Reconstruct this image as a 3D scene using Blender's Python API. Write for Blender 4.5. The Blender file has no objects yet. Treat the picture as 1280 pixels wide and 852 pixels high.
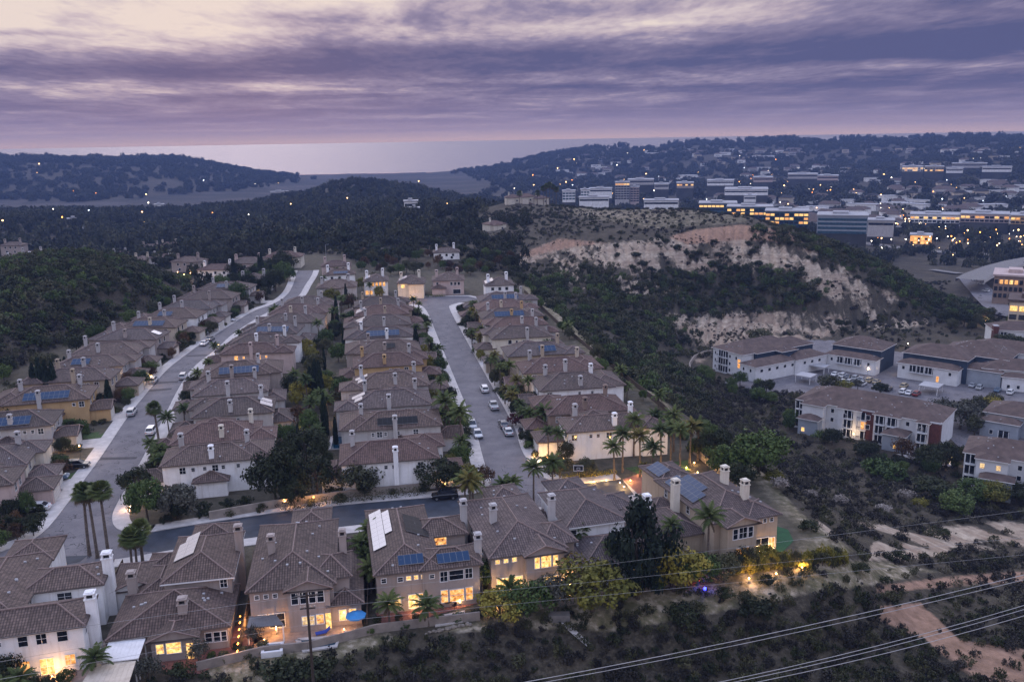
import bpy, math, random
import numpy as np
from mathutils import Vector, Matrix
from mathutils.geometry import tessellate_polygon
R = math.radians
SC = bpy.context.scene
COL = SC.collection

# ---------------------------------------------------------------- camera
F = 1100.0; W0 = 1280.0; H0 = 852.0; CX = 640.0; CY = 426.0
PITCH = math.atan(254 / F); ROLL = R(1.0); CH = 62.0
cp, sp = math.cos(PITCH), math.sin(PITCH)
FWD = np.array([0, cp, -sp]); UP0 = np.array([0, sp, cp]); RT0 = np.array([1., 0, 0])
RT = math.cos(ROLL) * RT0 - math.sin(ROLL) * UP0
UP = math.sin(ROLL) * RT0 + math.cos(ROLL) * UP0
cam = bpy.data.objects.new('camera', bpy.data.cameras.new('camera'))
COL.objects.link(cam)
cam.matrix_world = Matrix(((RT[0], UP[0], -FWD[0], 0), (RT[1], UP[1], -FWD[1], 0), (RT[2], UP[2], -FWD[2], CH), (0, 0, 0, 1)))
cam.data.sensor_width = 36; cam.data.sensor_fit = 'HORIZONTAL'; cam.data.lens = 36 * F / W0
cam.data.clip_start = 0.5; cam.data.clip_end = 90000
SC.camera = cam

# ---------------------------------------------------------------- sky and light
SUN_DIR = (-0.25, 0.80, 0.55)
wd = bpy.data.worlds.new('World'); SC.world = wd; wd.use_nodes = True
wt = wd.node_tree; wt.nodes.clear()
def N(t, ty, **k):
    n = t.nodes.new(ty)
    for a, b in k.items(): setattr(n, a, b)
    return n
def L(t, a, b): t.links.new(a, b)
def MATH(t, op, a, b=None, c=None, clamp=False):
    n = N(t, 'ShaderNodeMath', operation=op, use_clamp=clamp)
    for i, v in enumerate((a, b, c)):
        if v is None: continue
        if isinstance(v, (int, float)): n.inputs[i].default_value = v
        else: L(t, v, n.inputs[i])
    return n.outputs[0]
def RAMP(t, fac, stops, interp='LINEAR'):
    n = N(t, 'ShaderNodeValToRGB'); n.color_ramp.interpolation = interp
    e = n.color_ramp.elements
    while len(e) > 1: e.remove(e[0])
    e[0].position = stops[0][0]; e[0].color = (*stops[0][1], 1) if len(stops[0][1]) == 3 else stops[0][1]
    for p, c in stops[1:]:
        x = e.new(p); x.color = (*c, 1) if len(c) == 3 else c
    if fac is not None: L(t, fac, n.inputs[0])
    return n.outputs[0]
def MIX(t, fac, a, b, mode='MIX'):
    n = N(t, 'ShaderNodeMix', data_type='RGBA', blend_type=mode)
    for s, v in ((n.inputs[0], fac), (n.inputs[6], a), (n.inputs[7], b)):
        if isinstance(v, (int, float)): s.default_value = v
        elif isinstance(v, tuple): s.default_value = (*v, 1) if len(v) == 3 else v
        else: L(t, v, s)
    return n.outputs[2]
def NOISE(t, vec, scale, detail=5, rough=.55, dist=0):
    n = N(t, 'ShaderNodeTexNoise'); n.inputs['Scale'].default_value = scale
    n.inputs['Detail'].default_value = detail; n.inputs['Roughness'].default_value = rough
    n.inputs['Distortion'].default_value = dist
    if vec is not None: L(t, vec, n.inputs['Vector'])
    return n.outputs['Fac']
def MAPPING(t, vec, scale=(1, 1, 1), loc=(0, 0, 0), rot=(0, 0, 0)):
    n = N(t, 'ShaderNodeMapping'); n.inputs['Scale'].default_value = scale
    n.inputs['Location'].default_value = loc; n.inputs['Rotation'].default_value = rot
    L(t, vec, n.inputs['Vector']); return n.outputs[0]
def s2l(c):
    return tuple(((v / 255) / 12.92 if v / 255 <= .04045 else (((v / 255) + .055) / 1.055) ** 2.4) for v in c)

tc = N(wt, 'ShaderNodeTexCoord').outputs['Generated']
sx = N(wt, 'ShaderNodeSeparateXYZ'); L(wt, tc, sx.inputs[0])
X, Y, Z = sx.outputs
el = MATH(wt, 'ARCSINE', Z)                                   # elevation in radians
eld = MATH(wt, 'MULTIPLY', el, 180 / math.pi)
# cloud deck: directions thrown on to a high flat layer so that streaks shorten towards the horizon
zc = MATH(wt, 'ADD', MATH(wt, 'MAXIMUM', Z, 0.0), 0.035)
u = MATH(wt, 'DIVIDE', X, zc); v = MATH(wt, 'DIVIDE', Y, zc)
cb = N(wt, 'ShaderNodeCombineXYZ'); L(wt, u, cb.inputs[0]); L(wt, v, cb.inputs[1])
uv = cb.outputs[0]
m1 = MAPPING(wt, uv, (0.20, 0.42, 1), (3.1, 0.4, 0), (0, 0, R(-7)))
n1 = NOISE(wt, m1, 1.1, 4, .5, .5)
m2 = MAPPING(wt, uv, (.85, .50, 1), (7.7, 3.4, 0), (0, 0, R(24)))
n2 = NOISE(wt, m2, 1.1, 6, .52, 1.0)
m3 = MAPPING(wt, uv, (3.6, 1.5, 1), (1.7, 9.4, 0), (0, 0, R(36)))
n3 = NOISE(wt, m3, 2.6, 6, .6, .3)
dens = MATH(wt, 'ADD', MATH(wt, 'MULTIPLY', n1, .46), MATH(wt, 'ADD', MATH(wt, 'MULTIPLY', n2, .38), MATH(wt, 'MULTIPLY', n3, .16)))
# broad bands by elevation: pale veil on top, a dark bank at 6-9 degrees, mauve below
band = RAMP(wt, MATH(wt, 'DIVIDE', eld, 10.0), [(0.0, (.50,) * 3), (.12, (.54,) * 3), (.26, (.60,) * 3), (.345, (.46,) * 3), (.42, (.80,) * 3), (.50, (.66,) * 3), (.58, (.42,) * 3), (.66, (.22,) * 3), (.80, (.22,) * 3), (1, (.12,) * 3)])
# veil rides higher to the right of the view
xs = MATH(wt, 'MULTIPLY', MATH(wt, 'ADD', X, .05), MATH(wt, 'MULTIPLY', MATH(wt, 'MINIMUM', eld, 7.0), .085))
rr = MATH(wt, 'ADD', MATH(wt, 'ADD', band, xs), MATH(wt, 'MULTIPLY', MATH(wt, 'SUBTRACT', dens, .5), 2.5))
cloudcol = RAMP(wt, rr, [(0.0, s2l((238, 222, 214))), (.14, s2l((218, 203, 206))), (.30, s2l((184, 170, 186))), (.44, s2l((146, 138, 168))), (.62, s2l((118, 114, 150))), (.85, s2l((90, 95, 138)))])
low = RAMP(wt, MATH(wt, 'DIVIDE', eld, 12.0), [(0.0, s2l((222, 190, 188))), (.05, s2l((188, 166, 180))), (.10, s2l((152, 140, 170))), (.32, s2l((130, 122, 158))), (.6, s2l((134, 126, 164))), (1, s2l((134, 126, 164)))])
lf = RAMP(wt, MATH(wt, 'DIVIDE', eld, 12.0), [(0.0, (1,) * 3), (.10, (.65,) * 3), (.26, (0,) * 3)])
vis = MIX(wt, lf, cloudcol, low)
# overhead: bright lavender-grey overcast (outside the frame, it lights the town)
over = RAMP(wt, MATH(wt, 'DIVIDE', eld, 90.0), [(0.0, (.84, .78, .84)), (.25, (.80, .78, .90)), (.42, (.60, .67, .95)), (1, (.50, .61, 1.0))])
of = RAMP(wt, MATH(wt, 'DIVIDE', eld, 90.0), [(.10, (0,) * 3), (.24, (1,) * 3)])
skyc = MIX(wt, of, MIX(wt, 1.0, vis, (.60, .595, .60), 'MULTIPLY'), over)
nish = N(wt, 'ShaderNodeTexSky', sky_type='NISHITA', sun_disc=False)
nish.sun_elevation = R(4); nish.sun_rotation = R(-17); nish.air_density = 1.5; nish.dust_density = 2
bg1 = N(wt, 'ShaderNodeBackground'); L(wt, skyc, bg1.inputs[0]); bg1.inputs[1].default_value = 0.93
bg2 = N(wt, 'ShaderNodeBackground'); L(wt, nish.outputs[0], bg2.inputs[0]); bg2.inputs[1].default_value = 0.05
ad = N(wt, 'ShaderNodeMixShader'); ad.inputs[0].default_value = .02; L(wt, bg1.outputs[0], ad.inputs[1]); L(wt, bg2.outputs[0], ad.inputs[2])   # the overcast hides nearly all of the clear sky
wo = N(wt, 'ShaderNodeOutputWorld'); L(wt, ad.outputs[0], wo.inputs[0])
sl = bpy.data.lights.new('sun', 'SUN'); sl.energy = 0.55; sl.angle = R(16); sl.color = (1, .86, .80)
so = bpy.data.objects.new('sun', sl); COL.objects.link(so)
so.rotation_euler = Vector(SUN_DIR).to_track_quat('Z', 'Y').to_euler(); so.location = (0, 300, 300)
SC.view_settings.view_transform = 'Standard'; SC.view_settings.look = 'None'
SC.view_settings.exposure = 0.8; SC.view_settings.gamma = 1
SC.render.engine = 'CYCLES'
SC.cycles.max_bounces = 5; SC.cycles.diffuse_bounces = 2; SC.cycles.glossy_bounces = 2
SC.cycles.volume_bounces = 0; SC.cycles.transparent_max_bounces = 6
SC.cycles.use_denoising = True

# ---------------------------------------------------------------- picture-to-ground helpers (used once, to survey positions)
def ray(px, py):
    d = FWD + RT * (px - CX) / F - UP * (py - CY) / F
    return d / np.linalg.norm(d)
def P(px, py, z=0.0):
    d = ray(px, py); t = (z - CH) / d[2]
    return (float(d[0] * t), float(d[1] * t))
def PR(px, py, r):
    d = ray(px, py); t = r / math.hypot(d[0], d[1])
    return (d[0] * t, d[1] * t, CH + d[2] * t)
def projv(x, y, z):
    zz = y * FWD[1] + (z - CH) * FWD[2]
    a = x * RT[0] + y * RT[1] + (z - CH) * RT[2]
    b = x * UP[0] + y * UP[1] + (z - CH) * UP[2]
    zz = np.maximum(zz, 1e-3)
    return CX + F * a / zz, CY - F * b / zz

# ---------------------------------------------------------------- materials
MATS = {}
def newmat(name):
    m = bpy.data.materials.new(name); m.use_nodes = True
    t = m.node_tree; b = t.nodes['Principled BSDF']
    MATS[name] = m
    return m, t, b
def objco(t): return N(t, 'ShaderNodeTexCoord').outputs['Object']
def geopos(t): return N(t, 'ShaderNodeNewGeometry').outputs['Position']
def bump(t, b, h, strength=.3, dist=.05):
    n = N(t, 'ShaderNodeBump'); n.inputs['Strength'].default_value = strength; n.inputs['Distance'].default_value = dist
    L(t, h, n.inputs['Height']); L(t, n.outputs[0], b.inputs['Normal'])
def simple(name, col, rough=.7, var=.12, scale=.6, metal=0.0, spec=.4, tint=None, bmp=0, bscale=8):
    m, t, b = newmat(name)
    p = geopos(t)
    n = NOISE(t, p, scale, 5, .6)
    lo = tuple(max(0, c * (1 - var * 1.6)) for c in col); hi = tuple(c * (1 + var) for c in col)
    if tint: hi = tint
    c = RAMP(t, n, [(.3, lo), (.7, hi)])
    L(t, c, b.inputs['Base Color'])
    b.inputs['Roughness'].default_value = rough; b.inputs['Metallic'].default_value = metal
    b.inputs['Specular IOR Level'].default_value = spec
    if bmp: bump(t, b, NOISE(t, p, bscale, 4, .6), bmp, .05)
    return m
def emis(name, col, s):
    m, t, b = newmat(name)
    b.inputs['Base Color'].default_value = (*[c * .3 for c in col], 1)
    b.inputs['Emission Color'].default_value = (*col, 1); b.inputs['Emission Strength'].default_value = s
    return m

# ---------------------------------------------------------------- object helpers
def tag(o, label=None, cat=None, group=None, kind=None):
    if label: o['label'] = label
    if cat: o['category'] = cat
    if group: o['group'] = group
    if kind: o['kind'] = kind
    return o
def empty(name, loc=(0, 0, 0), rz=0, label=None, cat=None, group=None):
    o = bpy.data.objects.new(name, None); COL.objects.link(o)
    o.location = loc; o.rotation_euler = (0, 0, rz); o.empty_display_size = .5
    return tag(o, label, cat, group)
class MB:
    def __init__(s): s.v = []; s.f = []; s.m = []; s.uv = []; s.mats = []
    def mi(s, mat):
        if isinstance(mat, str): mat = MATS[mat]
        if mat not in s.mats: s.mats.append(mat)
        return s.mats.index(mat)
    def face(s, pts, mat, uv=None):
        i = len(s.v); s.v += [tuple(p) for p in pts]; s.f.append(tuple(range(i, i + len(pts)))); s.m.append(s.mi(mat))
        s.uv += (uv if uv else [(0, 0)] * len(pts))
    def box(s, x0, x1, y0, y1, z0, z1, mat, bottom=True, top=True):
        if x0 > x1: x0, x1 = x1, x0
        if y0 > y1: y0, y1 = y1, y0
        a, b, c, d = (x0, y0), (x1, y0), (x1, y1), (x0, y1)
        for p, q in ((a, b), (b, c), (c, d), (d, a)):
            s.face([(*p, z0), (*q, z0), (*q, z1), (*p, z1)], mat)
        if top: s.face([(*a, z1), (*b, z1), (*c, z1), (*d, z1)], mat)
        if bottom: s.face([(*d, z0), (*c, z0), (*b, z0), (*a, z0)], mat)
    def prism(s, poly, z0, z1, mat, cap=True):
        n = len(poly)
        ar = sum(poly[i][0] * poly[(i + 1) % n][1] - poly[(i + 1) % n][0] * poly[i][1] for i in range(n))
        if ar < 0: poly = poly[::-1]
        for i in range(n):
            p, q = poly[i], poly[(i + 1) % n]
            s.face([(*p, z0), (*q, z0), (*q, z1), (*p, z1)], mat)
        if cap: s.poly(poly, z1, mat)
    def poly(s, poly, z, mat):
        base = len(s.v); s.v += [(p[0], p[1], z) for p in poly]; k = s.mi(mat)
        for t in tessellate_polygon([[Vector((p[0], p[1], 0)) for p in poly]]):
            a, b, c = t
            A, B, C_ = poly[a], poly[b], poly[c]
            cr = (B[0] - A[0]) * (C_[1] - A[1]) - (B[1] - A[1]) * (C_[0] - A[0])
            if abs(cr) < 1e-9: continue
            if cr < 0: a, c = c, a
            s.f.append((base + a, base + b, base + c)); s.m.append(k)
            s.uv += [(0, 0)] * 3
    def tube(s, pts, rad, mat, n=6, cap=True):
        pts = [Vector(p) for p in pts]
        if not isinstance(rad, (list, tuple)): rad = [rad] * len(pts)
        rings = []; k = s.mi(mat)
        for i, p in enumerate(pts):
            d = (pts[min(i + 1, len(pts) - 1)] - pts[max(i - 1, 0)]).normalized()
            a = d.orthogonal().normalized() if abs(d.z) < .98 else Vector((1, 0, 0))
            a = (a - d * a.dot(d)).normalized(); b = d.cross(a)
            base = len(s.v)
            for j in range(n):
                t = 2 * math.pi * j / n
                s.v.append(tuple(p + (a * math.cos(t) + b * math.sin(t)) * rad[i]))
            rings.append(base)
        for i in range(len(rings) - 1):
            for j in range(n):
                s.f.append((rings[i] + j, rings[i] + (j + 1) % n, rings[i + 1] + (j + 1) % n, rings[i + 1] + j)); s.m.append(k); s.uv += [(0, 0)] * 4
        if cap:
            s.f.append(tuple(rings[-1] + j for j in range(n))); s.m.append(k); s.uv += [(0, 0)] * n
            s.f.append(tuple(rings[0] + j for j in reversed(range(n)))); s.m.append(k); s.uv += [(0, 0)] * n
    def ball(s, c, r, mat, seg=8, rings=5, sq=(1, 1, 1)):
        base = len(s.v); k = s.mi(mat)
        for i in range(rings + 1):
            th = math.pi * i / rings
            for j in range(seg):
                ph = 2 * math.pi * j / seg
                s.v.append((c[0] + r * sq[0] * math.sin(th) * math.cos(ph), c[1] + r * sq[1] * math.sin(th) * math.sin(ph), c[2] + r * sq[2] * math.cos(th)))
        for i in range(rings):
            for j in range(seg):
                a = base + i * seg + j; b = base + i * seg + (j + 1) % seg
                s.f.append((a, a + seg, b + seg, b)); s.m.append(k); s.uv += [(0, 0)] * 4
    def mesh(s, name, smooth=False):
        me = bpy.data.meshes.new(name); me.from_pydata(s.v, [], s.f)
        for m in s.mats: me.materials.append(m)
        if s.m:
            me.polygons.foreach_set('material_index', s.m)
        ul = me.uv_layers.new(name='UVMap')
        ul.data.foreach_set('uv', np.array(s.uv, dtype=np.float32).ravel())
        if smooth: me.polygons.foreach_set('use_smooth', [True] * len(s.f))
        me.update(); return me
    def build(s, name, parent=None, loc=(0, 0, 0), rz=0, smooth=False):
        o = bpy.data.objects.new(name, s.mesh(name, smooth)); COL.objects.link(o)
        o.location = loc; o.rotation_euler = (0, 0, rz)
        if parent is not None: o.parent = parent
        return o
def inst(name, me, parent=None, loc=(0, 0, 0), rz=0, sc=1):
    o = bpy.data.objects.new(name, me); COL.objects.link(o)
    o.location = loc; o.rotation_euler = (0, 0, rz)
    o.scale = (sc, sc, sc) if isinstance(sc, (int, float)) else sc
    if parent is not None: o.parent = parent
    return o
def copy_tree(o, parent=None, depth=0):
    c = o.copy(); COL.objects.link(c)
    if parent is not None: c.parent = parent
    for ch in KIDS.get(o.name, ()) or [k for k in bpy.data.objects if k.parent == o]:
        copy_tree(ch, c, depth + 1)
    return c
KIDS = {}

# ---------------------------------------------------------------- terrain
def inpoly(x, y, poly):
    x = np.asarray(x, float); y = np.asarray(y, float)
    ins = np.zeros(x.shape, bool); n = len(poly)
    for i in range(n):
        x0, y0 = poly[i]; x1, y1 = poly[(i + 1) % n]
        if y0 == y1: continue
        c = ((y0 > y) != (y1 > y)) & (x < (x1 - x0) * (y - y0) / (y1 - y0) + x0)
        ins ^= c
    return ins
def segdist(x, y, poly, closed=True):
    x = np.asarray(x, float); y = np.asarray(y, float)
    best = np.full(x.shape, 1e9); n = len(poly)
    for i in range(n if closed else n - 1):
        ax, ay = poly[i]; bx, by = poly[(i + 1) % n]
        dx, dy = bx - ax, by - ay; l2 = dx * dx + dy * dy + 1e-9
        t = np.clip(((x - ax) * dx + (y - ay) * dy) / l2, 0, 1)
        best = np.minimum(best, np.hypot(x - ax - t * dx, y - ay - t * dy))
    return best
def sdist(x, y, poly):
    d = segdist(x, y, poly); return np.where(inpoly(x, y, poly), -d, d)
def sm(a, b, x):
    t = np.clip((x - a) / (b - a), 0, 1); return t * t * (3 - 2 * t)
# (px, py, range) surveyed crests and feet, or (px, None, range, z)
CT = []
def zc_(px, rows):
    for r, z in rows: CT.append((px, None, r, z))
def pc_(px, rows):
    for r, py in rows: CT.append((px, py, r, None))
for px in (-350, -150):
    zc_(px, [(50, 0), (100, 0), (160, 0), (220, -3), (300, 2), (430, 12), (520, -12), (700, -22), (1100, -42), (1500, -58), (2200, -61), (2500, -50), (3200, 26), (3900, -50), (4400, -66), (4600, -68)])
zc_(0, [(50, 0), (90, 0), (160, 0), (225, -2), (255, -3)]); pc_(0, [(330, 385), (415, 326)]); zc_(0, [(510, -14), (600, -18)]); pc_(0, [(1150, 278), (1500, 268)]); zc_(0, [(1600, -58), (2250, -61)]); pc_(0, [(2500, 240), (3200, 199)]); zc_(0, [(3900, -50), (4600, -68)])
zc_(60, [(255, -3)]); pc_(60, [(330, 380), (420, 319)]); zc_(60, [(510, -12)]); pc_(60, [(3200, 197)])
zc_(120, [(250, -2)]); pc_(120, [(335, 372), (425, 318)]); zc_(120, [(500, -8)]); pc_(120, [(3200, 199)])
zc_(170, [(300, -2)]); pc_(170, [(350, 365), (420, 328)]); zc_(170, [(475, -4)]); pc_(170, [(1250, 272), (3200, 199.5)])
zc_(215, [(340, -1)]); pc_(215, [(390, 352)]); zc_(215, [(440, -3), (520, -4), (650, -14), (1150, -38), (1600, -58), (2250, -61)]); pc_(215, [(3200, 198)]); zc_(215, [(3900, -55), (4600, -68)])
zc_(270, [(400, 0), (540, -3), (2250, -61)]); pc_(270, [(1250, 262), (3250, 204)]); zc_(270, [(3900, -60), (4600, -68)])
pc_(320, [(3300, 216)]); zc_(320, [(100, 0), (400, 0), (540, -2), (620, -5), (1600, -56), (2200, -62), (3450, -64), (3800, -67), (4600, -68)]); pc_(320, [(1250, 258)])
pc_(360, [(1400, 247)]); zc_(360, [(1900, -60), (2600, -63), (3450, -64), (3800,-67)])
for px, py in ((395, 240), (430, 226), (480, 230), (520, 240)): pc_(px, [(1450, py)])
zc_(440, [(350, 0), (440, 2), (560, -2), (800, -12), (1200, -26), (1750, -56), (2600, -63), (3450, -64), (3800,-67)])
zc_(540, [(350, 0), (420, 2), (550, 2), (700, 0), (1000, -8)]); pc_(540, [(1250, 252)]); zc_(540, [(1700, -56), (2600, -63), (3600, -60), (3450, -66), (4600, -68)])
pc_(600, [(640, 283), (800, 262)]); zc_(600, [(380, 0), (450, 2), (1100, -40), (1700, -56), (2800, -58)]); pc_(600, [(3600, 209)]); zc_(600, [(4200, -69)])
zc_(640, [(330, 0), (365, 0), (430, 2), (520, 4)]); pc_(640, [(720, 250)]); zc_(640, [(950, -30), (1500, -56), (2300, -58)]); pc_(640, [(3700, 204)]); zc_(640, [(4300, -60), (6500, -75)])
pc_(700, [(470, 322), (520, 292), (560, 275), (700, 256)]); zc_(700, [(250, -6), (330, -8), (400, -6), (950, -30), (1500, -56), (2100, -58)]); pc_(700, [(3300, 194)]); zc_(700, [(4400, -20), (6500, -75)])
pc_(760, [(360, 400), (430, 330), (470, 303), (520, 284), (640, 262)]); zc_(760, [(230, -8), (290, -12), (850, -30), (1400, -54), (2000, -56)]); pc_(760, [(2600, 222), (3300, 187)]); zc_(760, [(4400, 0)])
zc_(820, [(190, -4), (240, -12), (300, -17), (350, -20)]); pc_(820, [(440, 348), (465, 304), (490, 290), (620, 263)]); zc_(820, [(850, -30)])
zc_(880, [(150, -1), (200, -12), (250, -18), (310, -22), (370, -26)]); pc_(880, [(437, 390), (455, 345), (474, 304), (505, 284), (590, 267), (640, 263)]); zc_(880, [(900, -32), (1500, -54), (2000, -54)]); pc_(880, [(2600, 215), (3300, 181)]); zc_(880, [(4400, 0)])
pc_(940, [(435, 385), (455, 340), (476, 300), (500, 282), (560, 272)]); zc_(940, [(170, -9), (220, -20), (380, -27), (720, -35)])
zc_(1000, [(130, -4), (170, -10), (215, -20), (250, -26.5), (395, -27)]); pc_(1000, [(430, 388), (452, 340), (472, 305), (495, 289)]); zc_(1000, [(620, -30), (800, -44), (1400, -54), (2000, -50)]); pc_(1000, [(2700, 210), (3300, 176)]); zc_(1000, [(4400, 10)])
zc_(1060, [(410, -27)]); pc_(1060, [(440, 380), (470, 335), (500, 311)])
zc_(1120, [(110, -10), (150, -10), (180, -17), (215, -24), (400, -27), (450, -27)]); pc_(1120, [(470, 365), (500, 337)]); zc_(1120, [(600, -38), (1000, -50), (1500, -54), (2000, -45)]); pc_(1120, [(2700, 205), (3300, 176)]); zc_(1120, [(4400, 20)])
zc_(1190, [(450, -27), (510, -27), (600, -42)]); pc_(1190, [(490, 372)])
zc_(1280, [(80, -9), (115, -10), (150, -13), (185, -22), (215, -27), (420, -28), (510, -35), (700, -42), (1000, -50), (1300, -54)]); pc_(1280, [(1700, 243), (2100, 215), (2600, 190), (3200, 173)]); zc_(1280, [(4400, 20)])
for px in (1430, 1650):
    zc_(px, [(50, -6), (90, -8), (150, -14), (220, -27), (420, -28), (700, -42), (1300, -54), (2000, -25), (3200, 32), (4400, 20), (6500, -60)])
for px, z in ((-150, -2), (300, -14), (420, -14), (640, -14), (850, -12), (1050, -12)): zc_(px, [(55, z)])
zc_(390, [(80, -7)]); zc_(640, [(80, -8.5), (92, -6.5)]); zc_(520, [(85, -6.5)]); zc_(780, [(90, -8), (105, -5)]); zc_(900, [(95, -8), (115, -4)]); zc_(1050, [(100, -9)])
pts = []
for px, py, r, z in CT:
    if z is None: x, y, z = PR(px, py, r)
    else:
        # azimuth of that column at that depth
        yy = 426.0
        for _ in range(6):
            x, y, zz = PR(px, yy, r)
            yy += (zz - z) / r * F * .9
        x, y, zz = PR(px, yy, r)
    pts.append((math.atan2(x, y) * 2.2, math.log(r), z))
pts = np.array(pts)
_rng = np.random.RandomState(4)
def kern(d): return d
_D = np.hypot(pts[:, None, 0] - pts[None, :, 0], pts[:, None, 1] - pts[None, :, 1])
_n = len(pts)
_A = np.zeros((_n + 3, _n + 3)); _A[:_n, :_n] = kern(_D) - np.eye(_n) * .004
_A[:_n, _n] = 1; _A[:_n, _n + 1:] = pts[:, :2]; _A[_n, :_n] = 1; _A[_n + 1:, :_n] = pts[:, :2].T
_w = np.linalg.solve(_A, np.concatenate([pts[:, 2], [0, 0, 0]]))
def vnoise(x, y, seed=0):
    xi = np.floor(x).astype(np.int64); yi = np.floor(y).astype(np.int64)
    fx = x - xi; fy = y - yi; fx = fx * fx * (3 - 2 * fx); fy = fy * fy * (3 - 2 * fy)
    def h(a, b):
        n = (a * 374761393 + b * 668265263 + seed * 1442695041) & 0xffffffff
        n = ((n ^ (n >> 13)) * 1274126177) & 0xffffffff
        return ((n ^ (n >> 16)) & 0xffff) / 65535.0
    return (h(xi, yi) * (1 - fx) + h(xi + 1, yi) * fx) * (1 - fy) + (h(xi, yi + 1) * (1 - fx) + h(xi + 1, yi + 1) * fx) * fy
def fbm(x, y, sc, oc=4, seed=0):
    s = 0; a = 1; t = 0
    for i in range(oc):
        s = s + a * (vnoise(x / sc * 2 ** i, y / sc * 2 ** i, seed + i) - .5); t += a; a *= .5
    return s / t * 2
def pz(l, z=0.0): return [P(a, b, z) for a, b in l]
FLAT0 = [(-150, 40), (-70, 82)] + pz([(150, 846), (240, 832), (330, 815), (470, 787), (560, 778), (640, 764), (760, 742), (840, 724), (930, 708), (985, 700), (1020, 672), (960, 610), (900, 560), (850, 522), (790, 480), (735, 440), (700, 405), (668, 372), (632, 350), (600, 338), (540, 336), (470, 330), (400, 318), (300, 322), (290, 345), (215, 385), (160, 402), (100, 425), (30, 462), (-60, 500)]) + [(-190, 200), (-200, 40)]
FLAT1 = pz([(868, 462), (888, 438), (945, 414), (1010, 420), (1060, 412), (1130, 402), (1180, 398), (1290, 388), (1500, 385), (1500, 620), (1280, 612), (1195, 595), (1170, 575), (1090, 580), (1000, 548), (960, 505)], -27.0)
def zraw(x, y):
    r = np.hypot(x, y); az = np.arctan2(x, y) * 2.2; lr = np.log(np.maximum(r, 1))
    z = np.full(x.shape, _w[_n]) + _w[_n + 1] * az + _w[_n + 2] * lr
    for i in range(_n):
        z = z + _w[i] * np.hypot(az - pts[i, 0], lr - pts[i, 1])
    z = z + fbm(x, y, 45, 4, 3) * np.clip((r - 60) / 150, .2, 1.0) * 1.3
    z = z + fbm(x, y, 260, 4, 9) * np.clip((r - 500) / 900, 0, 1) * 9 * sm(-58, -45, z)
    d0 = sdist(x, y, FLAT0); z = z * sm(0, 16, d0)
    d1 = sdist(x, y, FLAT1); z = -27 + (z + 27) * sm(0, 22, d1)
    return z
NA, NR = 560, 640
AZ0, AZ1 = R(-52), R(52); LR0, LR1 = math.log(45.0), math.log(6500.0)
azs = np.linspace(AZ0, AZ1, NA); lrs = np.linspace(LR0, LR1, NR)
GA, GR = np.meshgrid(azs, lrs, indexing='ij'); GRR = np.exp(GR)
TX = GRR * np.sin(GA); TY = GRR * np.cos(GA)
TZ = zraw(TX, TY)
# eroded gullies on the bare bluff
PX, PY = projv(TX, TY, TZ)
CLIFF = [(640, 322), (700, 296), (760, 302), (820, 306), (870, 292), (930, 282), (985, 293), (1020, 318), (1075, 340), (1140, 378), (1165, 400), (1100, 418), (980, 412), (860, 440), (835, 430), (850, 395), (760, 372), (700, 350)]
cm = inpoly(PX, PY, CLIFF) & (GRR > 330) & (GRR < 620)
cmf = sm(14, -6, sdist(PX, PY, CLIFF)) * ((GRR > 330) & (GRR < 620))
ridge = np.abs(((GA * 95 + fbm(TX, TY, 30, 3, 21) * .9) % 1.0) - .5) * 2
TZ = TZ + cmf * (ridge * 3.2 - 1.6 + fbm(TX, TY, 12, 3, 5) * 1.6)
def zat(x, y):
    r = math.hypot(x, y); a = (math.atan2(x, y) - AZ0) / (AZ1 - AZ0) * (NA - 1); l = (math.log(max(r, 46)) - LR0) / (LR1 - LR0) * (NR - 1)
    a = min(max(a, 0), NA - 1.001); l = min(max(l, 0), NR - 1.001)
    i, j = int(a), int(l); fa, fl = a - i, l - j
    return float((TZ[i, j] * (1 - fa) + TZ[i + 1, j] * fa) * (1 - fl) + (TZ[i, j + 1] * (1 - fa) + TZ[i + 1, j + 1] * fa) * fl)
def G(px, py, r0=50.0, r1=6000.0):
    d = ray(px, py); h = math.hypot(d[0], d[1]); r = r0; prev = r0
    while r < r1:
        t = r / h; z = CH + d[2] * t
        if z < zat(d[0] * t, d[1] * t):
            lo, hi = prev, r
            for _ in range(12):
                m = (lo + hi) / 2; t = m / h
                if CH + d[2] * t < zat(d[0] * t, d[1] * t): hi = m
                else: lo = m
            t = hi / h; x, y = d[0] * t, d[1] * t
            return (float(x), float(y), zat(x, y))
        prev = r; r *= 1.006
    t = prev / h
    return (float(d[0] * t), float(d[1] * t), zat(d[0] * t, d[1] * t))
def pmask(poly, soft=4, rr=(0, 1e9)):
    return sm(soft, -soft, sdist(PX, PY, poly)) * ((GRR > rr[0]) & (GRR < rr[1]))
PX, PY = projv(TX, TY, TZ)
big = fbm(TX, TY, 30, 4, 31); fine = fbm(TX, TY, 6, 3, 41)
HR = (330, 620)
sand = pmask([(690, 302), (760, 303), (870, 292), (985, 293), (1005, 336), (900, 344), (830, 340), (760, 334), (712, 322)], 6, HR) * np.clip(.72 + big * .6 + fine * .9, 0, 1)
sand = np.maximum(sand, pmask([(985, 295), (1075, 342), (1140, 380), (1165, 402), (1100, 402), (1040, 375), (1000, 345)], 7, HR) * np.clip(.62 + big * .8 + fine * .9, 0, 1))
sand = np.maximum(sand, pmask([(640, 322), (700, 298), (715, 306), (680, 322), (650, 336)], 4, HR) * np.clip(.6 + fine, 0, 1))
sand = np.maximum(sand, pmask([(735, 335), (800, 340), (850, 352), (855, 372), (770, 372), (735, 355)], 8, HR) * np.clip(.42 + big * .6 + fine, 0, 1))
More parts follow.
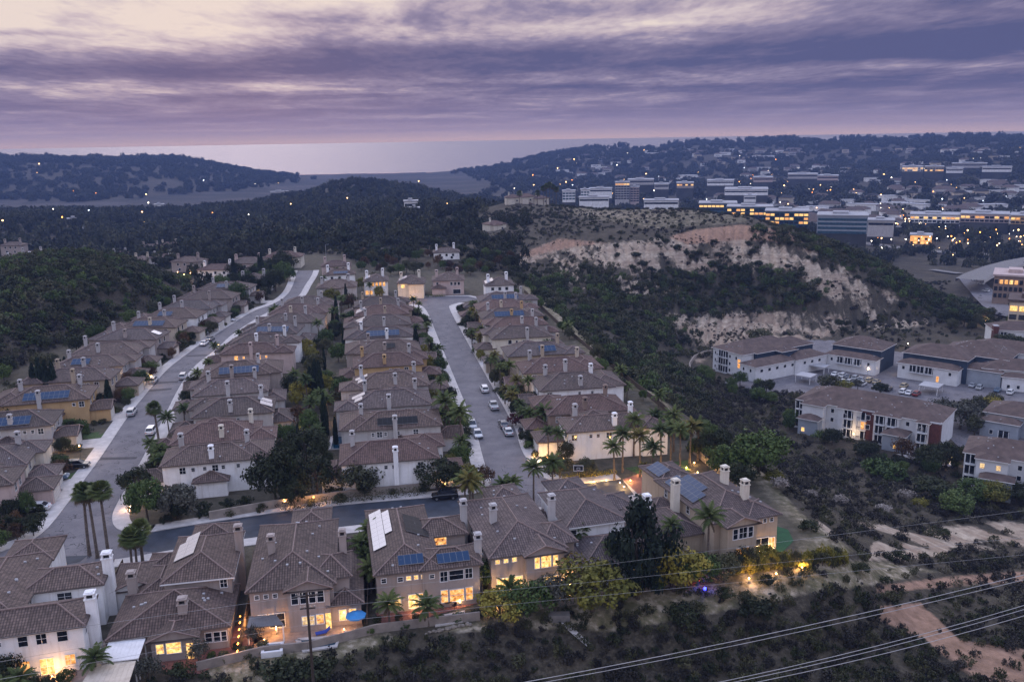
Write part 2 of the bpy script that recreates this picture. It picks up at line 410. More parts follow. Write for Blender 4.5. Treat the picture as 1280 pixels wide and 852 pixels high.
sand = np.maximum(sand, pmask([(680, 312), (740, 330), (740, 370), (700, 352)], 10, HR) * np.clip(.38 + fine, 0, 1))
sand = np.maximum(sand, pmask([(830, 392), (1170, 388), (1175, 402), (1130, 410), (1060, 418), (1000, 428), (940, 420), (870, 455)], 8, (300, 520)) * np.clip(.55 + big + fine, 0, 1))
sand = np.maximum(sand, pmask([(1095, 672), (1180, 655), (1290, 650), (1290, 688), (1200, 690), (1130, 700), (1080, 700)], 6, (110, 260)) * np.clip(.75 + fine * 1.2 + big * .4, 0, 1))
sand = np.maximum(sand, pmask([(1000, 640), (1040, 650), (1180, 640), (1180, 662), (1090, 680), (1040, 672)], 8, (110, 260)) * np.clip(.3 + fine * 1.2 + big, 0, 1))
sand = np.maximum(sand, pmask([(700, 262), (790, 263), (850, 272), (790, 276), (720, 270)], 3, (520, 800)) * .35)
orange = pmask([(835, 296), (870, 287), (925, 281), (985, 288), (1005, 303), (930, 299), (860, 305)], 4, (400, 600)) * 1.0
orange = np.maximum(orange, pmask([(640, 320), (700, 297), (770, 304), (720, 309), (660, 322)], 4, (400, 600)) * .7)
orange = np.maximum(orange, pmask([(1095, 758), (1150, 752), (1200, 800), (1290, 812), (1290, 856), (1215, 856), (1160, 800), (1100, 775)], 5, (60, 200)) * np.clip(.85 + fine * .8, 0, 1))
orange = np.maximum(orange, pmask([(1100, 730), (1200, 718), (1290, 712), (1290, 728), (1200, 733), (1090, 742)], 5, (60, 220)) * .7)
grassm = pmask([(240, 835), (470, 792), (760, 748), (960, 700), (1100, 700), (1180, 715), (1000, 745), (760, 790), (560, 790), (400, 830), (300, 860)], 8, (60, 240)) * np.clip(.75 + big * .7 + fine * .7, 0, 1)
grassm = np.maximum(grassm, pmask([(930, 560), (1000, 640), (1070, 690), (1000, 700), (985, 650), (900, 560)], 6, (100, 240)) * .8)
grassm = np.maximum(grassm, pmask([(650, 350), (700, 390), (800, 470), (870, 540), (850, 545), (760, 470), (660, 385)], 6, (140, 400)) * .8)
grassm = np.maximum(grassm, pmask([(700, 256), (960, 262), (930, 280), (820, 288), (720, 272)], 4, (500, 800)) * .45)
flatm = sm(3, -3, sdist(TX, TY, FLAT0))
lag = sm(-55, -58.5, TZ) * (GRR > 1500) * sm(.02, -.03, GA + .02)
def terrain():
    me = bpy.data.meshes.new('ground')
    v = np.stack([TX.ravel(), TY.ravel(), TZ.ravel()], 1).astype(np.float32)
    idx = np.arange(NA * NR).reshape(NA, NR)
    q = np.stack([idx[:-1, :-1], idx[:-1, 1:], idx[1:, 1:], idx[1:, :-1]], -1).reshape(-1, 4)
    q = q[:, ::-1]
    q = q[(v[q][:, :, 1] <= 3500).all(1)]
    me.vertices.add(len(v)); me.vertices.foreach_set('co', v.ravel())
    me.loops.add(q.size); me.loops.foreach_set('vertex_index', q.ravel().astype(np.int32))
    me.polygons.add(len(q)); me.polygons.foreach_set('loop_start', np.arange(0, q.size, 4, dtype=np.int32))
    me.update(calc_edges=True)
    me.polygons.foreach_set('use_smooth', [True] * len(q))
    a = me.color_attributes.new('zone', 'FLOAT_COLOR', 'POINT')
    z = np.stack([sand, orange, grassm, np.clip(flatm + lag * 0, 0, 1)], -1).reshape(-1, 4).astype(np.float32)
    a.data.foreach_set('color', z.ravel())
    a = me.attributes.new('lagoon', 'FLOAT', 'POINT'); a.data.foreach_set('value', lag.ravel().astype(np.float32))
    m, t, b = newmat('ground')
    at = N(t, 'ShaderNodeAttribute', attribute_name='zone'); sp_ = N(t, 'ShaderNodeSeparateColor'); L(t, at.outputs['Color'], sp_.inputs[0])
    la = N(t, 'ShaderNodeAttribute', attribute_name='lagoon').outputs['Fac']
    p = geopos(t)
    nf = NOISE(t, p, 1.6, 6, .65); nb = NOISE(t, p, .12, 5, .6); nm = NOISE(t, p, .5, 6, .65)
    soil = RAMP(t, nb, [(.3, (.024, .021, .016)), (.5, (.044, .037, .027)), (.7, (.075, .063, .045))])
    soil = MIX(t, RAMP(t, nf, [(.45, (0,) * 3), (.7, (.55,) * 3)]), soil, (.135, .115, .085))
    grs = RAMP(t, nm, [(.3, (.065, .062, .034)), (.43, (.12, .108, .060)), (.52, (.19, .16, .105)), (.64, (.38, .325, .25))])
    snd = RAMP(t, nm, [(.22, (.14, .11, .08)), (.42, (.29, .235, .18)), (.6, (.43, .355, .275)), (.78, (.53, .455, .37))])
    strata = NOISE(t, MAPPING(t, p, (.03, .03, .9)), 1.0, 5, .65)
    snd = MIX(t, RAMP(t, strata, [(.42, (0,) * 3), (.6, (.75,) * 3)]), snd, (.235, .165, .12))
    org = RAMP(t, nm, [(.3, (.17, .105, .07)), (.7, (.36, .225, .16))])
    pad = RAMP(t, nm, [(.3, (.05, .045, .032)), (.7, (.11, .095, .07))])
    def thr(f, n, k=.5): return MATH(t, 'MULTIPLY', MATH(t, 'SUBTRACT', MATH(t, 'ADD', f, MATH(t, 'MULTIPLY', n, k)), k * .5 + .32), 3.2, clamp=True)
    c = MIX(t, thr(sp_.outputs[2], nm), soil, grs)
    c = MIX(t, thr(sp_.outputs[0], nm, .9), c, snd)
    c = MIX(t, thr(sp_.outputs[1], nm), c, org)
    c = MIX(t, at.outputs['Alpha'], c, pad)
    lc = RAMP(t, NOISE(t, MAPPING(t, p, (1, 3, 1)), .004, 6, .6), [(.35, (.022, .023, .020)), (.5, (.042, .038, .034)), (.62, (.075, .065, .06)), (.7, (.03, .028, .024))])
    c = MIX(t, la, c, lc)
    L(t, c, b.inputs['Base Color']); b.inputs['Roughness'].default_value = .95; b.inputs['Specular IOR Level'].default_value = .15
    bump(t, b, nf, .6, .4)
    me.materials.append(m)
    o = bpy.data.objects.new('ground', me); COL.objects.link(o); tag(o, kind='structure')
terrain()
# sea to the horizon
m, t, b = newmat('sea_water')
p = geopos(t)
b.inputs['Base Color'].default_value = (.175, .13, .125, 1); b.inputs['Metallic'].default_value = .75; b.inputs['Roughness'].default_value = .42; b.inputs['IOR'].default_value = 1.5
b.inputs['Specular IOR Level'].default_value = .9
bump(t, b, NOISE(t, MAPPING(t, p, (.35, 1, 1)), .03, 6, .6), .3, 3)
mb = MB(); mb.face([(-40000, 3512, -65), (40000, 3512, -65), (40000, 44000, -65), (-40000, 44000, -65)], 'sea_water'); tag(mb.build('sea'), kind='structure')
# air
m = bpy.data.materials.new('haze'); m.use_nodes = True; t = m.node_tree; t.nodes.clear()
pv = N(t, 'ShaderNodeVolumePrincipled'); pv.inputs['Density'].default_value = HAZE_D = 0.00015
pv.inputs['Color'].default_value = (.20, .30, .62, 1); pv.inputs['Anisotropy'].default_value = 0.0
L(t, pv.outputs[0], N(t, 'ShaderNodeOutputMaterial').inputs['Volume'])
MATS['haze'] = m
mb = MB(); mb.box(-3800, 3800, -300, 3510, -90, 96, 'haze'); o = mb.build('haze'); tag(o, 'thin blue evening haze filling the air over the valley', 'haze', kind='stuff')

# ---------------------------------------------------------------- surface materials
simple('asphalt', (.118, .108, .112), .9, .16, .35, bmp=.3, bscale=20)
m, t, b = MATS['asphalt'], MATS['asphalt'].node_tree, MATS['asphalt'].node_tree.nodes['Principled BSDF']
p = geopos(t)
vo = N(t, 'ShaderNodeTexVoronoi', feature='DISTANCE_TO_EDGE'); vo.inputs['Scale'].default_value = .16
dp = N(t, 'ShaderNodeVectorMath', operation='ADD'); L(t, p, dp.inputs[0])
nz = N(t, 'ShaderNodeTexNoise'); nz.inputs['Scale'].default_value = .5; L(t, p, nz.inputs['Vector'])
sc_ = N(t, 'ShaderNodeVectorMath', operation='SCALE'); sc_.inputs[3].default_value = 5; L(t, nz.outputs['Color'], sc_.inputs[0]); L(t, sc_.outputs[0], dp.inputs[1]); L(t, dp.outputs[0], vo.inputs['Vector'])
crk = RAMP(t, vo.outputs['Distance'], [(.0, (1,) * 3), (.007, (1,) * 3), (.012, (0,) * 3)])
gate = RAMP(t, NOISE(t, p, .05, 2), [(.44, (0,) * 3), (.52, (.9,) * 3)])
base = RAMP(t, NOISE(t, p, .25, 6, .65), [(.3, (.100, .094, .104)), (.5, (.136, .127, .138)), (.72, (.178, .168, .176))])
fine_ = RAMP(t, NOISE(t, p, 9, 3, .7), [(.3, (.75,) * 3), (.7, (1.2,) * 3)])
base = MIX(t, 1.0, base, fine_, 'MULTIPLY')
L(t, MIX(t, MATH(t, 'MULTIPLY', crk, gate), base, (.022, .022, .026)), b.inputs['Base Color'])
simple('asphalt_new', (.030, .037, .052), .8, .22, .5, bmp=.2, bscale=20)
simple('asphalt_patch', (.055, .052, .058), .9, .2, 1.2)
simple('concrete', (.46, .43, .415), .9, .14, .8, bmp=.2)
simple('concrete_dark', (.17, .16, .155), .9, .2, .8)
simple('paver_red', (.20, .085, .07), .85, .2, 2.5)
simple('paver_tan', (.30, .22, .18), .85, .2, 1.5)
simple('mulch', (.035, .028, .02), .95, .4, 2.5)
simple('lawn', (.045, .085, .022), .95, .35, 2.0)
simple('turf_green', (.018, .075, .030), .95, .15, 1.0)
def stucco(name, col):
    m = simple(name, col, .9, .09, .35, bmp=.12, bscale=14); t = m.node_tree; b = t.nodes['Principled BSDF']
    src = b.inputs['Base Color'].links[0].from_socket; p = geopos(t)       # rain streaks and grime with a shape of their own
    k = RAMP(t, NOISE(t, MAPPING(t, p, (1.6, 1.6, .16)), 1.0, 5, .6), [(.30, (.80, .78, .75)), (.50, (1,) * 3)])
    L(t, MIX(t, 1.0, src, k, 'MULTIPLY'), b.inputs['Base Color']); return m
stucco('stucco_white', (.78, .78, .80)); stucco('stucco_grey', (.42, .405, .41)); stucco('stucco_beige', (.50, .43, .35))
stucco('stucco_tan', (.40, .325, .25)); stucco('stucco_ochre', (.46, .31, .16)); stucco('stucco_pink', (.47, .37, .35))
stucco('stucco_taupe', (.33, .28, .26)); stucco('stucco_brown', (.24, .175, .145)); stucco('stucco_cream', (.62, .57, .49))
simple('siding_white', (.58, .59, .62), .8, .08, .5); simple('siding_navy', (.022, .040, .075), .7, .15, .5); simple('siding_slate', (.26, .29, .34), .8, .1, .5); simple('brick_red', (.10, .035, .030), .9, .25, 2)
simple('trim_white', (.72, .72, .74), .6, .05, 1); simple('garage_door', (.55, .52, .48), .6, .06, 1); simple('door_brown', (.10, .055, .035), .5, .2, 2)
simple('metal_dark', (.03, .03, .034), .45, .1, 1, metal=.6); simple('metal_grey', (.35, .36, .38), .4, .1, 1, metal=.7)
simple('wood_fence', (.10, .07, .05), .9, .3, 1.5); simple('wood_pole', (.045, .034, .028), .9, .3, 2)
simple('garden_wall', (.25, .215, .19), .9, .18, .8, bmp=.2); simple('canvas_grey', (.16, .155, .16), .9, .1, 1); simple('canvas_blue', (.04, .22, .50), .8, .1, 1); simple('canvas_white', (.62, .61, .62), .8, .08, .8)
simple('cushion_blue', (.02, .06, .35), .8, .1, 1); simple('plastic_white', (.7, .7, .72), .4, .05, 1); simple('tyre', (.012, .012, .013), .8, .1, 3)
simple('rock', (.22, .19, .16), .95, .3, 2)
def roofmat(name, lo, hi, uvs=1.0):
    m, t, b = newmat(name)
    uvn = N(t, 'ShaderNodeUVMap').outputs[0]
    s = N(t, 'ShaderNodeSeparateXYZ'); L(t, uvn, s.inputs[0])
    uu = MATH(t, 'DIVIDE', s.outputs[0], .34 * uvs); vv = MATH(t, 'DIVIDE', s.outputs[1], .42 * uvs)
    cell = N(t, 'ShaderNodeCombineXYZ'); L(t, MATH(t, 'FLOOR', uu), cell.inputs[0]); L(t, MATH(t, 'FLOOR', vv), cell.inputs[1])
    wn = N(t, 'ShaderNodeTexWhiteNoise'); wn.noise_dimensions = '2D'; L(t, cell.outputs[0], wn.inputs['Vector'])
    fu = MATH(t, 'FRACT', uu); fv = MATH(t, 'FRACT', vv)
    barrel = MATH(t, 'SINE', MATH(t, 'MULTIPLY', fu, math.pi))
    h = MATH(t, 'ADD', MATH(t, 'MULTIPLY', barrel, .10), MATH(t, 'MULTIPLY', MATH(t, 'SUBTRACT', 1.0, fv), .06))
    big_ = NOISE(t, geopos(t), .22, 5, .6)
    k = MATH(t, 'ADD', MATH(t, 'MULTIPLY', wn.outputs['Value'], .38), MATH(t, 'MULTIPLY', big_, .62))
    c = RAMP(t, k, [(.2, lo), (.75, hi)])
    # colour darkens at the lower lip of each course and in the pan between barrels
    j = MATH(t, 'MULTIPLY', RAMP(t, fv, [(0, (.25,) * 3), (.25, (1,) * 3)]), RAMP(t, barrel, [(.0, (.20,) * 3), (.6, (1,) * 3)]))
    oi = N(t, 'ShaderNodeObjectInfo').outputs['Random']
    c = MIX(t, 1.0, c, RAMP(t, oi, [(0, (.64, .63, .67)), (.35, (.96, .85, .80)), (.7, (.78, .78, .82)), (1, (1.1, 1.0, .96))]), 'MULTIPLY')
    L(t, MIX(t, 1.0, c, j, 'MULTIPLY'), b.inputs['Base Color'])
    b.inputs['Roughness'].default_value = .75; b.inputs['Specular IOR Level'].default_value = .35
    bump(t, b, h, .8, 1.0)
roofmat('roof_tile', (.060, .044, .038), (.160, .120, .106))
roofmat('roof_tile_red', (.072, .041, .036), (.180, .112, .098))
roofmat('roof_tile_grey', (.062, .049, .048), (.155, .125, .122))
simple('roof_shingle', (.095, .066, .058), .9, .25, .5, bmp=.4, bscale=6)
simple('roof_flat', (.33, .33, .35), .8, .12, .2)
simple('ridge_cap', (.20, .145, .13), .8, .2, 2)
simple('fascia', (.12, .095, .085), .7, .2, 1)
def glassy(name, col, rough=.08, spec=.6, met=0.0):
    m, t, b = newmat(name); p = geopos(t)
    c = RAMP(t, NOISE(t, p, .9, 3), [(.35, tuple(c * .6 for c in col)), (.7, tuple(c * 1.5 for c in col))])
    L(t, c, b.inputs['Base Color']); b.inputs['Roughness'].default_value = rough; b.inputs['Specular IOR Level'].default_value = spec; b.inputs['Metallic'].default_value = met
    return m
glassy('glass_dark', (.012, .016, .024)); glassy('glass_blue', (.03, .07, .10), .12, .7)
def lit(name, hot, cool, s):
    m, t, b = newmat(name); p = geopos(t)
    n = NOISE(t, p, 2.2, 5, .7)
    c = RAMP(t, n, [(.34, cool), (.5, hot), (.66, (1, .74, .36))])
    b.inputs['Base Color'].default_value = (.05, .04, .03, 1); b.inputs['Roughness'].default_value = .2
    L(t, c, b.inputs['Emission Color']); b.inputs['Emission Strength'].default_value = s
lit('window_lit', (1, .40, .09), (.12, .03, .006), .72); lit('window_lit_bright', (1, .55, .16), (.26, .085, .015), .95); lit('window_lit_dim', (.62, .40, .20), (.18, .10, .05), .8)
m, t, b = newmat('solar_blue')
uvn = N(t, 'ShaderNodeUVMap').outputs[0]
s = N(t, 'ShaderNodeSeparateXYZ'); L(t, uvn, s.inputs[0])
gu = MATH(t, 'FRACT', s.outputs[0]); gv = MATH(t, 'FRACT', s.outputs[1])
def edge(x, w): return MATH(t, 'MAXIMUM', MATH(t, 'LESS_THAN', x, w), MATH(t, 'GREATER_THAN', x, 1 - w))
L(t, MIX(t, MATH(t, 'MAXIMUM', edge(gu, .035), edge(gv, .025)), (.020, .046, .10), (.12, .14, .17)), b.inputs['Base Color'])
b.inputs['Roughness'].default_value = .45; b.inputs['Specular IOR Level'].default_value = .08
m, t, b = newmat('solar_black')
uvn = N(t, 'ShaderNodeUVMap').outputs[0]
s = N(t, 'ShaderNodeSeparateXYZ'); L(t, uvn, s.inputs[0])
gu = MATH(t, 'FRACT', s.outputs[0]); gv = MATH(t, 'FRACT', s.outputs[1])
L(t, MIX(t, MATH(t, 'MAXIMUM', edge(gu, .03), edge(gv, .02)), (.004, .005, .007), (.03, .03, .035)), b.inputs['Base Color'])
b.inputs['Roughness'].default_value = .3; b.inputs['Specular IOR Level'].default_value = .12
m, t, b = newmat('solar_silver')      # mirror-like anodised panels that throw the pale sky back
uvn = N(t, 'ShaderNodeUVMap').outputs[0]
s = N(t, 'ShaderNodeSeparateXYZ'); L(t, uvn, s.inputs[0])
gu = MATH(t, 'FRACT', s.outputs[0]); gv = MATH(t, 'FRACT', s.outputs[1])
L(t, MIX(t, MATH(t, 'MAXIMUM', edge(gu, .02), edge(gv, .015)), (.56, .56, .60), (.24, .24, .27)), b.inputs['Base Color'])
b.inputs['Roughness'].default_value = .22; b.inputs['Metallic'].default_value = .75
m, t, b = newmat('pool_water'); b.inputs['Base Color'].default_value = (.01, .05, .09, 1); b.inputs['Roughness'].default_value = .05; bump(t, b, NOISE(t, geopos(t), 2, 3), .2, .05)
emis('lamp_warm', (1, .55, .20), 9); emis('lamp_white', (1, .86, .66), 9); emis('lamp_cool', (.75, .85, 1), 7); emis('lamp_blue', (.02, .03, 1), 9); emis('lamp_red', (1, .05, .03), 5); emis('lamp_orange', (1, .32, .05), 8)

# foliage
def leafmat(name, stops, rough=.75, scale=.55):
    m, t, b = newmat(name)
    oi = N(t, 'ShaderNodeObjectInfo').outputs['Random']
    p = geopos(t)
    n = NOISE(t, p, scale, 4, .6); n2 = NOISE(t, p, 5.0, 2, .6)
    k = MATH(t, 'ADD', MATH(t, 'ADD', MATH(t, 'MULTIPLY', n, .55), MATH(t, 'MULTIPLY', n2, .35)), MATH(t, 'MULTIPLY', MATH(t, 'SUBTRACT', oi, .35), .22))
    L(t, RAMP(t, k, stops), b.inputs['Base Color']); b.inputs['Roughness'].default_value = rough; b.inputs['Specular IOR Level'].default_value = .25
    return m
DK = .74
def stp(a, b_, c): return [(q, tuple(x * DK for x in w)) for q, w in ((.28, a), (.5, b_), (.72, c))]
leafmat('leaf_dark', stp((.012, .018, .007), (.028, .037, .013), (.060, .070, .024)))
leafmat('leaf_green', stp((.030, .054, .015), (.070, .112, .026), (.145, .19, .048)))
leafmat('leaf_yellow', stp((.075, .085, .016), (.21, .19, .030), (.42, .33, .055)))
leafmat('leaf_olive', stp((.030, .035, .016), (.070, .072, .032), (.13, .125, .064)))
leafmat('leaf_grey', stp((.038, .040, .030), (.080, .082, .062), (.15, .145, .12)))
leafmat('leaf_rust', stp((.040, .022, .012), (.095, .050, .022), (.17, .095, .04)))
leafmat('leaf_red', stp((.030, .008, .012), (.085, .016, .024), (.16, .035, .045)))
leafmat('leaf_brush', stp((.013, .012, .011), (.033, .030, .026), (.076, .067, .056)), scale=.15)
leafmat('leaf_brush_pale', stp((.07, .064, .042), (.15, .135, .09), (.28, .25, .18)), scale=.3)
leafmat('leaf_pine', stp((.006, .014, .009), (.014, .028, .016), (.03, .048, .024)))
leafmat('leaf_plume', stp((.16, .14, .12), (.34, .30, .27), (.55, .50, .46)))
leafmat('leaf_woods', stp((.015, .019, .010), (.034, .038, .019), (.072, .070, .036)), scale=.02)
leafmat('frond', stp((.034, .056, .016), (.082, .110, .028), (.18, .20, .055)))
leafmat('frond_gold', stp((.07, .065, .016), (.17, .145, .03), (.30, .24, .06)))
leafmat('frond_dead', stp((.05, .035, .02), (.11, .08, .045), (.17, .13, .08)))
simple('bark', (.075, .058, .046), .95, .35, 3); simple('palm_bark', (.12, .095, .078), .95, .35, 4); simple('bark_pale', (.24, .21, .18), .9, .25, 3)
rnd = random.Random(11)
def leaves(mb, cs, r, n, size, mat, rg, flat=.75, up=.25):
    k = mb.mi(mat)
    for i in range(n):
        # point in a ball, pushed outwards
        while True:
            a, b_, c = rg.uniform(-1, 1), rg.uniform(-1, 1), rg.uniform(-1, 1)
            l = math.sqrt(a * a + b_ * b_ + c * c)
            if 0.05 < l < 1: break
        q = l ** .45 / l
        px, py, pz_ = cs[0] + a * q * r, cs[1] + b_ * q * r, cs[2] + c * q * r * flat
        nx, ny, nz_ = a / l + rg.uniform(-.7, .7), b_ / l + rg.uniform(-.7, .7), c / l + up + rg.uniform(-.6, .6)
        nn = Vector((nx, ny, nz_)); nn.normalize()
        t1 = nn.orthogonal(); t1.normalize(); t2 = nn.cross(t1)
        an = rg.uniform(0, 6.28); ca, sa = math.cos(an), math.sin(an)
        w = size * rg.uniform(.6, 1.3); hh = w * rg.uniform(.5, .9)
        u1 = (t1 * ca + t2 * sa) * w * .5; v1 = (t2 * ca - t1 * sa) * hh * .5
        base = len(mb.v); o = Vector((px, py, pz_))
        for q_ in (o - u1, o - v1 * .9, o + u1, o + v1): mb.v.append(tuple(q_))
        mb.f.append((base, base + 1, base + 2, base + 3)); mb.m.append(k); mb.uv += [(0, 0)] * 4
def crown_mesh(name, mat, seed, R_=1.0, h=1.0, clumps=60, per=34, size=.11, cr=.27, hollow=.55, base=.0, shape='round'):
    rg = random.Random(seed); mb = MB()
    for i in range(clumps):
        th = rg.uniform(0, 6.283)
        if shape == 'round':
            ph = math.acos(rg.uniform(-.75, 1)); q = rg.uniform(hollow, 1) ** .6
            lob = 1 + .22 * math.sin(th * 2 + seed) + .14 * math.sin(th * 5 + seed * 2)
            c = (math.sin(ph) * math.cos(th) * R_ * .8 * q * lob, math.sin(ph) * math.sin(th) * R_ * .8 * q * lob, h * .5 + math.cos(ph) * h * .44 * q)
            r_ = cr * rg.uniform(.6, 1.25) * R_
        elif shape == 'column':
            z = rg.uniform(.02, 1); w = (1 - z) ** .55 * (.55 + .45 * min(1, z * 6))
            c = (math.cos(th) * R_ * .72 * w, math.sin(th) * R_ * .72 * w, z * h); r_ = cr * R_ * (.5 + .5 * w)
        elif shape == 'pine':
            z = rg.uniform(0, 1); w = (.45 + .65 * math.sin(min(1, z * 1.15) * math.pi)) * (1 + .35 * math.sin(th * 3 + z * 9)) * rg.uniform(.3, 1)
            c = (math.cos(th) * R_ * .85 * w, math.sin(th) * R_ * .85 * w, z * h); r_ = cr * R_ * rg.uniform(.6, 1)
        elif shape == 'weep':
            q = rg.uniform(.2, 1); c = (math.cos(th) * R_ * .8 * q, math.sin(th) * R_ * .8 * q, h * (.85 - .55 * q * rg.uniform(.2, 1.5))); r_ = cr * R_
        leaves(mb, c, r_, per, size, mat, rg, flat=(.75 if shape != 'column' else 1.5))
    return mb.mesh(name)
CROWN = {}
def cm_(key, *a, **k): CROWN[key] = crown_mesh('crown', *a, **k)
for i in range(2):
    cm_(('dark', i), 'leaf_dark', 10 + i, clumps=74, per=44, size=.105)
    cm_(('green', i), 'leaf_green', 20 + i, clumps=70, per=42, size=.11)
    cm_(('yellow', i), 'leaf_yellow', 30 + i, clumps=64, per=40, size=.11)
    cm_(('olive', i), 'leaf_olive', 40 + i, clumps=64, per=40, size=.11, hollow=.3)
    cm_(('rust', i), 'leaf_rust', 50 + i, clumps=54, per=32, size=.11, hollow=.3)
    cm_(('bush', i), 'leaf_olive', 60 + i, clumps=34, per=30, size=.17, cr=.33)
    cm_(('bushd', i), 'leaf_dark', 70 + i, clumps=34, per=30, size=.17, cr=.33)
    cm_(('bushg', i), 'leaf_green', 75 + i, clumps=34, per=30, size=.17, cr=.33)
cm_(('grey', 0), 'leaf_grey', 81, clumps=50, per=26, size=.11, hollow=.2); cm_(('grey', 1), 'leaf_grey', 82, clumps=50, per=26, size=.11, hollow=.2)
cm_(('red', 0), 'leaf_red', 83, clumps=40, per=34, size=.15)
cm_(('cypress', 0), 'leaf_pine', 84, clumps=90, per=30, size=.22, cr=.42, shape='column')
cm_(('pine', 0), 'leaf_pine', 85, clumps=78, per=46, size=.10, cr=.24, shape='pine')
cm_(('weep', 0), 'leaf_grey', 86, clumps=70, per=34, size=.12, cr=.2, shape='weep')
cm_(('plume', 0), 'leaf_plume', 87, clumps=26, per=22, size=.18, cr=.3, shape='weep')
cm_(('bushy', 0), 'leaf_yellow', 88, clumps=30, per=30, size=.17, cr=.33)
def trunk_mesh(seed, h=1.0, spread=.35, r=.05, mat='bark', limbs=4, bare=False):
    rg = random.Random(seed); mb = MB()
    mid = (rg.uniform(-.04, .04), rg.uniform(-.04, .04), h * .45)
    mb.tube([(0, 0, -.03), (mid[0] * .5, mid[1] * .5, h * .22), mid], [r * 1.25, r, r * .8], mat, 7)
    for i in range(limbs):
        th = 6.283 * i / limbs + rg.uniform(-.4, .4); s_ = spread * rg.uniform(.6, 1.1)
        e = (math.cos(th) * s_, math.sin(th) * s_, h * rg.uniform(.75, 1))
        mb.tube([mid, ((mid[0] + e[0]) * .55, (mid[1] + e[1]) * .55, h * .68), e], [r * .7, r * .45, r * .15], mat, 5)
        for j in range(2 if bare else 1):
            f_ = (e[0] + rg.uniform(-.15, .15), e[1] + rg.uniform(-.15, .15), e[2] + rg.uniform(.05, .2))
            mb.tube([((mid[0] + e[0]) * .55, (mid[1] + e[1]) * .55, h * .68), f_], [r * .3, r * .08], mat, 4)
    return mb.mesh('trunk')
TRUNK = [trunk_mesh(3), trunk_mesh(5, limbs=5), trunk_mesh(7, limbs=6, bare=True)]
def frond(mb, o, az, el0, ln, droop, w, mat, rg, seg=6, leaflets=17, stiff=0.0):
    # a feather frond: midrib arching down with leaflets hanging on both sides
    pts = []; p_ = Vector(o); a = el0
    for i in range(seg + 1):
        pts.append(p_.copy())
        st = ln / seg
        p_ = p_ + Vector((math.cos(az) * math.cos(a), math.sin(az) * math.cos(a), math.sin(a))) * st
        a -= droop / seg * (0.6 + i * .35)
    k = mb.mi(mat); side = Vector((-math.sin(az), math.cos(az), 0))
    for j in range(leaflets):
        f_ = .12 + .88 * j / (leaflets - 1) * .98; x = f_ * seg; i = min(int(x), seg - 1); q = pts[i].lerp(pts[i + 1], x - i)
        d = (pts[i + 1] - pts[i]).normalized()
        ww = w * math.sin(math.pi * min(1, f_ * .82 + .16)) ** .7 * rg.uniform(.8, 1.1)
        for sg in (-1, 1):
            tip = q + side * sg * ww * .8 + d * ww * .5 - Vector((0, 0, ww * (.55 - stiff)))
            b0 = q - d * ln * .042; b1 = q + d * ln * .042
            base = len(mb.v)
            for z in (b0, b1, tip): mb.v.append(tuple(z))
            mb.f.append((base, base + 1, base + 2)); mb.m.append(k); mb.uv += [(0, 0)] * 3
def palm_crown(kind, seed):
    rg = random.Random(seed); mb = MB()
    if kind == 'fan':
        for i in range(46):
            az = i * 2.399 + rg.uniform(-.2, .2); e_ = R(80) - i / 46 * R(125); ln = rg.uniform(1.0, 1.35)
            st = Vector((math.cos(az) * math.cos(e_), math.sin(az) * math.cos(e_), math.sin(e_)))
            tip = st * ln * .62; k = mb.mi('frond' if i < 38 else 'frond_dead')
            sd = st.cross(Vector((0, 0, 1))); sd = sd.normalized() if sd.length > .05 else Vector((1, 0, 0)); upv = sd.cross(st)
            mb.tube([(0, 0, 0), tuple(tip)], [.025, .018], 'frond', 3, cap=False)
            for j in range(13):
                a = R(-105 + 210 * j / 12); d = (st * math.cos(a) + sd * math.sin(a)).normalized()
                e2 = tip + d * ln * .62 * rg.uniform(.85, 1.05) - Vector((0, 0, .16 * ln)) + upv * .02
                pr = d.cross(upv).normalized() * .07
                base = len(mb.v)
                for z in (tip, tip + d * ln * .35 + pr, e2, tip + d * ln * .35 - pr): mb.v.append(tuple(z))
                mb.f.append((base, base + 1, base + 2, base + 3)); mb.m.append(k); mb.uv += [(0, 0)] * 4
        for i in range(34):
            az = rg.uniform(0, 6.28); z = -rg.uniform(.15, .7); r_ = .5 * (1 + z * .45)
            o = Vector((math.cos(az) * r_, math.sin(az) * r_, z)); sd = Vector((-math.sin(az), math.cos(az), 0)) * .12
            base = len(mb.v); k = mb.mi('frond_dead')
            for q in (o - sd, o + sd, o * .7 + Vector((0, 0, -.55 + z * .3))): mb.v.append(tuple(q))
            mb.f.append((base, base + 1, base + 2)); mb.m.append(k); mb.uv += [(0, 0)] * 3
    else:
        mt = 'frond' if kind == 'queen' else 'frond_gold'
        n_ = 24
        for i in range(n_):
            az = i * 2.399 + rg.uniform(-.25, .25); e_ = R(78) - (i / n_) * R(80) + rg.uniform(-.1, .1)
            frond(mb, (0, 0, 0), az, e_, rg.uniform(2.3, 3.0), R(58) + rg.uniform(-.15, .3), .72, mt, rg)
        for i in range(3):
            frond(mb, (0, 0, -.1), rg.uniform(0, 6.28), R(-35), 1.9, R(40), .4, 'frond_dead', rg)
    return mb.mesh('crown')
PALM = {k: [palm_crown(k, s_) for s_ in (1, 2)] for k in ('fan', 'queen', 'gold')}
def palm_trunk(seed, lean):
    rg = random.Random(seed); mb = MB()
    pts_ = []; rad = []
    for i in range(9):
        f_ = i / 8; pts_.append((lean * f_ ** 1.6, lean * .3 * f_ ** 2, f_ - .02)); rad.append(.030 - .011 * f_ + (.008 if i == 0 else 0))
    mb.tube(pts_, rad, 'palm_bark', 8); return mb.mesh('trunk')
PTR = [palm_trunk(1, .02), palm_trunk(2, -.035)]

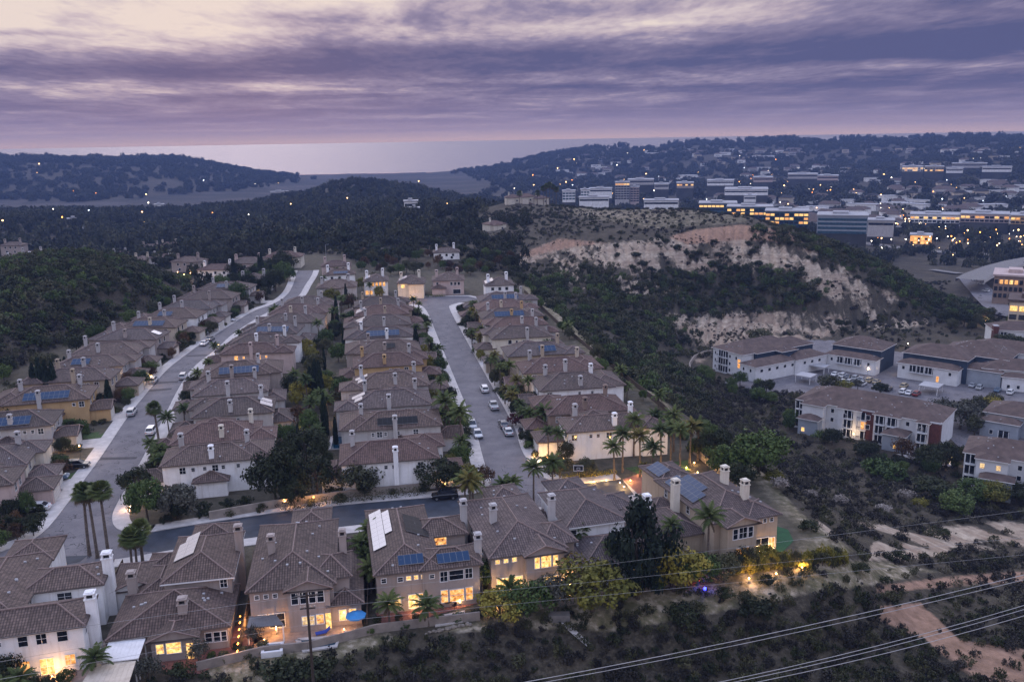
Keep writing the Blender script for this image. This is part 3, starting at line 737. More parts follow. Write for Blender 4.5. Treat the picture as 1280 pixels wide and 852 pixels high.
# ---------------------------------------------------------------- streets, walks and yards (all on the flat pad at z = 0)
def sheet(name, poly, z, mat, kind='structure'):
    mb = MB(); mb.poly(poly, z, mat); return tag(mb.build(name), kind=kind)
def smooth_line(l, it=1):
    for _ in range(it):
        o = [l[0]]
        for a, b in zip(l[:-1], l[1:]):
            o += [(a[0] * .75 + b[0] * .25, a[1] * .75 + b[1] * .25), (a[0] * .25 + b[0] * .75, a[1] * .25 + b[1] * .75)]
        o.append(l[-1]); l = o
    return l
def offset(l, d):
    o = []
    for i, p in enumerate(l):
        a = l[max(i - 1, 0)]; b = l[min(i + 1, len(l) - 1)]
        dx, dy = b[0] - a[0], b[1] - a[1]; n = math.hypot(dx, dy)
        o.append((p[0] - dy / n * d, p[1] + dx / n * d))
    return o
def strip(mb, l, d0, d1, z0, z1, mat):
    a = offset(l, d0); b = offset(l, d1)
    for i in range(len(l) - 1):
        q = [a[i], a[i + 1], b[i + 1], b[i]]
        mb.face([(*p, z1) for p in q], mat)
        mb.face([(*a[i], z0), (*a[i + 1], z0), (*a[i + 1], z1), (*a[i], z1)], mat)
        mb.face([(*b[i], z0), (*b[i + 1], z0), (*b[i + 1], z1), (*b[i], z1)], mat)
kLL = smooth_line(pz([(-90, 712), (-40, 704), (0, 690), (50, 672), (77, 640), (103, 603), (127, 571), (160, 520), (182, 493), (207, 463), (231, 444.5), (250, 430.5), (267, 420), (290, 405), (317, 388), (343, 380), (358, 370), (365, 360), (370, 345), (372, 338)]), 2)
kLR = smooth_line(pz([(188, 665), (160, 666), (143, 660), (139, 646), (147, 628), (178, 574), (206, 520), (222, 487), (240, 459), (273, 435), (288, 419), (330, 392), (354, 383), (374, 371), (381, 357), (389, 346), (392, 338)]), 2)
kCT = smooth_line(pz([(188, 665), (240, 656), (361, 638), (458, 628), (560, 620), (595, 617), (611, 609), (615, 598), (607, 586)]) + [(-8.2, 183), (-16.5, 232), (-24.9, 282), (-32.6, 329), (-38, 334)], 2)
kCR = smooth_line([(-20, 336), (-23.2, 331), (-23.9, 327), (-16.2, 281), (-7.9, 232), (.6, 183)] + pz([(650, 560), (663, 581), (675, 595), (691, 602), (724, 605.5), (776, 598.5)]), 2)
kBT = smooth_line(pz([(792, 618.5), (780, 622), (700, 632), (600, 641), (440, 657), (300, 674), (195, 691), (150, 699), (127, 701), (60, 712), (0, 725), (-90, 745)]), 2)
cul = pz([(497, 377), (505, 372.5), (540, 371), (585, 370.5), (600, 374)])
sheet('curved_street', kLL + kLR[::-1] + pz([(195, 691), (150, 699), (127, 701), (60, 712), (0, 725), (-90, 745)]), .020, 'asphalt')
sheet('straight_street', [p for p in kCT if p[1] > 150 and p[0] < -3.0 and p[0] > -40 and (p[1] > 153)] + [cul[0], cul[1], cul[2], cul[3], cul[4]] + [p for p in kCR if p[1] > 150] + pz([(691, 603), (700, 632), (600, 641)]), .028, 'asphalt')
sheet('cross_street', pz([(188, 665.2), (240, 656.2), (361, 638.2), (458, 628.2), (560, 620.2), (575, 619.4), (585, 642), (440, 656.5), (300, 673.5), (195, 690.5), (172, 688)]), .036, 'asphalt_new')
sheet('cross_street_end', pz([(700, 604.3), (724, 605.6), (775.6, 598.9), (791.5, 618.3), (780, 621.7), (700, 631.7)]), .036, 'asphalt_new')
for i, l in enumerate(([(124, 575), (170, 573.5), (172, 571), (127, 571.5)], [(184, 489.5), (214, 487), (215, 485), (186, 487)], [(194, 479.5), (222, 478), (223, 476), (196, 477.5)], [(232, 446), (258, 444.5), (260, 443), (234, 444.6)], [(0, 706), (60, 696), (110, 694), (100, 702), (0, 722)])):
    sheet('street_patch', pz(l), .041, 'asphalt_patch' if i < 4 else 'asphalt_new')
WALK = MB()
for l, d in ((kLL, 1), (kLR, -1), (kCT, 1), (kCR, 1), (kBT, 1)):
    strip(WALK, l, 0, d * .3, 0, .13, 'concrete'); strip(WALK, l, d * .31, d * 2.7, 0, .125, 'concrete')
WALK.poly(offset(cul, 0) + offset(cul, 2.2)[::-1], .12, 'concrete')
tag(WALK.build('sidewalk'), kind='structure')
CUL = MB(); CUL.face([(*p, .045) for p in pz([(778, 599), (783, 598), (801, 617), (794, 620)])], 'concrete'); tag(CUL.build('gutter_strip'), kind='structure')

# ---------------------------------------------------------------- houses
PITCHF = .40
HOUSES = []      # (short name, centre, footprint polygon)
_W = {}
def win_mesh(w, h, mat, far, mull=1):
    key = (round(w, 2), round(h, 2), mat, far, mull)
    if key in _W: return _W[key]
    f = MB(); t_ = .09
    for a in ((-w / 2 - t_, -w / 2, -t_, h + t_), (w / 2, w / 2 + t_, -t_, h + t_)): f.box(a[0], a[1], -.07, 0, a[2], a[3], 'trim_white')
    f.box(-w / 2, w / 2, -.07, 0, -t_, 0, 'trim_white'); f.box(-w / 2, w / 2, -.07, 0, h, h + t_, 'trim_white')
    if not far:
        for k in range(1, mull + 1):
            x = -w / 2 + w * k / (mull + 1); f.box(x - .025, x + .025, -.055, -.01, 0, h, 'trim_white')
        f.box(-w / 2, w / 2, -.05, -.012, h * .5 - .02, h * .5 + .02, 'trim_white')
    p_ = MB(); p_.face([(-w / 2, -.03, 0), (w / 2, -.03, 0), (w / 2, -.03, h), (-w / 2, -.03, h)], mat)
    if far:
        f.face([(-w / 2, -.03, 0), (w / 2, -.03, 0), (w / 2, -.03, h), (-w / 2, -.03, h)], mat); _W[key] = (f.mesh('window'), None)
    else: _W[key] = (f.mesh('window'), p_.mesh('pane'))
    return _W[key]
SIDE = {'S': 0, 'E': math.pi / 2, 'N': math.pi, 'W': -math.pi / 2}
_CH = {}
def chim_mesh(h, w, mat):
    key = (round(h, 1), w, mat)
    if key in _CH: return _CH[key]
    c = MB(); s_ = w / 2
    c.box(-s_, s_, -s_, s_, 0, h, mat); c.box(-s_ - .1, s_ + .1, -s_ - .1, s_ + .1, h, h + .14, mat)
    c.box(-s_ * .62, s_ * .62, -s_ * .62, s_ * .62, h + .14, h + .62, 'metal_dark')
    for a in (-1, 1):
        for b_ in (-1, 1): c.box(a * s_ * .98, a * (s_ - .2), b_ * s_ * .98, b_ * (s_ - .2), h + .14, h + .66, mat)
    c.box(-s_ - .06, s_ + .06, -s_ - .06, s_ + .06, h + .66, h + .82, mat); c.box(-s_ + .12, s_ - .12, -s_ + .12, s_ - .12, h + .82, h + .95, mat)
    _CH[key] = c.mesh('chimney'); return _CH[key]
def slope_pt(bl, side, a, s_, oh=.5):
    x0, x1, y0, y1, ze = bl[:5]
    z = ze + s_ * PITCHF
    if side == 'S': return (a, y0 - oh + s_, z)
    if side == 'N': return (a, y1 + oh - s_, z)
    if side == 'W': return (x0 - oh + s_, a, z)
    return (x1 + oh - s_, a, z)
def house(label, loc, rz, mir, blocks, wall='stucco_beige', roof='roof_tile', chims=(), wins=(), panels=(), garages=(), far=False, short=None, caps=True, seed=0, group=None, cat='house', rname='suburban_house', vents=7, doors=(), base_z=-.6):
    rg = random.Random(seed * 7 + 13)
    root = empty(rname, (*loc, 0) if len(loc) == 2 else loc, rz, label, cat, group)
    mx = -1 if mir else 1
    def M(p): return (p[0] * mx, p[1], p[2]) if len(p) == 3 else (p[0] * mx, p[1])
    wl = MB(); rf = MB()
    oh = .5
    for bi, bl in enumerate(blocks):
        x0, x1, y0, y1, ze = bl[:5]; rd = bl[5] if len(bl) > 5 else ''; wm = bl[6] if len(bl) > 6 else wall
        e_ = .003 * bi
        ze = ze + e_
        a = (x0, y0), (x1, y0), (x1, y1), (x0, y1)
        for p, q in zip(a, a[1:] + a[:1]):
            wl.face([M((*p, base_z)), M((*q, base_z)), M((*q, ze)), M((*p, ze))], wm)
        if 'flat' in rd:
            rf.box(*sorted((x0 * mx, x1 * mx)), y0, y1, ze, ze + .3, 'roof_flat'); continue
        X0, X1, Y0, Y1 = x0 - oh, x1 + oh, y0 - oh, y1 + oh
        alongx = ('x' in rd) or ('y' not in rd and (X1 - X0) >= (Y1 - Y0))
        hw = ((Y1 - Y0) if alongx else (X1 - X0)) / 2; zr = ze + hw * PITCHF
        if alongx:
            r0 = X0 + (0 if 'gW' in rd else hw); r1 = X1 - (0 if 'gE' in rd else hw)
            if r0 > r1: r0 = r1 = (r0 + r1) / 2
            ym = (Y0 + Y1) / 2; ra, rb = (r0, ym, zr), (r1, ym, zr)
        else:
            r0 = Y0 + (0 if 'gS' in rd else hw); r1 = Y1 - (0 if 'gN' in rd else hw)
            if r0 > r1: r0 = r1 = (r0 + r1) / 2
            xm = (X0 + X1) / 2; ra, rb = (xm, r0, zr), (xm, r1, zr)
        A, B, C_, D = (X0, Y0, ze), (X1, Y0, ze), (X1, Y1, ze), (X0, Y1, ze)
        def fc(pts, u0, ax):
            o = pts[0]; k = math.sqrt(1 + PITCHF ** 2)
            uv = []
            for p in pts:
                if ax == 'x': uv.append((p[0] - 50, abs(p[1] - o[1]) * k))
                else: uv.append((p[1] - 50, abs(p[0] - o[0]) * k))
            pp = [M(p) for p in pts]
            if mir: pp = pp[::-1]; uv = uv[::-1]
            rf.face(pp, roof, uv)
        if alongx:
            fc([A, B, rb, ra] if ra != rb else [A, B, rb], 0, 'x'); fc([C_, D, ra, rb] if ra != rb else [C_, D, ra], 0, 'x')
            for nm, p, q, r_ in (('gW', D, A, ra), ('gE', B, C_, rb)):
                if nm in rd:
                    xw = x0 if nm == 'gW' else x1
                    wl.face([M((xw, y0, ze - .01)), M((xw, y1, ze - .01)), M((xw, (y0 + y1) / 2, ze + (y1 - y0) / 2 * PITCHF - .02 + .2))], wm)
                else: fc([p, q, r_], 0, 'y')
        else:
            fc([B, C_, rb, ra] if ra != rb else [B, C_, rb], 0, 'y'); fc([D, A, ra, rb] if ra != rb else [D, A, ra], 0, 'y')
            for nm, p, q, r_ in (('gS', A, B, ra), ('gN', C_, D, rb)):
                if nm in rd:
                    yw = y0 if nm == 'gS' else y1
                    wl.face([M((x0, yw, ze - .01)), M((x1, yw, ze - .01)), M(((x0 + x1) / 2, yw, ze + (x1 - x0) / 2 * PITCHF - .02 + .2))], wm)
                else: fc([p, q, r_], 0, 'x')
        # fascia and soffit
        fz = ze - .2
        cs = [A, B, C_, D]
        for i in range(4):
            p, q = cs[i], cs[(i + 1) % 4]
            gb = ('gS', 'gE', 'gN', 'gW')[i] in rd
            if not gb: rf.face([M((p[0], p[1], fz)), M((q[0], q[1], fz)), M(q), M(p)], 'fascia' if not bl[-1] == 'wt' else 'trim_white')
        rf.face([M((*p[:2], fz + .001)) for p in (D, C_, B, A)], 'fascia')
        if caps:
            def cap(p, q, rr=.11):
                p = Vector(M(p)); q = Vector(M(q))
                if (p - q).length > .5: rf.tube([p + Vector((0, 0, .03)), q + Vector((0, 0, .03))], rr, 'ridge_cap', 5, cap=True)
            cap(ra, rb)
            if alongx:
                if 'gW' not in rd: cap(A, ra); cap(D, ra)
                else: cap(A, (X0, ym, zr)); cap(D, (X0, ym, zr))
                if 'gE' not in rd: cap(B, rb); cap(C_, rb)
                else: cap(B, (X1, ym, zr)); cap(C_, (X1, ym, zr))
            else:
                if 'gS' not in rd: cap(A, ra); cap(B, ra)
                else: cap(A, (xm, Y0, zr)); cap(B, (xm, Y0, zr))
                if 'gN' not in rd: cap(D, rb); cap(C_, rb)
    # small pale roof vents
    big_ = max(blocks, key=lambda b_: (b_[1] - b_[0]) * (b_[3] - b_[2]))
    for i in range(vents):
        bl = big_ if rg.random() < .7 else rg.choice(blocks)
        sd = rg.choice('SWEN'); x0, x1, y0, y1 = bl[:4]
        lo, hi, dep = (x0, x1, (y1 - y0)) if sd in 'SN' else (y0, y1, (x1 - x0))
        s_ = rg.uniform(.25, .8) * min(dep, hi - lo) / 2
        a_ = rg.uniform(lo + s_ + .2, hi - s_ - .2) if hi - lo > 2 * s_ + .6 else (lo + hi) / 2
        p = M(slope_pt(bl, sd, a_, s_))
        rf.box(p[0] - .16, p[0] + .16, p[1] - .14, p[1] + .14, p[2] - .05, p[2] + .16, 'roof_flat')
    wl.build('wall', root); ro = rf.build('roof', root)
    for (cx_, cy_, z0, zt, *w) in chims:
        c = inst('chimney', chim_mesh(zt - z0, (w[0] if w else 1.15), w[1] if len(w) > 1 else wall), ro, M((cx_, cy_, z0)))
    for (sd, bi, a0, a1, s0, s1, mat, nu, nv) in panels:
        bl = blocks[bi]; pm = MB()
        q = [slope_pt(bl, sd, a0, s0), slope_pt(bl, sd, a1, s0), slope_pt(bl, sd, a1, s1), slope_pt(bl, sd, a0, s1)]
        up_ = .16
        T_ = [M((p[0], p[1], p[2] + up_ + .05)) for p in q]; B_ = [M((p[0], p[1], p[2] + up_ - .03)) for p in q]
        uv = [(0, 0), (nu, 0), (nu, nv), (0, nv)]
        n_ = (Vector(T_[1]) - Vector(T_[0])).cross(Vector(T_[2]) - Vector(T_[0]))
        if n_.z < 0: T_ = T_[::-1]; B_ = B_[::-1]; uv = uv[::-1]
        pm.face(T_, mat, uv)
        for i in range(4): pm.face([B_[i], B_[(i + 1) % 4], T_[(i + 1) % 4], T_[i]], 'metal_grey')
        pm.build('solar_panel', ro)
    for w_ in wins:
        sd, pl, a, z, w, h, mat = w_[:7]; mull = w_[7] if len(w_) > 7 else (1 if w > .9 else 0)
        if mir and sd in 'EW': sd2 = 'W' if sd == 'E' else 'E'
        else: sd2 = sd
        p = {'S': (a, pl - .015), 'N': (a, pl + .015), 'W': (pl - .015, a), 'E': (pl + .015, a)}[sd]
        fm, pmsh = win_mesh(w, h, mat, far, mull)
        o = inst('window', fm, root, (p[0] * mx, p[1], z), SIDE[sd2])
        if pmsh: inst('pane', pmsh, o)
    for (sd, pl, a, w) in garages:
        g = MB(); g.box(-w / 2, w / 2, -.04, .05, 0, 2.2, 'garage_door')
        for k in range(1, 4): g.box(-w / 2 + .05, w / 2 - .05, -.048, -.041, k * .55 - .02, k * .55 + .02, 'trim_white')
        sd2 = {'E': 'W', 'W': 'E'}.get(sd, sd) if mir else sd
        p = {'S': (a, pl - .01), 'N': (a, pl + .01), 'W': (pl - .01, a), 'E': (pl + .01, a)}[sd]
        g.build('garage_door', root, (p[0] * mx, p[1], .05), SIDE[sd2])
    for (sd, pl, a, w, h, mat) in doors:
        g = MB(); g.box(-w / 2, w / 2, -.05, .05, 0, h, mat)
        sd2 = {'E': 'W', 'W': 'E'}.get(sd, sd) if mir else sd
        p = {'S': (a, pl - .01), 'N': (a, pl + .01), 'W': (pl - .01, a), 'E': (pl + .01, a)}[sd]
        g.build('door', root, (p[0] * mx, p[1], .05), SIDE[sd2])
    c, s_ = math.cos(rz), math.sin(rz)
    def wpt(x, y): x *= mx; return (loc[0] + x * c - y * s_, loc[1] + x * s_ + y * c)
    fps = []
    for bl in blocks:
        x0, x1, y0, y1 = bl[:4]; fps.append([wpt(x0, y0), wpt(x1, y0), wpt(x1, y1), wpt(x0, y1)])
    HOUSES.append(dict(short=short, fps=fps, root=root, wpt=wpt, c=wpt((big_[0] + big_[1]) / 2, (big_[2] + big_[3]) / 2)))
    return root
G_, D_, Lb, Lm = 'glass_dark', 'window_lit_dim', 'window_lit_bright', 'window_lit'

# front row: six two-storey houses whose backs face the viewer, and the big one with solar at the end
def plan_bay(b2=True):
    return [(0, 10.6, 0, 19.5, 6.0, 'y'), (4.8, 10.1, -1.0, 5, 6.0, 'ygS'), (8, 12.6, 1.6, 8.2, 6.0, 'x'), (10, 14.0, -.6, 14, 3.2, 'y'), (4.5, 9.6, 18, 24, 6.0, 'y'), (9.8, 14.2, 15.5, 19, 3.1, 'x')]
def plan_bay_w(lo):
    w = [('S', 0, .9, 4.7, .5, .5, G_, 0), ('S', 0, 2.05, 4.7, .5, .5, G_, 0), ('S', 0, 3.2, 4.7, .5, .5, G_, 0)]
    w += [('W', 0, y, 4.2, .9, 1.3, G_) for y in (5, 10, 14)] + [('W', 0, y, 1.2, .8, 1.2, G_) for y in (3.5, 8, 12.5)]
    return w + lo
house('white house with a courtyard notch and two tall white chimneys, end of front row', (-52.2, 95.5), R(14), False,
      [(-16, 0, 0, 6.6, 6.0, 'x'), (-17, -8.2, 4, 22, 6.0, 'y'), (-9, 0.2, 10.4, 16.6, 6.0, 'x'), (1.0, 6.6, 13.2, 21, 3.2, 'ygS'), (-14, -8, 20, 27, 6.0, 'y')],
      wall='stucco_white', chims=[(.6, 2.8, 0, 7.9, 1.15), (.7, 13.2, 0, 8.2, 1.2)],
      wins=[('S', 0, -2.3, 4.2, 1.1, 1.3, G_, 0), ('S', 0, -4.6, 4.2, 1.1, 1.3, G_), ('S', 0, -6.6, 4.2, 1.0, 1.3, G_, 0), ('S', 0, -9.2, 4.6, .5, .5, G_, 0), ('S', 0, -12, 4.3, 1.2, 1.2, Lm), ('E', 0, 1.2, 4.2, .7, 1.2, G_, 0),
            ('S', 10.4, -4.3, 4.2, 1.7, 1.1, G_, 1), ('E', -8.2, 8.2, 4.2, 1.0, 1.1, G_, 1), ('E', -8.2, 9.6, 4.2, .9, 1.1, G_, 0), ('S', 0, -1.8, 1.0, 1.1, 1.3, Lm), ('S', 0, -4.4, .1, 1.5, 2.1, Lb), ('S', 0, -7, .1, 1.5, 2.1, Lm), ('S', 13.2, 3.6, 1.0, 1.8, 1.2, G_), ('E', 6.6, 16, 1.6, .8, .9, G_, 0)],
      panels=[('W', 1, 7.5, 14.5, 1.0, 4.6, 'solar_silver', 7, 3), ('W', 1, 4.6, 7.5, 1.0, 2.9, 'solar_silver', 3, 2)], short='the white house at the end of the front row', seed=1, vents=14)
house('taupe house with low hipped rear wing and shiny roof panels, second in front row', (-49.8, 97.0), R(10.8), False,
      [(0, 13.8, 0, 10, 3.2, 'y'), (4.9, 10.2, -1.5, 3, 3.05, 'ygS'), (5.2, 13.6, 7.6, 21, 6.0, 'y', 'stucco_taupe', 'wt'), (.6, 7, 8.5, 18.5, 3.2, 'y'), (7, 12.5, 20, 24.5, 6.0, 'y'), (1, 6.5, 17.6, 22.5, 3.15, 'x')],
      wall='stucco_taupe', chims=[(.5, 10.6, 0, 5.8, 1.1, 'stucco_taupe'), (8.3, 2.2, 3.2, 5.6, 1.1, 'stucco_taupe'), (14.0, 15.2, 0, 9.0, 1.05, 'stucco_taupe')],
      wins=[('S', 7.6, 12.6, 4.5, .85, 1.2, G_, 1), ('S', -1.5, 5.9, 1.2, .85, 1.25, Lb, 0), ('S', -1.5, 7.5, 1.1, 1.7, 1.4, Lb, 0), ('S', 0, 11.4, 1.1, .75, 1.3, G_), ('S', 0, 12.4, 1.1, .75, 1.3, G_), ('S', 0, 13.25, 1.1, .6, 1.3, G_, 0), ('E', 13.6, 9.6, 4.4, .6, 1.2, G_, 0), ('E', 13.6, 12, 4.4, .6, 1.2, G_, 0)],
      doors=[('S', -1.5, 9.35, .8, 2.1, 'window_lit_bright')],
      panels=[('W', 2, 12.3, 17.5, .9, 3.6, 'solar_silver', 4, 2), ('W', 2, 17.5, 19.2, 1.7, 3.6, 'solar_silver', 1, 2)], short='the second front-row house', seed=2, vents=16)
house('taupe house whose gabled bay has four dark windows, third in front row', (-34.3, 102.9), R(10), False, plan_bay(), wall='stucco_taupe',
      chims=[(2.3, 8.2, 5.5, 8.9, .95), (11.9, 7.5, 3, 9.0, .95)],
      wins=plan_bay_w([('S', -1.0, 5.7, 4.0, .8, 1.55, G_), ('S', -1.0, 6.8, 4.0, .8, 1.55, G_), ('S', -1.0, 7.9, 4.0, .8, 1.55, G_), ('S', -1.0, 8.95, 4.0, .8, 1.55, G_), ('S', 0, 1.4, .9, 1.0, 1.5, G_), ('S', 0, 3.2, .5, 1.9, 1.9, G_), ('S', -1.0, 7.2, .9, 1.5, 1.2, D_), ('S', -1.0, 8.7, .9, .9, 1.3, Lm), ('S', -.6, 11.6, .8, .85, 1.5, Lb), ('S', -.6, 12.9, .8, .85, 1.5, Lb)]),
      doors=[('S', -1.0, 9.75, .7, 2.2, 'window_lit_bright')], short='the third front-row house', seed=3, vents=14)
house('taupe house with silver, black and blue roof panels, fourth in front row', (-18.5, 106.8), R(12), False,
      [(0, 8.3, 0, 20.5, 6.0, 'y'), (6, 13.8, -.25, 5.4, 6.0, 'x'), (6, 13.4, 9.6, 15.4, 6.0, 'x'), (7, 13.7, 5.4, 9.6, 3.6, 'x'), (8.4, 14.5, 15, 21, 3.2, 'x')], wall='stucco_taupe',
      chims=[(13.9, 13.6, 0, 8.6, .95, 'stucco_grey'), (14.2, 3.0, 0, 8.0, .95, 'stucco_grey')],
      wins=[('S', 0, .9, 4.6, .6, .6, G_, 0), ('S', 0, 3.1, 4.5, .65, .6, G_, 0), ('S', 0, 4.2, 4.6, .6, .55, Lb, 0), ('S', 0, 5.2, 4.6, .5, .55, Lb, 0), ('S', 0, 6.2, 4.6, .55, .55, Lb, 0), ('S', -.25, 7.3, 4.6, .6, .5, G_, 0),
            ('S', -.25, 8.9, 3.9, .95, 1.45, G_), ('S', -.25, 10.6, 4.0, 1.9, 1.35, G_, 0), ('S', -.25, 12.3, 4.0, .95, 1.4, G_),
            ('S', 0, 2.2, 1.0, 1.6, 1.3, Lb, 0), ('S', 0, 4.7, .5, 1.25, 1.9, Lb, 0), ('S', 0, 6.15, .5, 1.25, 1.9, Lb, 0), ('S', -.25, 8.9, .8, .9, 1.8, Lm, 0), ('S', -.25, 10.6, .8, 1.9, 1.7, Lm, 0), ('S', -.25, 12.3, .8, .9, 1.8, Lm, 0), ('S', 9.6, 9.8, 4.5, 1.7, 1.2, Lm, 0)],
      doors=[('S', 0, 7.5, .8, 2.2, 'window_lit_bright')],
      panels=[('W', 0, 6, 18.5, .5, 2.3, 'solar_silver', 9, 2), ('W', 0, 9.5, 17, 2.35, 3.4, 'solar_silver', 5, 1), ('E', 0, 8.5, 14.5, .7, 4.0, 'solar_black', 4, 4), ('S', 0, 3.0, 6.4, 1.0, 2.6, 'solar_blue', 4, 1), ('S', 1, 8.2, 12.6, .7, 2.3, 'solar_blue', 5, 1)], short='the fourth front-row house', seed=4, vents=12)
house('taupe house whose gabled bay has three lit upstairs windows over a glowing patio', (-3.4, 111.0), R(15), False, plan_bay(), wall='stucco_taupe', roof='roof_tile_grey',
      chims=[(2.5, 8.6, 5.5, 9.1, .95, 'stucco_grey'), (11.6, 9.0, 3, 9.3, .95, 'stucco_grey')],
      wins=[('S', 0, .9, 4.9, .6, .55, Lb, 0), ('S', 0, 2.1, 4.9, .6, .55, Lb, 0), ('S', 0, 3.3, 4.9, .6, .6, Lb, 0), ('S', -1.0, 6.3, 3.9, .7, 1.6, Lb, 0), ('S', -1.0, 7.6, 3.9, 1.4, 1.7, Lb, 0), ('S', -1.0, 8.95, 3.9, .7, 1.6, Lb, 0),
            ('S', 0, 2.6, .3, 3.6, 2.3, Lb, 0), ('S', -1.0, 8.2, 1.2, 1.9, 1.2, Lb, 0), ('W', 0, 5, 4.2, .9, 1.3, G_), ('W', 0, 12, 4.2, .9, 1.3, G_)], short='the fifth front-row house', seed=5, vents=12)
house('white-walled house with set-back upper storey and broad low roof behind the dark pine', (9.6, 113.0), R(15), False,
      [(0, 14.4, 0, 9.5, 3.1, 'x'), (0, 9.0, 7.4, 20.5, 6.0, 'y', 'stucco_white', 'wt'), (8, 15, 7, 18, 3.3, 'y'), (2, 7.6, 19, 25, 6.0, 'y'), (7, 13.5, 14, 19.5, 4.8, 'x')], wall='stucco_white', roof='roof_tile_grey',
      chims=[(14.6, 12, 0, 6.6, 1.1)], wins=[('S', 7.4, .9, 4.0, .9, 1.4, G_), ('W', 0, 11, 4.0, .7, 1.3, G_), ('W', 0, 15, 4.0, .7, 1.3, G_), ('W', 0, 10, 1.2, .9, 1.3, G_), ('S', 0, 4, 1.0, 1.3, 1.2, G_), ('S', 0, 8, 1.0, 1.3, 1.2, D_)], short='the white house behind the dark pine', seed=6, vents=8)
house('large tan house with stepped solar array and three tall chimneys beside green putting lawn', (30.0, 119.5), R(19), False,
      [(0, 10.4, 1.5, 19, 6.0, 'y'), (1.0, 6.0, -.6, 5, 6.0, 'ygS'), (5.5, 10.6, .8, 6, 6.0, 'x'), (-5.0, .5, 4.5, 14.5, 3.2, 'y'), (-3.8, 1.6, 13.5, 18.5, 3.1, 'x'), (.5, 6.2, 18.5, 25.5, 6.0, 'y')], wall='stucco_tan', roof='roof_tile_grey',
      chims=[(7.3, 4.8, 6.4, 9.6, 1.05, 'stucco_cream'), (8.0, 11.5, 6.4, 9.3, 1.05, 'stucco_cream'), (-1.2, 11, 3.2, 8.6, 1.1, 'stucco_cream')],
      wins=[('S', -.6, 2.3, 3.8, .75, 1.6, G_), ('S', -.6, 3.6, 3.8, 1.3, 1.7, G_), ('S', -.6, 4.9, 3.8, .75, 1.6, G_), ('S', .8, 7.0, 4.9, .55, .6, G_, 0), ('S', .8, 8.3, 4.9, .55, .6, G_, 0), ('S', .8, 9.5, 4.9, .55, .6, G_, 0), ('S', -.6, 3.0, .9, .9, 1.3, Lm, 0), ('S', -.6, 4.2, .9, .9, 1.3, Lm, 0), ('S', .8, 7.8, .1, 2.6, 2.3, G_), ('S', .8, 9.7, .4, 1.0, 1.8, Lm)] + [('W', 0, y, 4.3, .8, 1.2, G_) for y in (9, 12.5, 16)],
      panels=[('W', 0, 8.0, 17.0, .7, 3.0, 'solar_blue', 8, 2), ('W', 0, 9.5, 15.5, 3.05, 4.2, 'solar_blue', 5, 1), ('W', 5, 19.6, 24, .5, 2.7, 'solar_blue', 4, 2)], short='the tan house by the putting lawn', seed=7, vents=8)

# the three long rows along the two streets
ORD = ['first', 'second', 'third', 'fourth', 'fifth', 'sixth', 'seventh', 'eighth', 'ninth', 'tenth', 'eleventh', 'twelfth', 'thirteenth', 'fourteenth']
def row_house(k, corner, rz, mir, lot, wall, roof, label, short, side_wins, D=17.5, panels=(), far=False, lit=(), seed=0, low=0):
    rg = random.Random(seed)
    W = min(lot - 3.0, 12.5); j = rg.uniform
    ci = wall
    v1 = W * (.80 + .1 * rg.random())
    blocks = [(0, D - 1.5, 0, v1, 6.0, 'x')]
    gy = rg.random() < .5
    # two-storey front wing, single-storey garage wing towards the street, low rear wing
    if seed % 3 == 0:
        blocks += [(-1.6, 5.0, W - 6.2, W, 6.0, 'x'), (-4.6, .6, .3, 6.0, 3.1, 'x'), (D - 3, D + 2.2, 1.5, v1 - .8, 3.2, 'y')]
        g = ('W', -4.6, 3.1, 4.4)
    elif seed % 3 == 1:
        blocks += [(3.5, 10.5, v1 - 2.5, W + .6, 6.0, 'y'), (-5.2, .6, W - 6.3, W - .4, 3.1, 'x'), (D - 3.5, D + 1.6, -.5, 5.4, 6.0, 'y')]
        g = ('W', -5.2, W - 3.3, 4.4)
    else:
        blocks += [(D - 6, D + 1.2, .8, W - .5, 6.0, 'y'), (-4.2, 1.2, .6, 6.2, 3.1, 'xgW'), (5.5, 11, -2.0, 2.4, 3.1, 'y')]
        g = ('W', -4.2, 3.4, 4.4)
    ch = [(D * j(.40, .55), (-.35 if seed % 2 else .9), (0 if seed % 2 else 6.1), j(7.7, 8.3), .85, rg.choice([wall, 'stucco_grey', wall])), (D * j(.72, .85), v1 * j(.55, .8), 6.4, j(8.7, 9.2), .8, rg.choice([wall, 'stucco_grey']))]
    if rg.random() < .4: ch.append((D * .15, v1 * .75, 6.3, 8.9, .85, 'stucco_grey'))
    w = []
    for i, a in enumerate(side_wins): w.append(('S', 0, a, 4.5 if i % 3 else 4.2, .55 if i % 3 else 1.0, .65 if i % 3 else 1.15, Lm if i in lit else G_, 0 if i % 3 else 1))
    for a in (v1 * .25, v1 * .6): w.append(('W', 0, a, 4.0, 1.1, 1.4, G_))
    if not far:
        rx = D - 1.5
        for a in (v1 * .3, v1 * .65): w.append(('E', rx, a, 4.0, 1.3, 1.3, G_)); w.append(('E', rx, a, .8, 1.5, 1.7, rg.choice([G_, G_, D_])))
    return house(label, corner, rz, mir, blocks, wall, roof, ch, w, panels, [g], far, short, True, seed, vents=6 if not far else 4)
CL = {'stucco_white': 'white', 'stucco_grey': 'grey', 'stucco_beige': 'beige', 'stucco_tan': 'tan', 'stucco_ochre': 'ochre', 'stucco_pink': 'pink', 'stucco_taupe': 'taupe', 'stucco_cream': 'cream', 'stucco_brown': 'brown'}
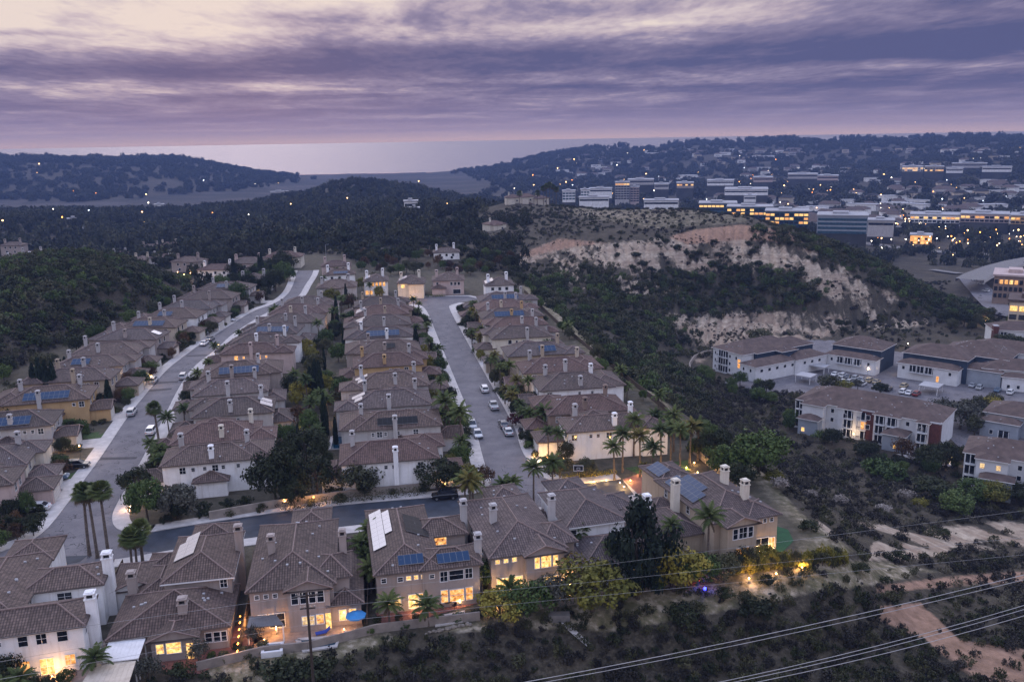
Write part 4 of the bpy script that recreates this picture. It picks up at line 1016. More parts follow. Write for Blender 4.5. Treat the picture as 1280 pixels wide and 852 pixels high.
def pnl(kind, side='S', D=17.5):
    if kind == 'blue': return [(side, 0, 4.0, 13.5, .8, 3.4, 'solar_blue', 9, 2)]
    if kind == 'blue_small': return [(side, 0, 8.5, 13.0, 1.2, 3.6, 'solar_blue', 4, 2)]
    if kind == 'black': return [(side, 0, 4.5, 12.5, .9, 3.0, 'solar_black', 8, 1)]
    if kind == 'black_small': return [(side, 0, 6.5, 9.5, 1.8, 3.8, 'solar_black', 3, 1)]
    if kind == 'silver_e': return [('E', 0, 2.2, 4.6, .5, 3.0, 'solar_silver', 2, 2), ('E', 0, 5.0, 7.2, .7, 3.6, 'solar_silver', 2, 2)]
    if kind == 'silver': return [('W', 0, 3.5, 6.0, .8, 3.2, 'solar_silver', 2, 2)]
    return []
PD = {'blue': 'blue solar panels', 'blue_small': 'small blue solar array', 'black': 'a long black solar row', 'black_small': 'small black solar array', 'silver_e': 'shiny silver panels', 'silver': 'one shiny silver panel'}
rowC = [(708, 541, 'stucco_white', '', [1.2, 4.5, 6.0, 8.2, 10, 13.5]), (684, 519, 'stucco_brown', '', [2, 3.2, 11]), (674, 489, 'stucco_white', '', [2, 9, 12]), (653.6, 467, 'stucco_beige', '', [2.5, 6, 8, 9]), (634, 446, 'stucco_tan', 'blue_small', [9]), (614, 424, 'stucco_cream', '', [5, 7, 9]), (614, 409, 'stucco_grey', '', []), (602, 399, 'stucco_ochre', 'blue', [5, 7, 8.5, 11]), (597, 388, 'stucco_beige', '', [3, 8]), (600, 377, 'stucco_grey', 'blue', [9])]
rowB = [(550, 572, 'stucco_white', '', [3, 7.8, 9.2, 14.5]), (554, 531, 'stucco_grey', 'black', [5, 8.5, 11, 12.2, 13.5]), (541, 505, 'stucco_grey', 'silver_e', [5, 8, 12]), (538, 481, 'stucco_grey', 'silver_e', [4, 9, 12]), (530, 455, 'stucco_ochre', '', [4, 6, 8]), (527, 438, 'stucco_taupe', 'black_small', []), (519, 420, 'stucco_white', 'blue', [5, 9]), (515, 405, 'stucco_taupe', 'silver_e', [5, 6.5, 8, 9.5]), (512, 392, 'stucco_tan', 'silver_e', []), (508, 381, 'stucco_tan', '', [3])]
rowA = [(198, 584, 'stucco_white', '', [3.4, 5.2, 7.2, 9, 10.4, 13]), (210, 557, 'stucco_cream', '', []), (238, 523, 'stucco_grey', 'silver_e', [5, 6.5, 9]), (239, 496, 'stucco_grey', '', [2, 3, 4, 8, 9.4]), (249, 473, 'stucco_taupe', 'blue', []), (273, 443.5, 'stucco_pink', '', [4, 6, 8, 10, 12]), (286, 431, 'stucco_white', '', [8, 10.5]), (300, 418, 'stucco_grey', 'blue', []), (322, 404, 'stucco_grey', '', []), (334, 393, 'stucco_beige', '', []), (350, 382, 'stucco_grey', '', [4])]
rowL = [(17, 605, 'stucco_pink', '', [3, 6]), (34, 580, 'stucco_cream', '', [2, 4, 5, 7]), (66, 531, 'stucco_grey', 'blue', [2, 3.5, 5, 10]), (112, 498, 'stucco_ochre', 'blue', [1.4, 3]), (138, 474, 'stucco_tan', '', [3, 5, 6, 7]), (155, 457, 'stucco_grey', 'blue_small', []), (173, 441, 'stucco_grey', '', [4, 6, 7]), (196, 424, 'stucco_taupe', 'silver', []), (220, 409, 'stucco_beige', 'blue', [3, 9]), (246, 397, 'stucco_white', 'blue_small', []), (265, 386, 'stucco_grey', '', []), (290, 373, 'stucco_taupe', '', []), (312, 361, 'stucco_grey', 'blue_small', [])]
ROWS = {}
def do_row(tag_, rows, mir, phrase, shortp, D, rzf, roofs, start=1):
    pts_ = [P(a[0], a[1], 6.0) for a in rows]
    # wall corner sits half a metre inside the eave corner
    for i, r_ in enumerate(rows):
        x, y = pts_[i]
        a = pts_[max(i - 1, 0)]; b_ = pts_[min(i + 1, len(pts_) - 1)]
        rz = rzf(y)
        lot = math.hypot(pts_[min(i + 1, len(pts_) - 1)][0] - x, pts_[min(i + 1, len(pts_) - 1)][1] - y) if i < len(rows) - 1 else 15
        lot = min(max(lot, 12.8), 17)
        c, s_ = math.cos(rz), math.sin(rz); ex = -.5 if mir else .5
        loc = (x + ex * c - .5 * s_, y + ex * s_ + .5 * c)
        col, pk = r_[2], r_[3]
        lit = {('A', 5): (0, 1, 2, 3, 4), ('B', 7): (0, 1, 2, 3), ('L', 0): (1,)}.get((tag_, i), ())
        label = f"{CL[col]} house" + (f" with {PD[pk]}" if pk else '') + f", {ORD[i]} from the corner, {phrase}"
        short = f"the {ORD[i]} {shortp} house"
        row_house(i, loc, rz, mir, lot, col, roofs[i % len(roofs)], label, short, r_[4], D, pnl(pk), y > 225, lit, seed={'C': 100, 'B': 201, 'A': 302, 'L': 400}[tag_] + i * 2 + (i // 3))
        ROWS.setdefault(tag_, []).append(HOUSES[-1])
do_row('C', rowC, False, 'straight street canyon side', 'canyon-side', 18.5, lambda y: R(9.5), ['roof_tile', 'roof_tile_red', 'roof_tile', 'roof_tile_red', 'roof_tile_grey'])
do_row('B', rowB, True, 'straight street inner side', 'straight-street inner', 18.5, lambda y: R(9.5), ['roof_tile_red', 'roof_tile', 'roof_tile_grey', 'roof_tile'])
do_row('A', rowA, False, 'curved street inner side', 'curved-street inner', 17.5, lambda y: R(12.6) if y < 210 else (R(7) if y < 245 else R(1)), ['roof_tile', 'roof_tile_red', 'roof_tile', 'roof_tile_grey'])
do_row('L', rowL, True, 'curved street hill side', 'hill-side', 19, lambda y: R(15) if y < 200 else (R(8) if y < 245 else R(0)), ['roof_tile', 'roof_tile_grey', 'roof_tile'])

# ---------------------------------------------------------------- street fronts: drives, lawns
ROADS = [kLL + kLR[::-1], [p for p in kCT if p[1] > 150] + [p for p in kCR if p[1] > 150], pz([(188, 662), (560, 616), (720, 600), (790, 600), (795, 622), (600, 646), (440, 662), (300, 679), (150, 702), (0, 730), (0, 690)])]
for tg, hs in ROWS.items():
    for i, h in enumerate(hs):
        mx = -1 if tg in 'BL' else 1
        v0 = {'C': 100, 'B': 201, 'A': 302, 'L': 400}[tg] + i * 2 + (i // 3)
        s_ = v0 % 3
        a, b_ = (.3, 5.8) if s_ == 0 else ((5.0, 10.6) if s_ == 1 else (.6, 6.2))
        w_ = h['wpt']
        dep = {'C': -9.2, 'B': -8.6, 'A': -8.2, 'L': -7.4}[tg]
        kb = {'C': kCR, 'B': kCT, 'A': kLR, 'L': kLL}[tg]; q_ = w_(0, (a + b_) / 2); e_ = -min(float(segdist(q_[0], q_[1], kb, False)) - .4, 13)
        mb = MB(); mb.prism([w_(-3.9, a), w_(e_, a - .4), w_(e_, b_ + .4), w_(-3.9, b_)], 0, .10, 'concrete')
        tag(mb.build('driveway'), kind='structure')
        c, d = (b_ + .9, b_ + 5.0) if s_ != 1 else (-.5, 4.2)
        mb = MB(); mb.prism([w_(-.3, c), w_(min(e_ + 3.2, -1.2), c), w_(min(e_ + 3.2, -1.2), d), w_(-.3, d)], 0, .05, 'lawn' if (i * 7 + ord(tg)) % 3 == 0 else 'mulch')
        tag(mb.build('front_yard'), kind='structure')
for l, m_ in (([(700, 605), (712, 603), (760, 585), (775, 597)], 'mulch'), ([(778, 599), (797, 617), (852, 612), (858, 592), (850, 588), (800, 592)], 'paver_red'), ([(780, 585), (860, 575), (862, 590), (800, 593)], 'lawn'), ([(925, 640), (945, 650), (985, 662), (992, 676), (978, 690), (930, 690)], 'turf_green'), ([(190, 800), (300, 782), (330, 798), (250, 842), (205, 840)], 'paver_red'),
             ([(310, 770), (450, 765), (455, 790), (400, 800), (318, 812)], 'paver_tan'), ([(470, 766), (600, 742), (604, 752), (520, 776), (474, 782)], 'paver_red'), ([(40, 830), (130, 800), (150, 852), (60, 900)], 'paver_tan'), ([(655, 579), (680, 590), (702, 590), (690, 572)], 'lawn'), ([(648, 528), (672, 534), (668, 545), (650, 540)], 'lawn'), ([(112, 520), (150, 512), (140, 524), (118, 530)], 'lawn'), ([(110, 548), (133, 540), (122, 556), (104, 560)], 'lawn'), ([(80, 596), (98, 588), (95, 598), (78, 604)], 'lawn'), ([(552, 532), (574, 532), (576, 539), (552, 540)], 'lawn')):
    sheet('garden_ground', pz(l), .07, m_)
sheet('apartment_lot', pz([(905, 478), (1000, 425), (1040, 425), (1250, 462), (1290, 470), (1290, 560), (1200, 560), (1160, 520), (1000, 490), (950, 490)], -27), -26.97, 'asphalt')
sheet('apartment_path', pz([(1120, 567), (1150, 570), (1195, 578), (1192, 584), (1140, 574)], -27), -26.95, 'concrete')

# ---------------------------------------------------------------- apartments in the hollow
def balcony(root, x, y, z, w=2.6, lit_=False, rz=0, col='siding_white'):
    m_ = MB(); m_.box(-w / 2, w / 2, -.02, .02, 0, 2.3, 'window_lit' if lit_ else 'glass_dark')
    m_.box(-w / 2 - .15, w / 2 + .15, -1.3, -.02, -.2, 0, col)
    for k in range(-1, 2): m_.box(k * w / 2 - .09, k * w / 2 + .09, -1.3, -1.14, 0, 2.5, col)
    m_.box(-w / 2, w / 2, -1.27, -1.2, .85, .98, 'metal_dark')
    for k in range(9): m_.box(-w / 2 + w * (k + .5) / 9 - .02, -w / 2 + w * (k + .5) / 9 + .02, -1.26, -1.22, 0, .85, 'metal_dark')
    m_.build('balcony', root, (x, y, z), rz)
def apart(label, loc, rz, blocks, wall, wins, bal, vents=22, seed=1, roof='roof_shingle'):
    r_ = house(label, (*loc, -27), R(rz), False, [b[:5] + ((b[5] if len(b) > 5 else ''), (b[6] if len(b) > 6 else wall), 'wt') for b in blocks], wall, roof, (), wins, (), (), True, None, False, seed, None, 'apartment building', 'apartment_building', vents)
    for b in bal: balcony(r_, *b)
    HOUSES[-1]['short'] = 'the apartment blocks'
    return r_
gw = lambda xs, z, y=0, w=.9, h=1.2, m_=G_: [('S', y, x, z, w, h, m_) for x in xs]
apart('long three-storey white apartment block with a red brick bay, nearest the brush slope', (88.0, 261.0), -39,
      [(0, 41, 0, 17, 8.8, 'x'), (2.8, 9.2, -3.2, 2, 8.8, 'x'), (3.0, 8.8, -6.4, -2.4, 5.0, 'y', 'siding_slate'), (13, 19.5, -1.2, 1, 8.7, 'x'), (23.5, 30.5, -1.4, 1.2, 8.72, 'x'), (27.5, 33.5, -6, 0, 4.9, 'x', 'siding_slate'), (35.5, 38.5, -2.0, 1, 8.7, 'x'), (18.9, 23.3, -.5, .8, 8.66, 'xflatno', 'brick_red'), (38.5, 41.4, -.8, .8, 8.6, 'xflat', 'brick_red')], 'siding_white',
      gw([11, 32.5], 6.4) + gw([11, 32.5], 3.6) + gw([21.6], 6.3, -.5, 1.1, 1.3) + gw([21.6], 3.4, -.5, 1.1, 1.3) + gw([15.2, 36.6], 6.2, -2.05) + gw([4.6], 1.0, -6.4, .9, 1.2, 'window_lit_bright') + gw([31], 1.0, -6, .8, 1.1, 'window_lit_bright') + [('W', 0, a, z, .9, 1.2, G_) for a in (3, 8, 12) for z in (3.4, 6.2)],
      [(x, y, z, 2.5, l) for x, y, ls in ((1.3, -.02, (0, 0, 0)), (16.2, -1.22, (0, 0, 0)), (19.9, -.52, (0, 1, 0)), (25.3, -1.42, (0, 0, 0)), (28.6, -1.42, (0, 0, 0)), (37.0, -2.02, (0, 0, 0))) for z, l in zip((6.0, 3.1, .2), ls)], 26, 31)
apart('three-storey apartment block under the bluff with a navy upper wall and stepped shingle roofs', (78.0, 331.5), -60,
      [(0, 15.5, 0, 30, 8.7, 'y'), (5, 17, 6, 36, 8.75, 'y', 'siding_navy'), (15.5, 23.5, -1, 20, 5.8, 'y'), (15, 24, 19, 36, 5.75, 'y'), (13, 20, 16, 24, 8.6, 'x', 'siding_navy')], 'siding_white',
      gw([1.5, 9.2, 12.5], 6.2) + gw([1.5, 9.2], 3.4) + gw([1.5, 9.2], .9) + gw([14], 3.3, 0, 1.4, 3.3, 'window_lit') + gw([17.5, 21], 3.4, -1) + [('E', 23.5, a, 3.5, 1.3, 1.1, G_) for a in (2, 6, 10, 14, 18)] + [('E', 24, a, 3.5, 1.3, 1.1, G_) for a in (24, 28, 32)],
      [(x, -.02, z, 2.5, 0) for x in (4.3, 6.8) for z in (6.0, 3.1, .2)], 26, 32)
apart('apartment block with navy upper storey over white balconies, left of the lit stair', (121.0, 329.5), -42,
      [(0, 19, 0, 6.5, 5.8, 'x'), (.6, 19, 5, 20, 8.7, 'x', 'siding_navy')], 'siding_white', gw([2.5], 3.5) + gw([16.5], 3.5), [(x, -.02, 3.1, 2.6, 0) for x in (6, 9, 12.5)] , 16, 33)
apart('largest apartment block, two broad shingle roofs stepping back to the bluff beyond the car park', (142.6, 314.6), -42,
      [(0, 20.5, 0, 6.5, 5.8, 'x'), (0, 22, 5, 20, 8.7, 'x', 'siding_navy'), (10, 33, 14, 32, 8.9, 'x', 'siding_navy'), (16, 40, 28, 42, 8.8, 'x'), (20, 33, 6, 14, 5.8, 'x', 'siding_slate')], 'siding_white', gw([2, 18], 3.5) + gw([14], .6, 0, .9, 2.1, 'window_lit'), [(x, -.02, 3.1, 2.6, 0) for x in (5.5, 8.2, 11)], 30, 34)
apart('pale apartment block at the edge of the view above the mustard shrubs', (115.5, 212.8), -33,
      [(0, 26, 0, 14, 8.7, 'x'), (3, 10, -3.2, 1, 8.7, 'x'), (4.5, 11.5, -6.5, -2.4, 4.9, 'x', 'siding_slate'), (15, 24, -3, 1, 8.7, 'x')], 'siding_white', gw([4.4, 8], 6.2, -3.2, 1.0, 1.3, D_) + gw([12.5], 6.1) + gw([12.5], 3.4) + [('W', 0, a, z, .9, 1.2, G_) for a in (3, 8) for z in (3.4, 6.2)],
      [(1.5, -.02, z, 2.4, 0) for z in (6.0, 3.1, .2)] + [(16.8, -3.02, 6.0, 2.6, 0), (16.8, -3.02, 3.1, 2.6, 1), (20, -3.02, 3.1, 2.6, 1)], 14, 35)
apart('two-storey white apartment house beside the far bend of the lot', (167.0, 301.5), -24, [(0, 26, 0, 13, 6.6, 'x'), (6, 14, -4, 1, 5.0, 'x')], 'siding_white', gw([3, 17, 22], 4) + gw([8, 11], 1, -4), [(16, -.02, .2, 2.6, 0)], 8, 36)
apart('apartment house with a covered porch lamp at the edge of the car park', (142.0, 253.0), -40, [(0, 28, 0, 13, 6.4, 'x'), (0, 10, -4, 1, 4.9, 'x')], 'siding_slate', gw([13, 18], 4) + gw([3], 1, -4), [(6.5, -4.02, .2, 2.8, 0)], 8, 37)
apart('white apartment house with a brick end wall up against the trees', (204.0, 363.0), -14, [(0, 30, 0, 13, 6.4, 'x'), (-.4, 1.6, -1, 2, 8, 'xflat', 'brick_red')], 'siding_white', gw([6, 12], 4), [(3.5, -.02, .2, 2.6, 0), (3.5, -.02, 3.2, 2.6, 0)], 8, 38)
for (px, py, w, d, rz, lb) in ((1024, 465, 6, 5, -42, 'white flat carport near the parked cars, farther one'), (1007, 477, 6, 6, -42, 'white flat carport behind the apartment roof, nearer one'), (1163, 490, 6.5, 6.5, -42, 'white flat-roofed carport standing alone by the open lot')):
    x, y = P(px, py, -27); r_ = empty('carport', (x, y, -27), R(rz), lb, 'carport')
    m_ = MB(); m_.box(-w / 2, w / 2, -d / 2, d / 2, 2.5, 2.8, 'roof_flat'); m_.build('roof', r_)
    for a in (-1, 1):
        for b_ in (-1, 1): m_ = MB(); m_.box(a * (w / 2 - .3) - .08, a * (w / 2 - .3) + .08, b_ * (d / 2 - .3) - .08, b_ * (d / 2 - .3) + .08, 0, 2.5, 'trim_white'); m_.build('post', r_)

# ---------------------------------------------------------------- houses past the end of the streets
def uhouse(px, py, w, d, rz, wall, label, short, z=None, h=6.0, wins=(), roof='roof_tile', mirror=False, panels=(), extra=(), seed=0, garages=()):
    x, y = P(px, py, h + (z or 0))
    zz = z if z is not None else zat(x, y)
    if z is None:
        for _ in range(4): x, y = P(px, py, h + zz); zz = zat(x, y)
    rg = random.Random(seed)
    bl = [(0, w, 0, d, h)] + list(extra)
    ch = [(w * .12, d * .4, 0, h + 2.9, 1.1), (w * .8, d * .6, 0, h + 3.3, 1.1)]
    if not wins: wins = [('S', 0, w * f, h - 2.0, 1.1, 1.2, G_) for f in (.25, .5, .75)] + [('S', 0, w * f, .9, 1.2, 1.3, rg.choice([G_, G_, D_])) for f in (.3, .7)]
    return house(label, (x, y, zz), R(rz), mirror, bl, wall, roof, ch, wins, panels, garages, True, short, True, seed, vents=3, base_z=-4)
uhouse(497, 354, 10.5, 12, 4, 'stucco_cream', 'cream two-storey house whose garage is floodlit at the closed street end', 'the floodlit-garage house', 0, 6, [('S', 0, 2, 4, 1.4, 1.4, Lb), ('S', 0, 7.5, 4, 1.3, 1.3, G_)], panels=[('W', 0, 3, 9, .7, 4, 'solar_silver', 4, 2)], extra=[(4.5, 10.4, -2.4, 2, 5.9)], seed=21, garages=[('S', -2.4, 7.5, 4.4)])
uhouse(541, 351, 12.5, 12, 4, 'stucco_pink', 'pinkish two-storey house with a row of upper windows, facing down the straight street', 'the pinkish street-end house', 0, 6, [('S', 0, x, 4, .9, 1.3, G_) for x in (1.8, 7.5, 9, 10.5)] + [('S', 0, 2.5, .4, 2, 2.2, G_), ('S', 0, 9.6, .5, 3, 1.8, G_)], extra=[(-.4, 5, -2.5, 3, 3.3)], seed=22)
uhouse(455, 352, 9.5, 12, 8, 'stucco_white', 'white house with a glowing orange upper gallery near the closed street end', 'the glowing-gallery house', 0, 6, [('S', 0, x, 4, .9, 1.5, Lm) for x in (3.5, 5, 6.5, 8)] + [('S', 0, x, .6, 1.2, 1.6, Lm) for x in (1, 2.6)], seed=23, panels=[('W', 0, 3, 9, .7, 3, 'solar_silver', 3, 1)])
uhouse(396, 360, 15, 11, 8, 'stucco_grey', 'grey house with an arched window bay where the curved street bends away', 'the grey house at the bend', 0, 6, seed=24, extra=[(5, 9, -2, 3, 5.9)])
uhouse(405, 344, 13, 9, 10, 'stucco_white', 'white-walled house, nearer of two stacked behind the bend', 'the white house behind the bend', 0, 6, seed=25, panels=[('S', 0, 4, 10, .8, 2.5, 'solar_blue', 5, 1)])
uhouse(402, 333, 13, 9, 10, 'stucco_pink', 'pink-walled house, farther of two stacked behind the bend', 'the pink house behind the bend', 0, 6, seed=26, roof='roof_tile_red')
uhouse(607, 357, 11, 11, 6, 'stucco_white', 'white house with dazzling silver roof panels past the canyon-side row', 'the white house past the canyon row', 0, 6, seed=27, panels=[('W', 0, 2, 9, .6, 3.8, 'solar_silver', 4, 2)])
for i, (px, py, w, d, rz, wl_, lb) in enumerate((
        (296, 352, 12, 12, 2, 'stucco_grey', 'grey house, first beyond the hill-side row before the tall hedge trees'),
        (247, 337, 17, 10, -4, 'stucco_white', 'long white-walled house among trees past the hill-side row'), (286, 329, 16, 11, -8, 'stucco_pink', 'dusky pink house left of the lit one past the tree belt'), (330, 322, 18, 11, 4, 'stucco_cream', 'wide cream house with lamps along its eaves past the tree belt'),
        (214, 327, 15, 10, -12, 'stucco_taupe', 'taupe house above the lit garden by the side road'), (186, 320, 13, 10, -10, 'stucco_grey', 'grey house behind small cypresses beyond the dark hill'), (163, 323, 10, 10, -14, 'stucco_beige', 'beige gable-end house beside the dark hill crest'), (137, 318, 11, 9, -10, 'stucco_grey', 'outermost grey house poking over the dark hill crest'), (174, 309, 14, 9, -6, 'stucco_taupe', 'taupe house on the top row behind the dark hill'), (198, 306, 14, 9, -6, 'stucco_beige', 'beige house ending the top row behind the dark hill'),
        (2, 326, 16, 10, 0, 'stucco_white', 'white house with an arched window left of the dark hill crest'), (22, 319, 14, 9, 4, 'stucco_grey', 'grey house just above the arched-window house'), (0, 307, 13, 9, 0, 'stucco_taupe', 'taupe house highest in the far left cluster'))):
    uhouse(px, py, w, d, rz, wl_, lb, 'the houses past the tree belt', -6 if i >= 10 else None, 5.6, seed=40 + i, roof=['roof_tile', 'roof_tile_red'][i % 2], wins=([('S', 0, w * f, 3.6, 1.2, 1.1, Lb) for f in (.3, .45, .6, .75)] if i == 3 else ()))
sheet('side_road', [P(a, b, zat(*P(a, b, -3)) ) for a, b in ((172, 345), (188, 341), (205, 343), (222, 352), (232, 362), (222, 366), (210, 362), (196, 358))], -1.2, 'asphalt')

# ---------------------------------------------------------------- far valley: offices, hotel, shops
def at_r(px, r, py=240):
    x, y, z = PR(px, py, r); return x, y
def zof(py, px, r): return PR(px, py, r)[2]
FARB = []
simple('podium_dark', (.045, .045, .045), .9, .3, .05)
def farb(name, label, cat, px0, px1, r, ytop, depth, wall, roofm='roof_flat', bands=2, lit_rows=(), rz=0, glassm='glass_dark', cols=0, group=None):
    xa, ya = at_r(px0, r, ytop); xb, yb = at_r(px1, r, ytop)
    zt = zof(ytop, (px0 + px1) / 2, r); zb = min(zat(xa, ya), zat(xb, yb)) - 3
    FARB.append(((xa + xb) / 2, (ya + yb) / 2, label))
    w = math.hypot(xb - xa, yb - ya); ang = math.atan2(yb - ya, xb - xa) + R(rz)
    root = empty(name, (xa, ya, zb), ang, label, cat, group)
    h = max(zt - zb, 5)
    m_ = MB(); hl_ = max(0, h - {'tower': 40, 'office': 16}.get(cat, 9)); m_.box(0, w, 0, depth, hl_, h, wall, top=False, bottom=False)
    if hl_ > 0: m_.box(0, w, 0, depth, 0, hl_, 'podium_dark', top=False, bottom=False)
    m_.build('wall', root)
    m_ = MB(); m_.box(-.8, w + .8, -.8, depth + .8, h, h + 1.0, roofm); m_.box(w * .3, w * .62, depth * .3, depth * .7, h + 1.0, h + 3.0, roofm); m_.build('roof', root)
    k = 0
    for b in range(bands):
        z0 = h - 1.4 - (b + 1) * 3.9 + 1.0
        if z0 < 2: break
        rg = random.Random(int(px0) + b)
        n = cols or max(1, int(w / 4.5))
        for c in range(n):
            lm = (lit_rows and b in lit_rows and rg.random() < .6)
            if not cols and not lm and not lit_rows and c: continue
            x0 = w * c / n + .4; x1 = w * (c + 1) / n - .4
            if not lit_rows and not cols: x0, x1 = .6, w - .6
            m_ = MB(); m_.box(x0, x1, -.25, -.02, z0, z0 + 2.3, ('window_lit_bright' if rg.random() < .5 else 'window_lit') if lm else glassm); m_.build('window', root); k += 1
    return root
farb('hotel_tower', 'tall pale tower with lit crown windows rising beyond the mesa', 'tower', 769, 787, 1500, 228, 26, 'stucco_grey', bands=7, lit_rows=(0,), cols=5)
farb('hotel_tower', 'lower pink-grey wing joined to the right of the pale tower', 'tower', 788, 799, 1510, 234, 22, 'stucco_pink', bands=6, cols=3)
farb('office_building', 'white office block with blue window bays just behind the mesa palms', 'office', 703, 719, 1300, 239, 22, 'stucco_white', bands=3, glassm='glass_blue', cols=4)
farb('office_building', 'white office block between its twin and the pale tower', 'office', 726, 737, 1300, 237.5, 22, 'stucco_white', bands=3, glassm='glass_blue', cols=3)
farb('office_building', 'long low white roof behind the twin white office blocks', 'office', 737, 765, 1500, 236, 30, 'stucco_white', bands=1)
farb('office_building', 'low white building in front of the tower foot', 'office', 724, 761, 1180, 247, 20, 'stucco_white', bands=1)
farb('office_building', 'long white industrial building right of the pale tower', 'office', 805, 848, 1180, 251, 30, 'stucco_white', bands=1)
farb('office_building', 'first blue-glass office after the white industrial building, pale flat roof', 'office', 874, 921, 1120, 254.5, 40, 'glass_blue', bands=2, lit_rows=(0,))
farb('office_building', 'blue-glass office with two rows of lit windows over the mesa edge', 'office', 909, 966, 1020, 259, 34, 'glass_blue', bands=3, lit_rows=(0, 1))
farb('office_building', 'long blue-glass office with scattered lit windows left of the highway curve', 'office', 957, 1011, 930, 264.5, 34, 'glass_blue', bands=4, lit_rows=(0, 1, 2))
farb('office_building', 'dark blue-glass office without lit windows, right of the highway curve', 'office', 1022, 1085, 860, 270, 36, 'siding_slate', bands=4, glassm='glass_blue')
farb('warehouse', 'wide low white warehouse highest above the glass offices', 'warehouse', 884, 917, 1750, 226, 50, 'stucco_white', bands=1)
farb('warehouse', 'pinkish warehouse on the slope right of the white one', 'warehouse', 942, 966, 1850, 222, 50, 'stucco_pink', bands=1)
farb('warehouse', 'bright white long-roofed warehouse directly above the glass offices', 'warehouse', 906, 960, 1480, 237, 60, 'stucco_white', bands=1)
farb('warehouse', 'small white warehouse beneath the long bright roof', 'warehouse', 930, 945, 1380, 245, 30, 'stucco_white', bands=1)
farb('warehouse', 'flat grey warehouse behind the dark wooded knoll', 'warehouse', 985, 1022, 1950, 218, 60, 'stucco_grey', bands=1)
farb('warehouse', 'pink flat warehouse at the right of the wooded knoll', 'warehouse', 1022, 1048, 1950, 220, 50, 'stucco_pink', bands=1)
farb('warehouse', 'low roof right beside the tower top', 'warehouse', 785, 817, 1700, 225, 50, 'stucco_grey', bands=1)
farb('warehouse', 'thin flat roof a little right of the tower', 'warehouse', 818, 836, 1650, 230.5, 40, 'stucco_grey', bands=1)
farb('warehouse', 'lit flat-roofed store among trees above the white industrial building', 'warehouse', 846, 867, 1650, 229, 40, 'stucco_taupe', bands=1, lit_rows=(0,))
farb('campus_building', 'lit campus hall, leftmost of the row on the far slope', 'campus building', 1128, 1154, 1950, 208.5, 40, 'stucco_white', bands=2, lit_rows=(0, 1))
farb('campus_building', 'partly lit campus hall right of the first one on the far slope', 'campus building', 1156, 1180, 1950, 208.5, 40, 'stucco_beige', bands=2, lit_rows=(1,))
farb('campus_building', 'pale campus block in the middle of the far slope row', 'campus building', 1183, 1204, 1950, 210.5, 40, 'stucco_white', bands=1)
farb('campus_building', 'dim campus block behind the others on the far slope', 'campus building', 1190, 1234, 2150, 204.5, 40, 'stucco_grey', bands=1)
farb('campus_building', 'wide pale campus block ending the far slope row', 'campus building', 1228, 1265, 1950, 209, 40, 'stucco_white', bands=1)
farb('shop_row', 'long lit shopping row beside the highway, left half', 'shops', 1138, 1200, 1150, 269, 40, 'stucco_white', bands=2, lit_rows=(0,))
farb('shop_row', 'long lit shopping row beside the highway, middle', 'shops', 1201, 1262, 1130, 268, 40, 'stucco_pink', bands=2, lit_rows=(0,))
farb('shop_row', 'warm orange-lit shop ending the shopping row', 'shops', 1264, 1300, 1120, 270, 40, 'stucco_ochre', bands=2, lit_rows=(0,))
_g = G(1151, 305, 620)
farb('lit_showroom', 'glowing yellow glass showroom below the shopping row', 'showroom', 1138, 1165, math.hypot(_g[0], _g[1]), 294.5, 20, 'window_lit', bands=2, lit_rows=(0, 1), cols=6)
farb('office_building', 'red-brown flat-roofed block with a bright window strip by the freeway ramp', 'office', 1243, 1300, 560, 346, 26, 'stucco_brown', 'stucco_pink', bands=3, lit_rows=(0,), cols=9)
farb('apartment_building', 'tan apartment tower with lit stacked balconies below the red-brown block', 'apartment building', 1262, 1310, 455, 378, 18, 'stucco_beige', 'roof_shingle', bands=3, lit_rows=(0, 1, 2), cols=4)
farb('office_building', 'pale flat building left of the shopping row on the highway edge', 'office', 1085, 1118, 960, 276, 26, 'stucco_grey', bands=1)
for i, (px0, px1, r, yt, w_) in enumerate(((505, 522, 900, 252, 'stucco_white'), (512, 524, 820, 261, 'stucco_white'), (85, 100, 1150, 279, 'stucco_white'), (193, 205, 1350, 242 + 14, 'stucco_white'), (338, 360, 1500, 240, 'stucco_grey'), (100, 112, 980, 287, 'stucco_grey'))):
    farb('villa', ['white villa high among dark trees right of the middle hill', 'white villa one terrace below the upper villa', 'white low hall in the dark wooded valley', 'pale shed at the lagoon edge', 'grey low building on the lagoon side of the middle hill', 'small grey house in the wooded valley below the white hall'][i], 'villa', px0, px1, r, yt, 14, w_, 'roof_flat', bands=1)
for i, (px, py, w, lb) in enumerate(((632, 247, 12, 'red-tiled house leftmost on the mesa rim'), (649, 246, 13, 'red-tiled house in the middle of the mesa rim beside palms'), (668, 248, 12, 'red-tiled house rightmost on the mesa rim'), (655, 255, 10, 'small red-tiled house a step below the mesa rim'), (612, 281, 12, 'terracotta-roofed house alone in the scrub below the mesa rim'))):
    x, y = at_r(px, 700 if i < 4 else 560, py); zz = zof(py, px, 700 if i < 4 else 560) - 4.4
    m_ = None
    house(lb, (x, y, zz), R(5 + i * 6), False, [(0, w, 0, 10, 4.4, 'x'), (2, 7, -3, 3, 4.2, 'y')], 'stucco_cream', 'roof_tile_red', [(3, 5, 4, 7.4, 1.0)], [('S', 0, 9, 1.2, 1.2, 1.2, G_)], far=True, short='the mesa-rim houses', seed=60 + i, vents=0, base_z=-8)
uhouse(542, 316, 13, 9, 5, 'stucco_white', 'white gabled house alone on the scrub slope behind the street end', 'the lone scrub-slope house', None, 4.2, seed=70)

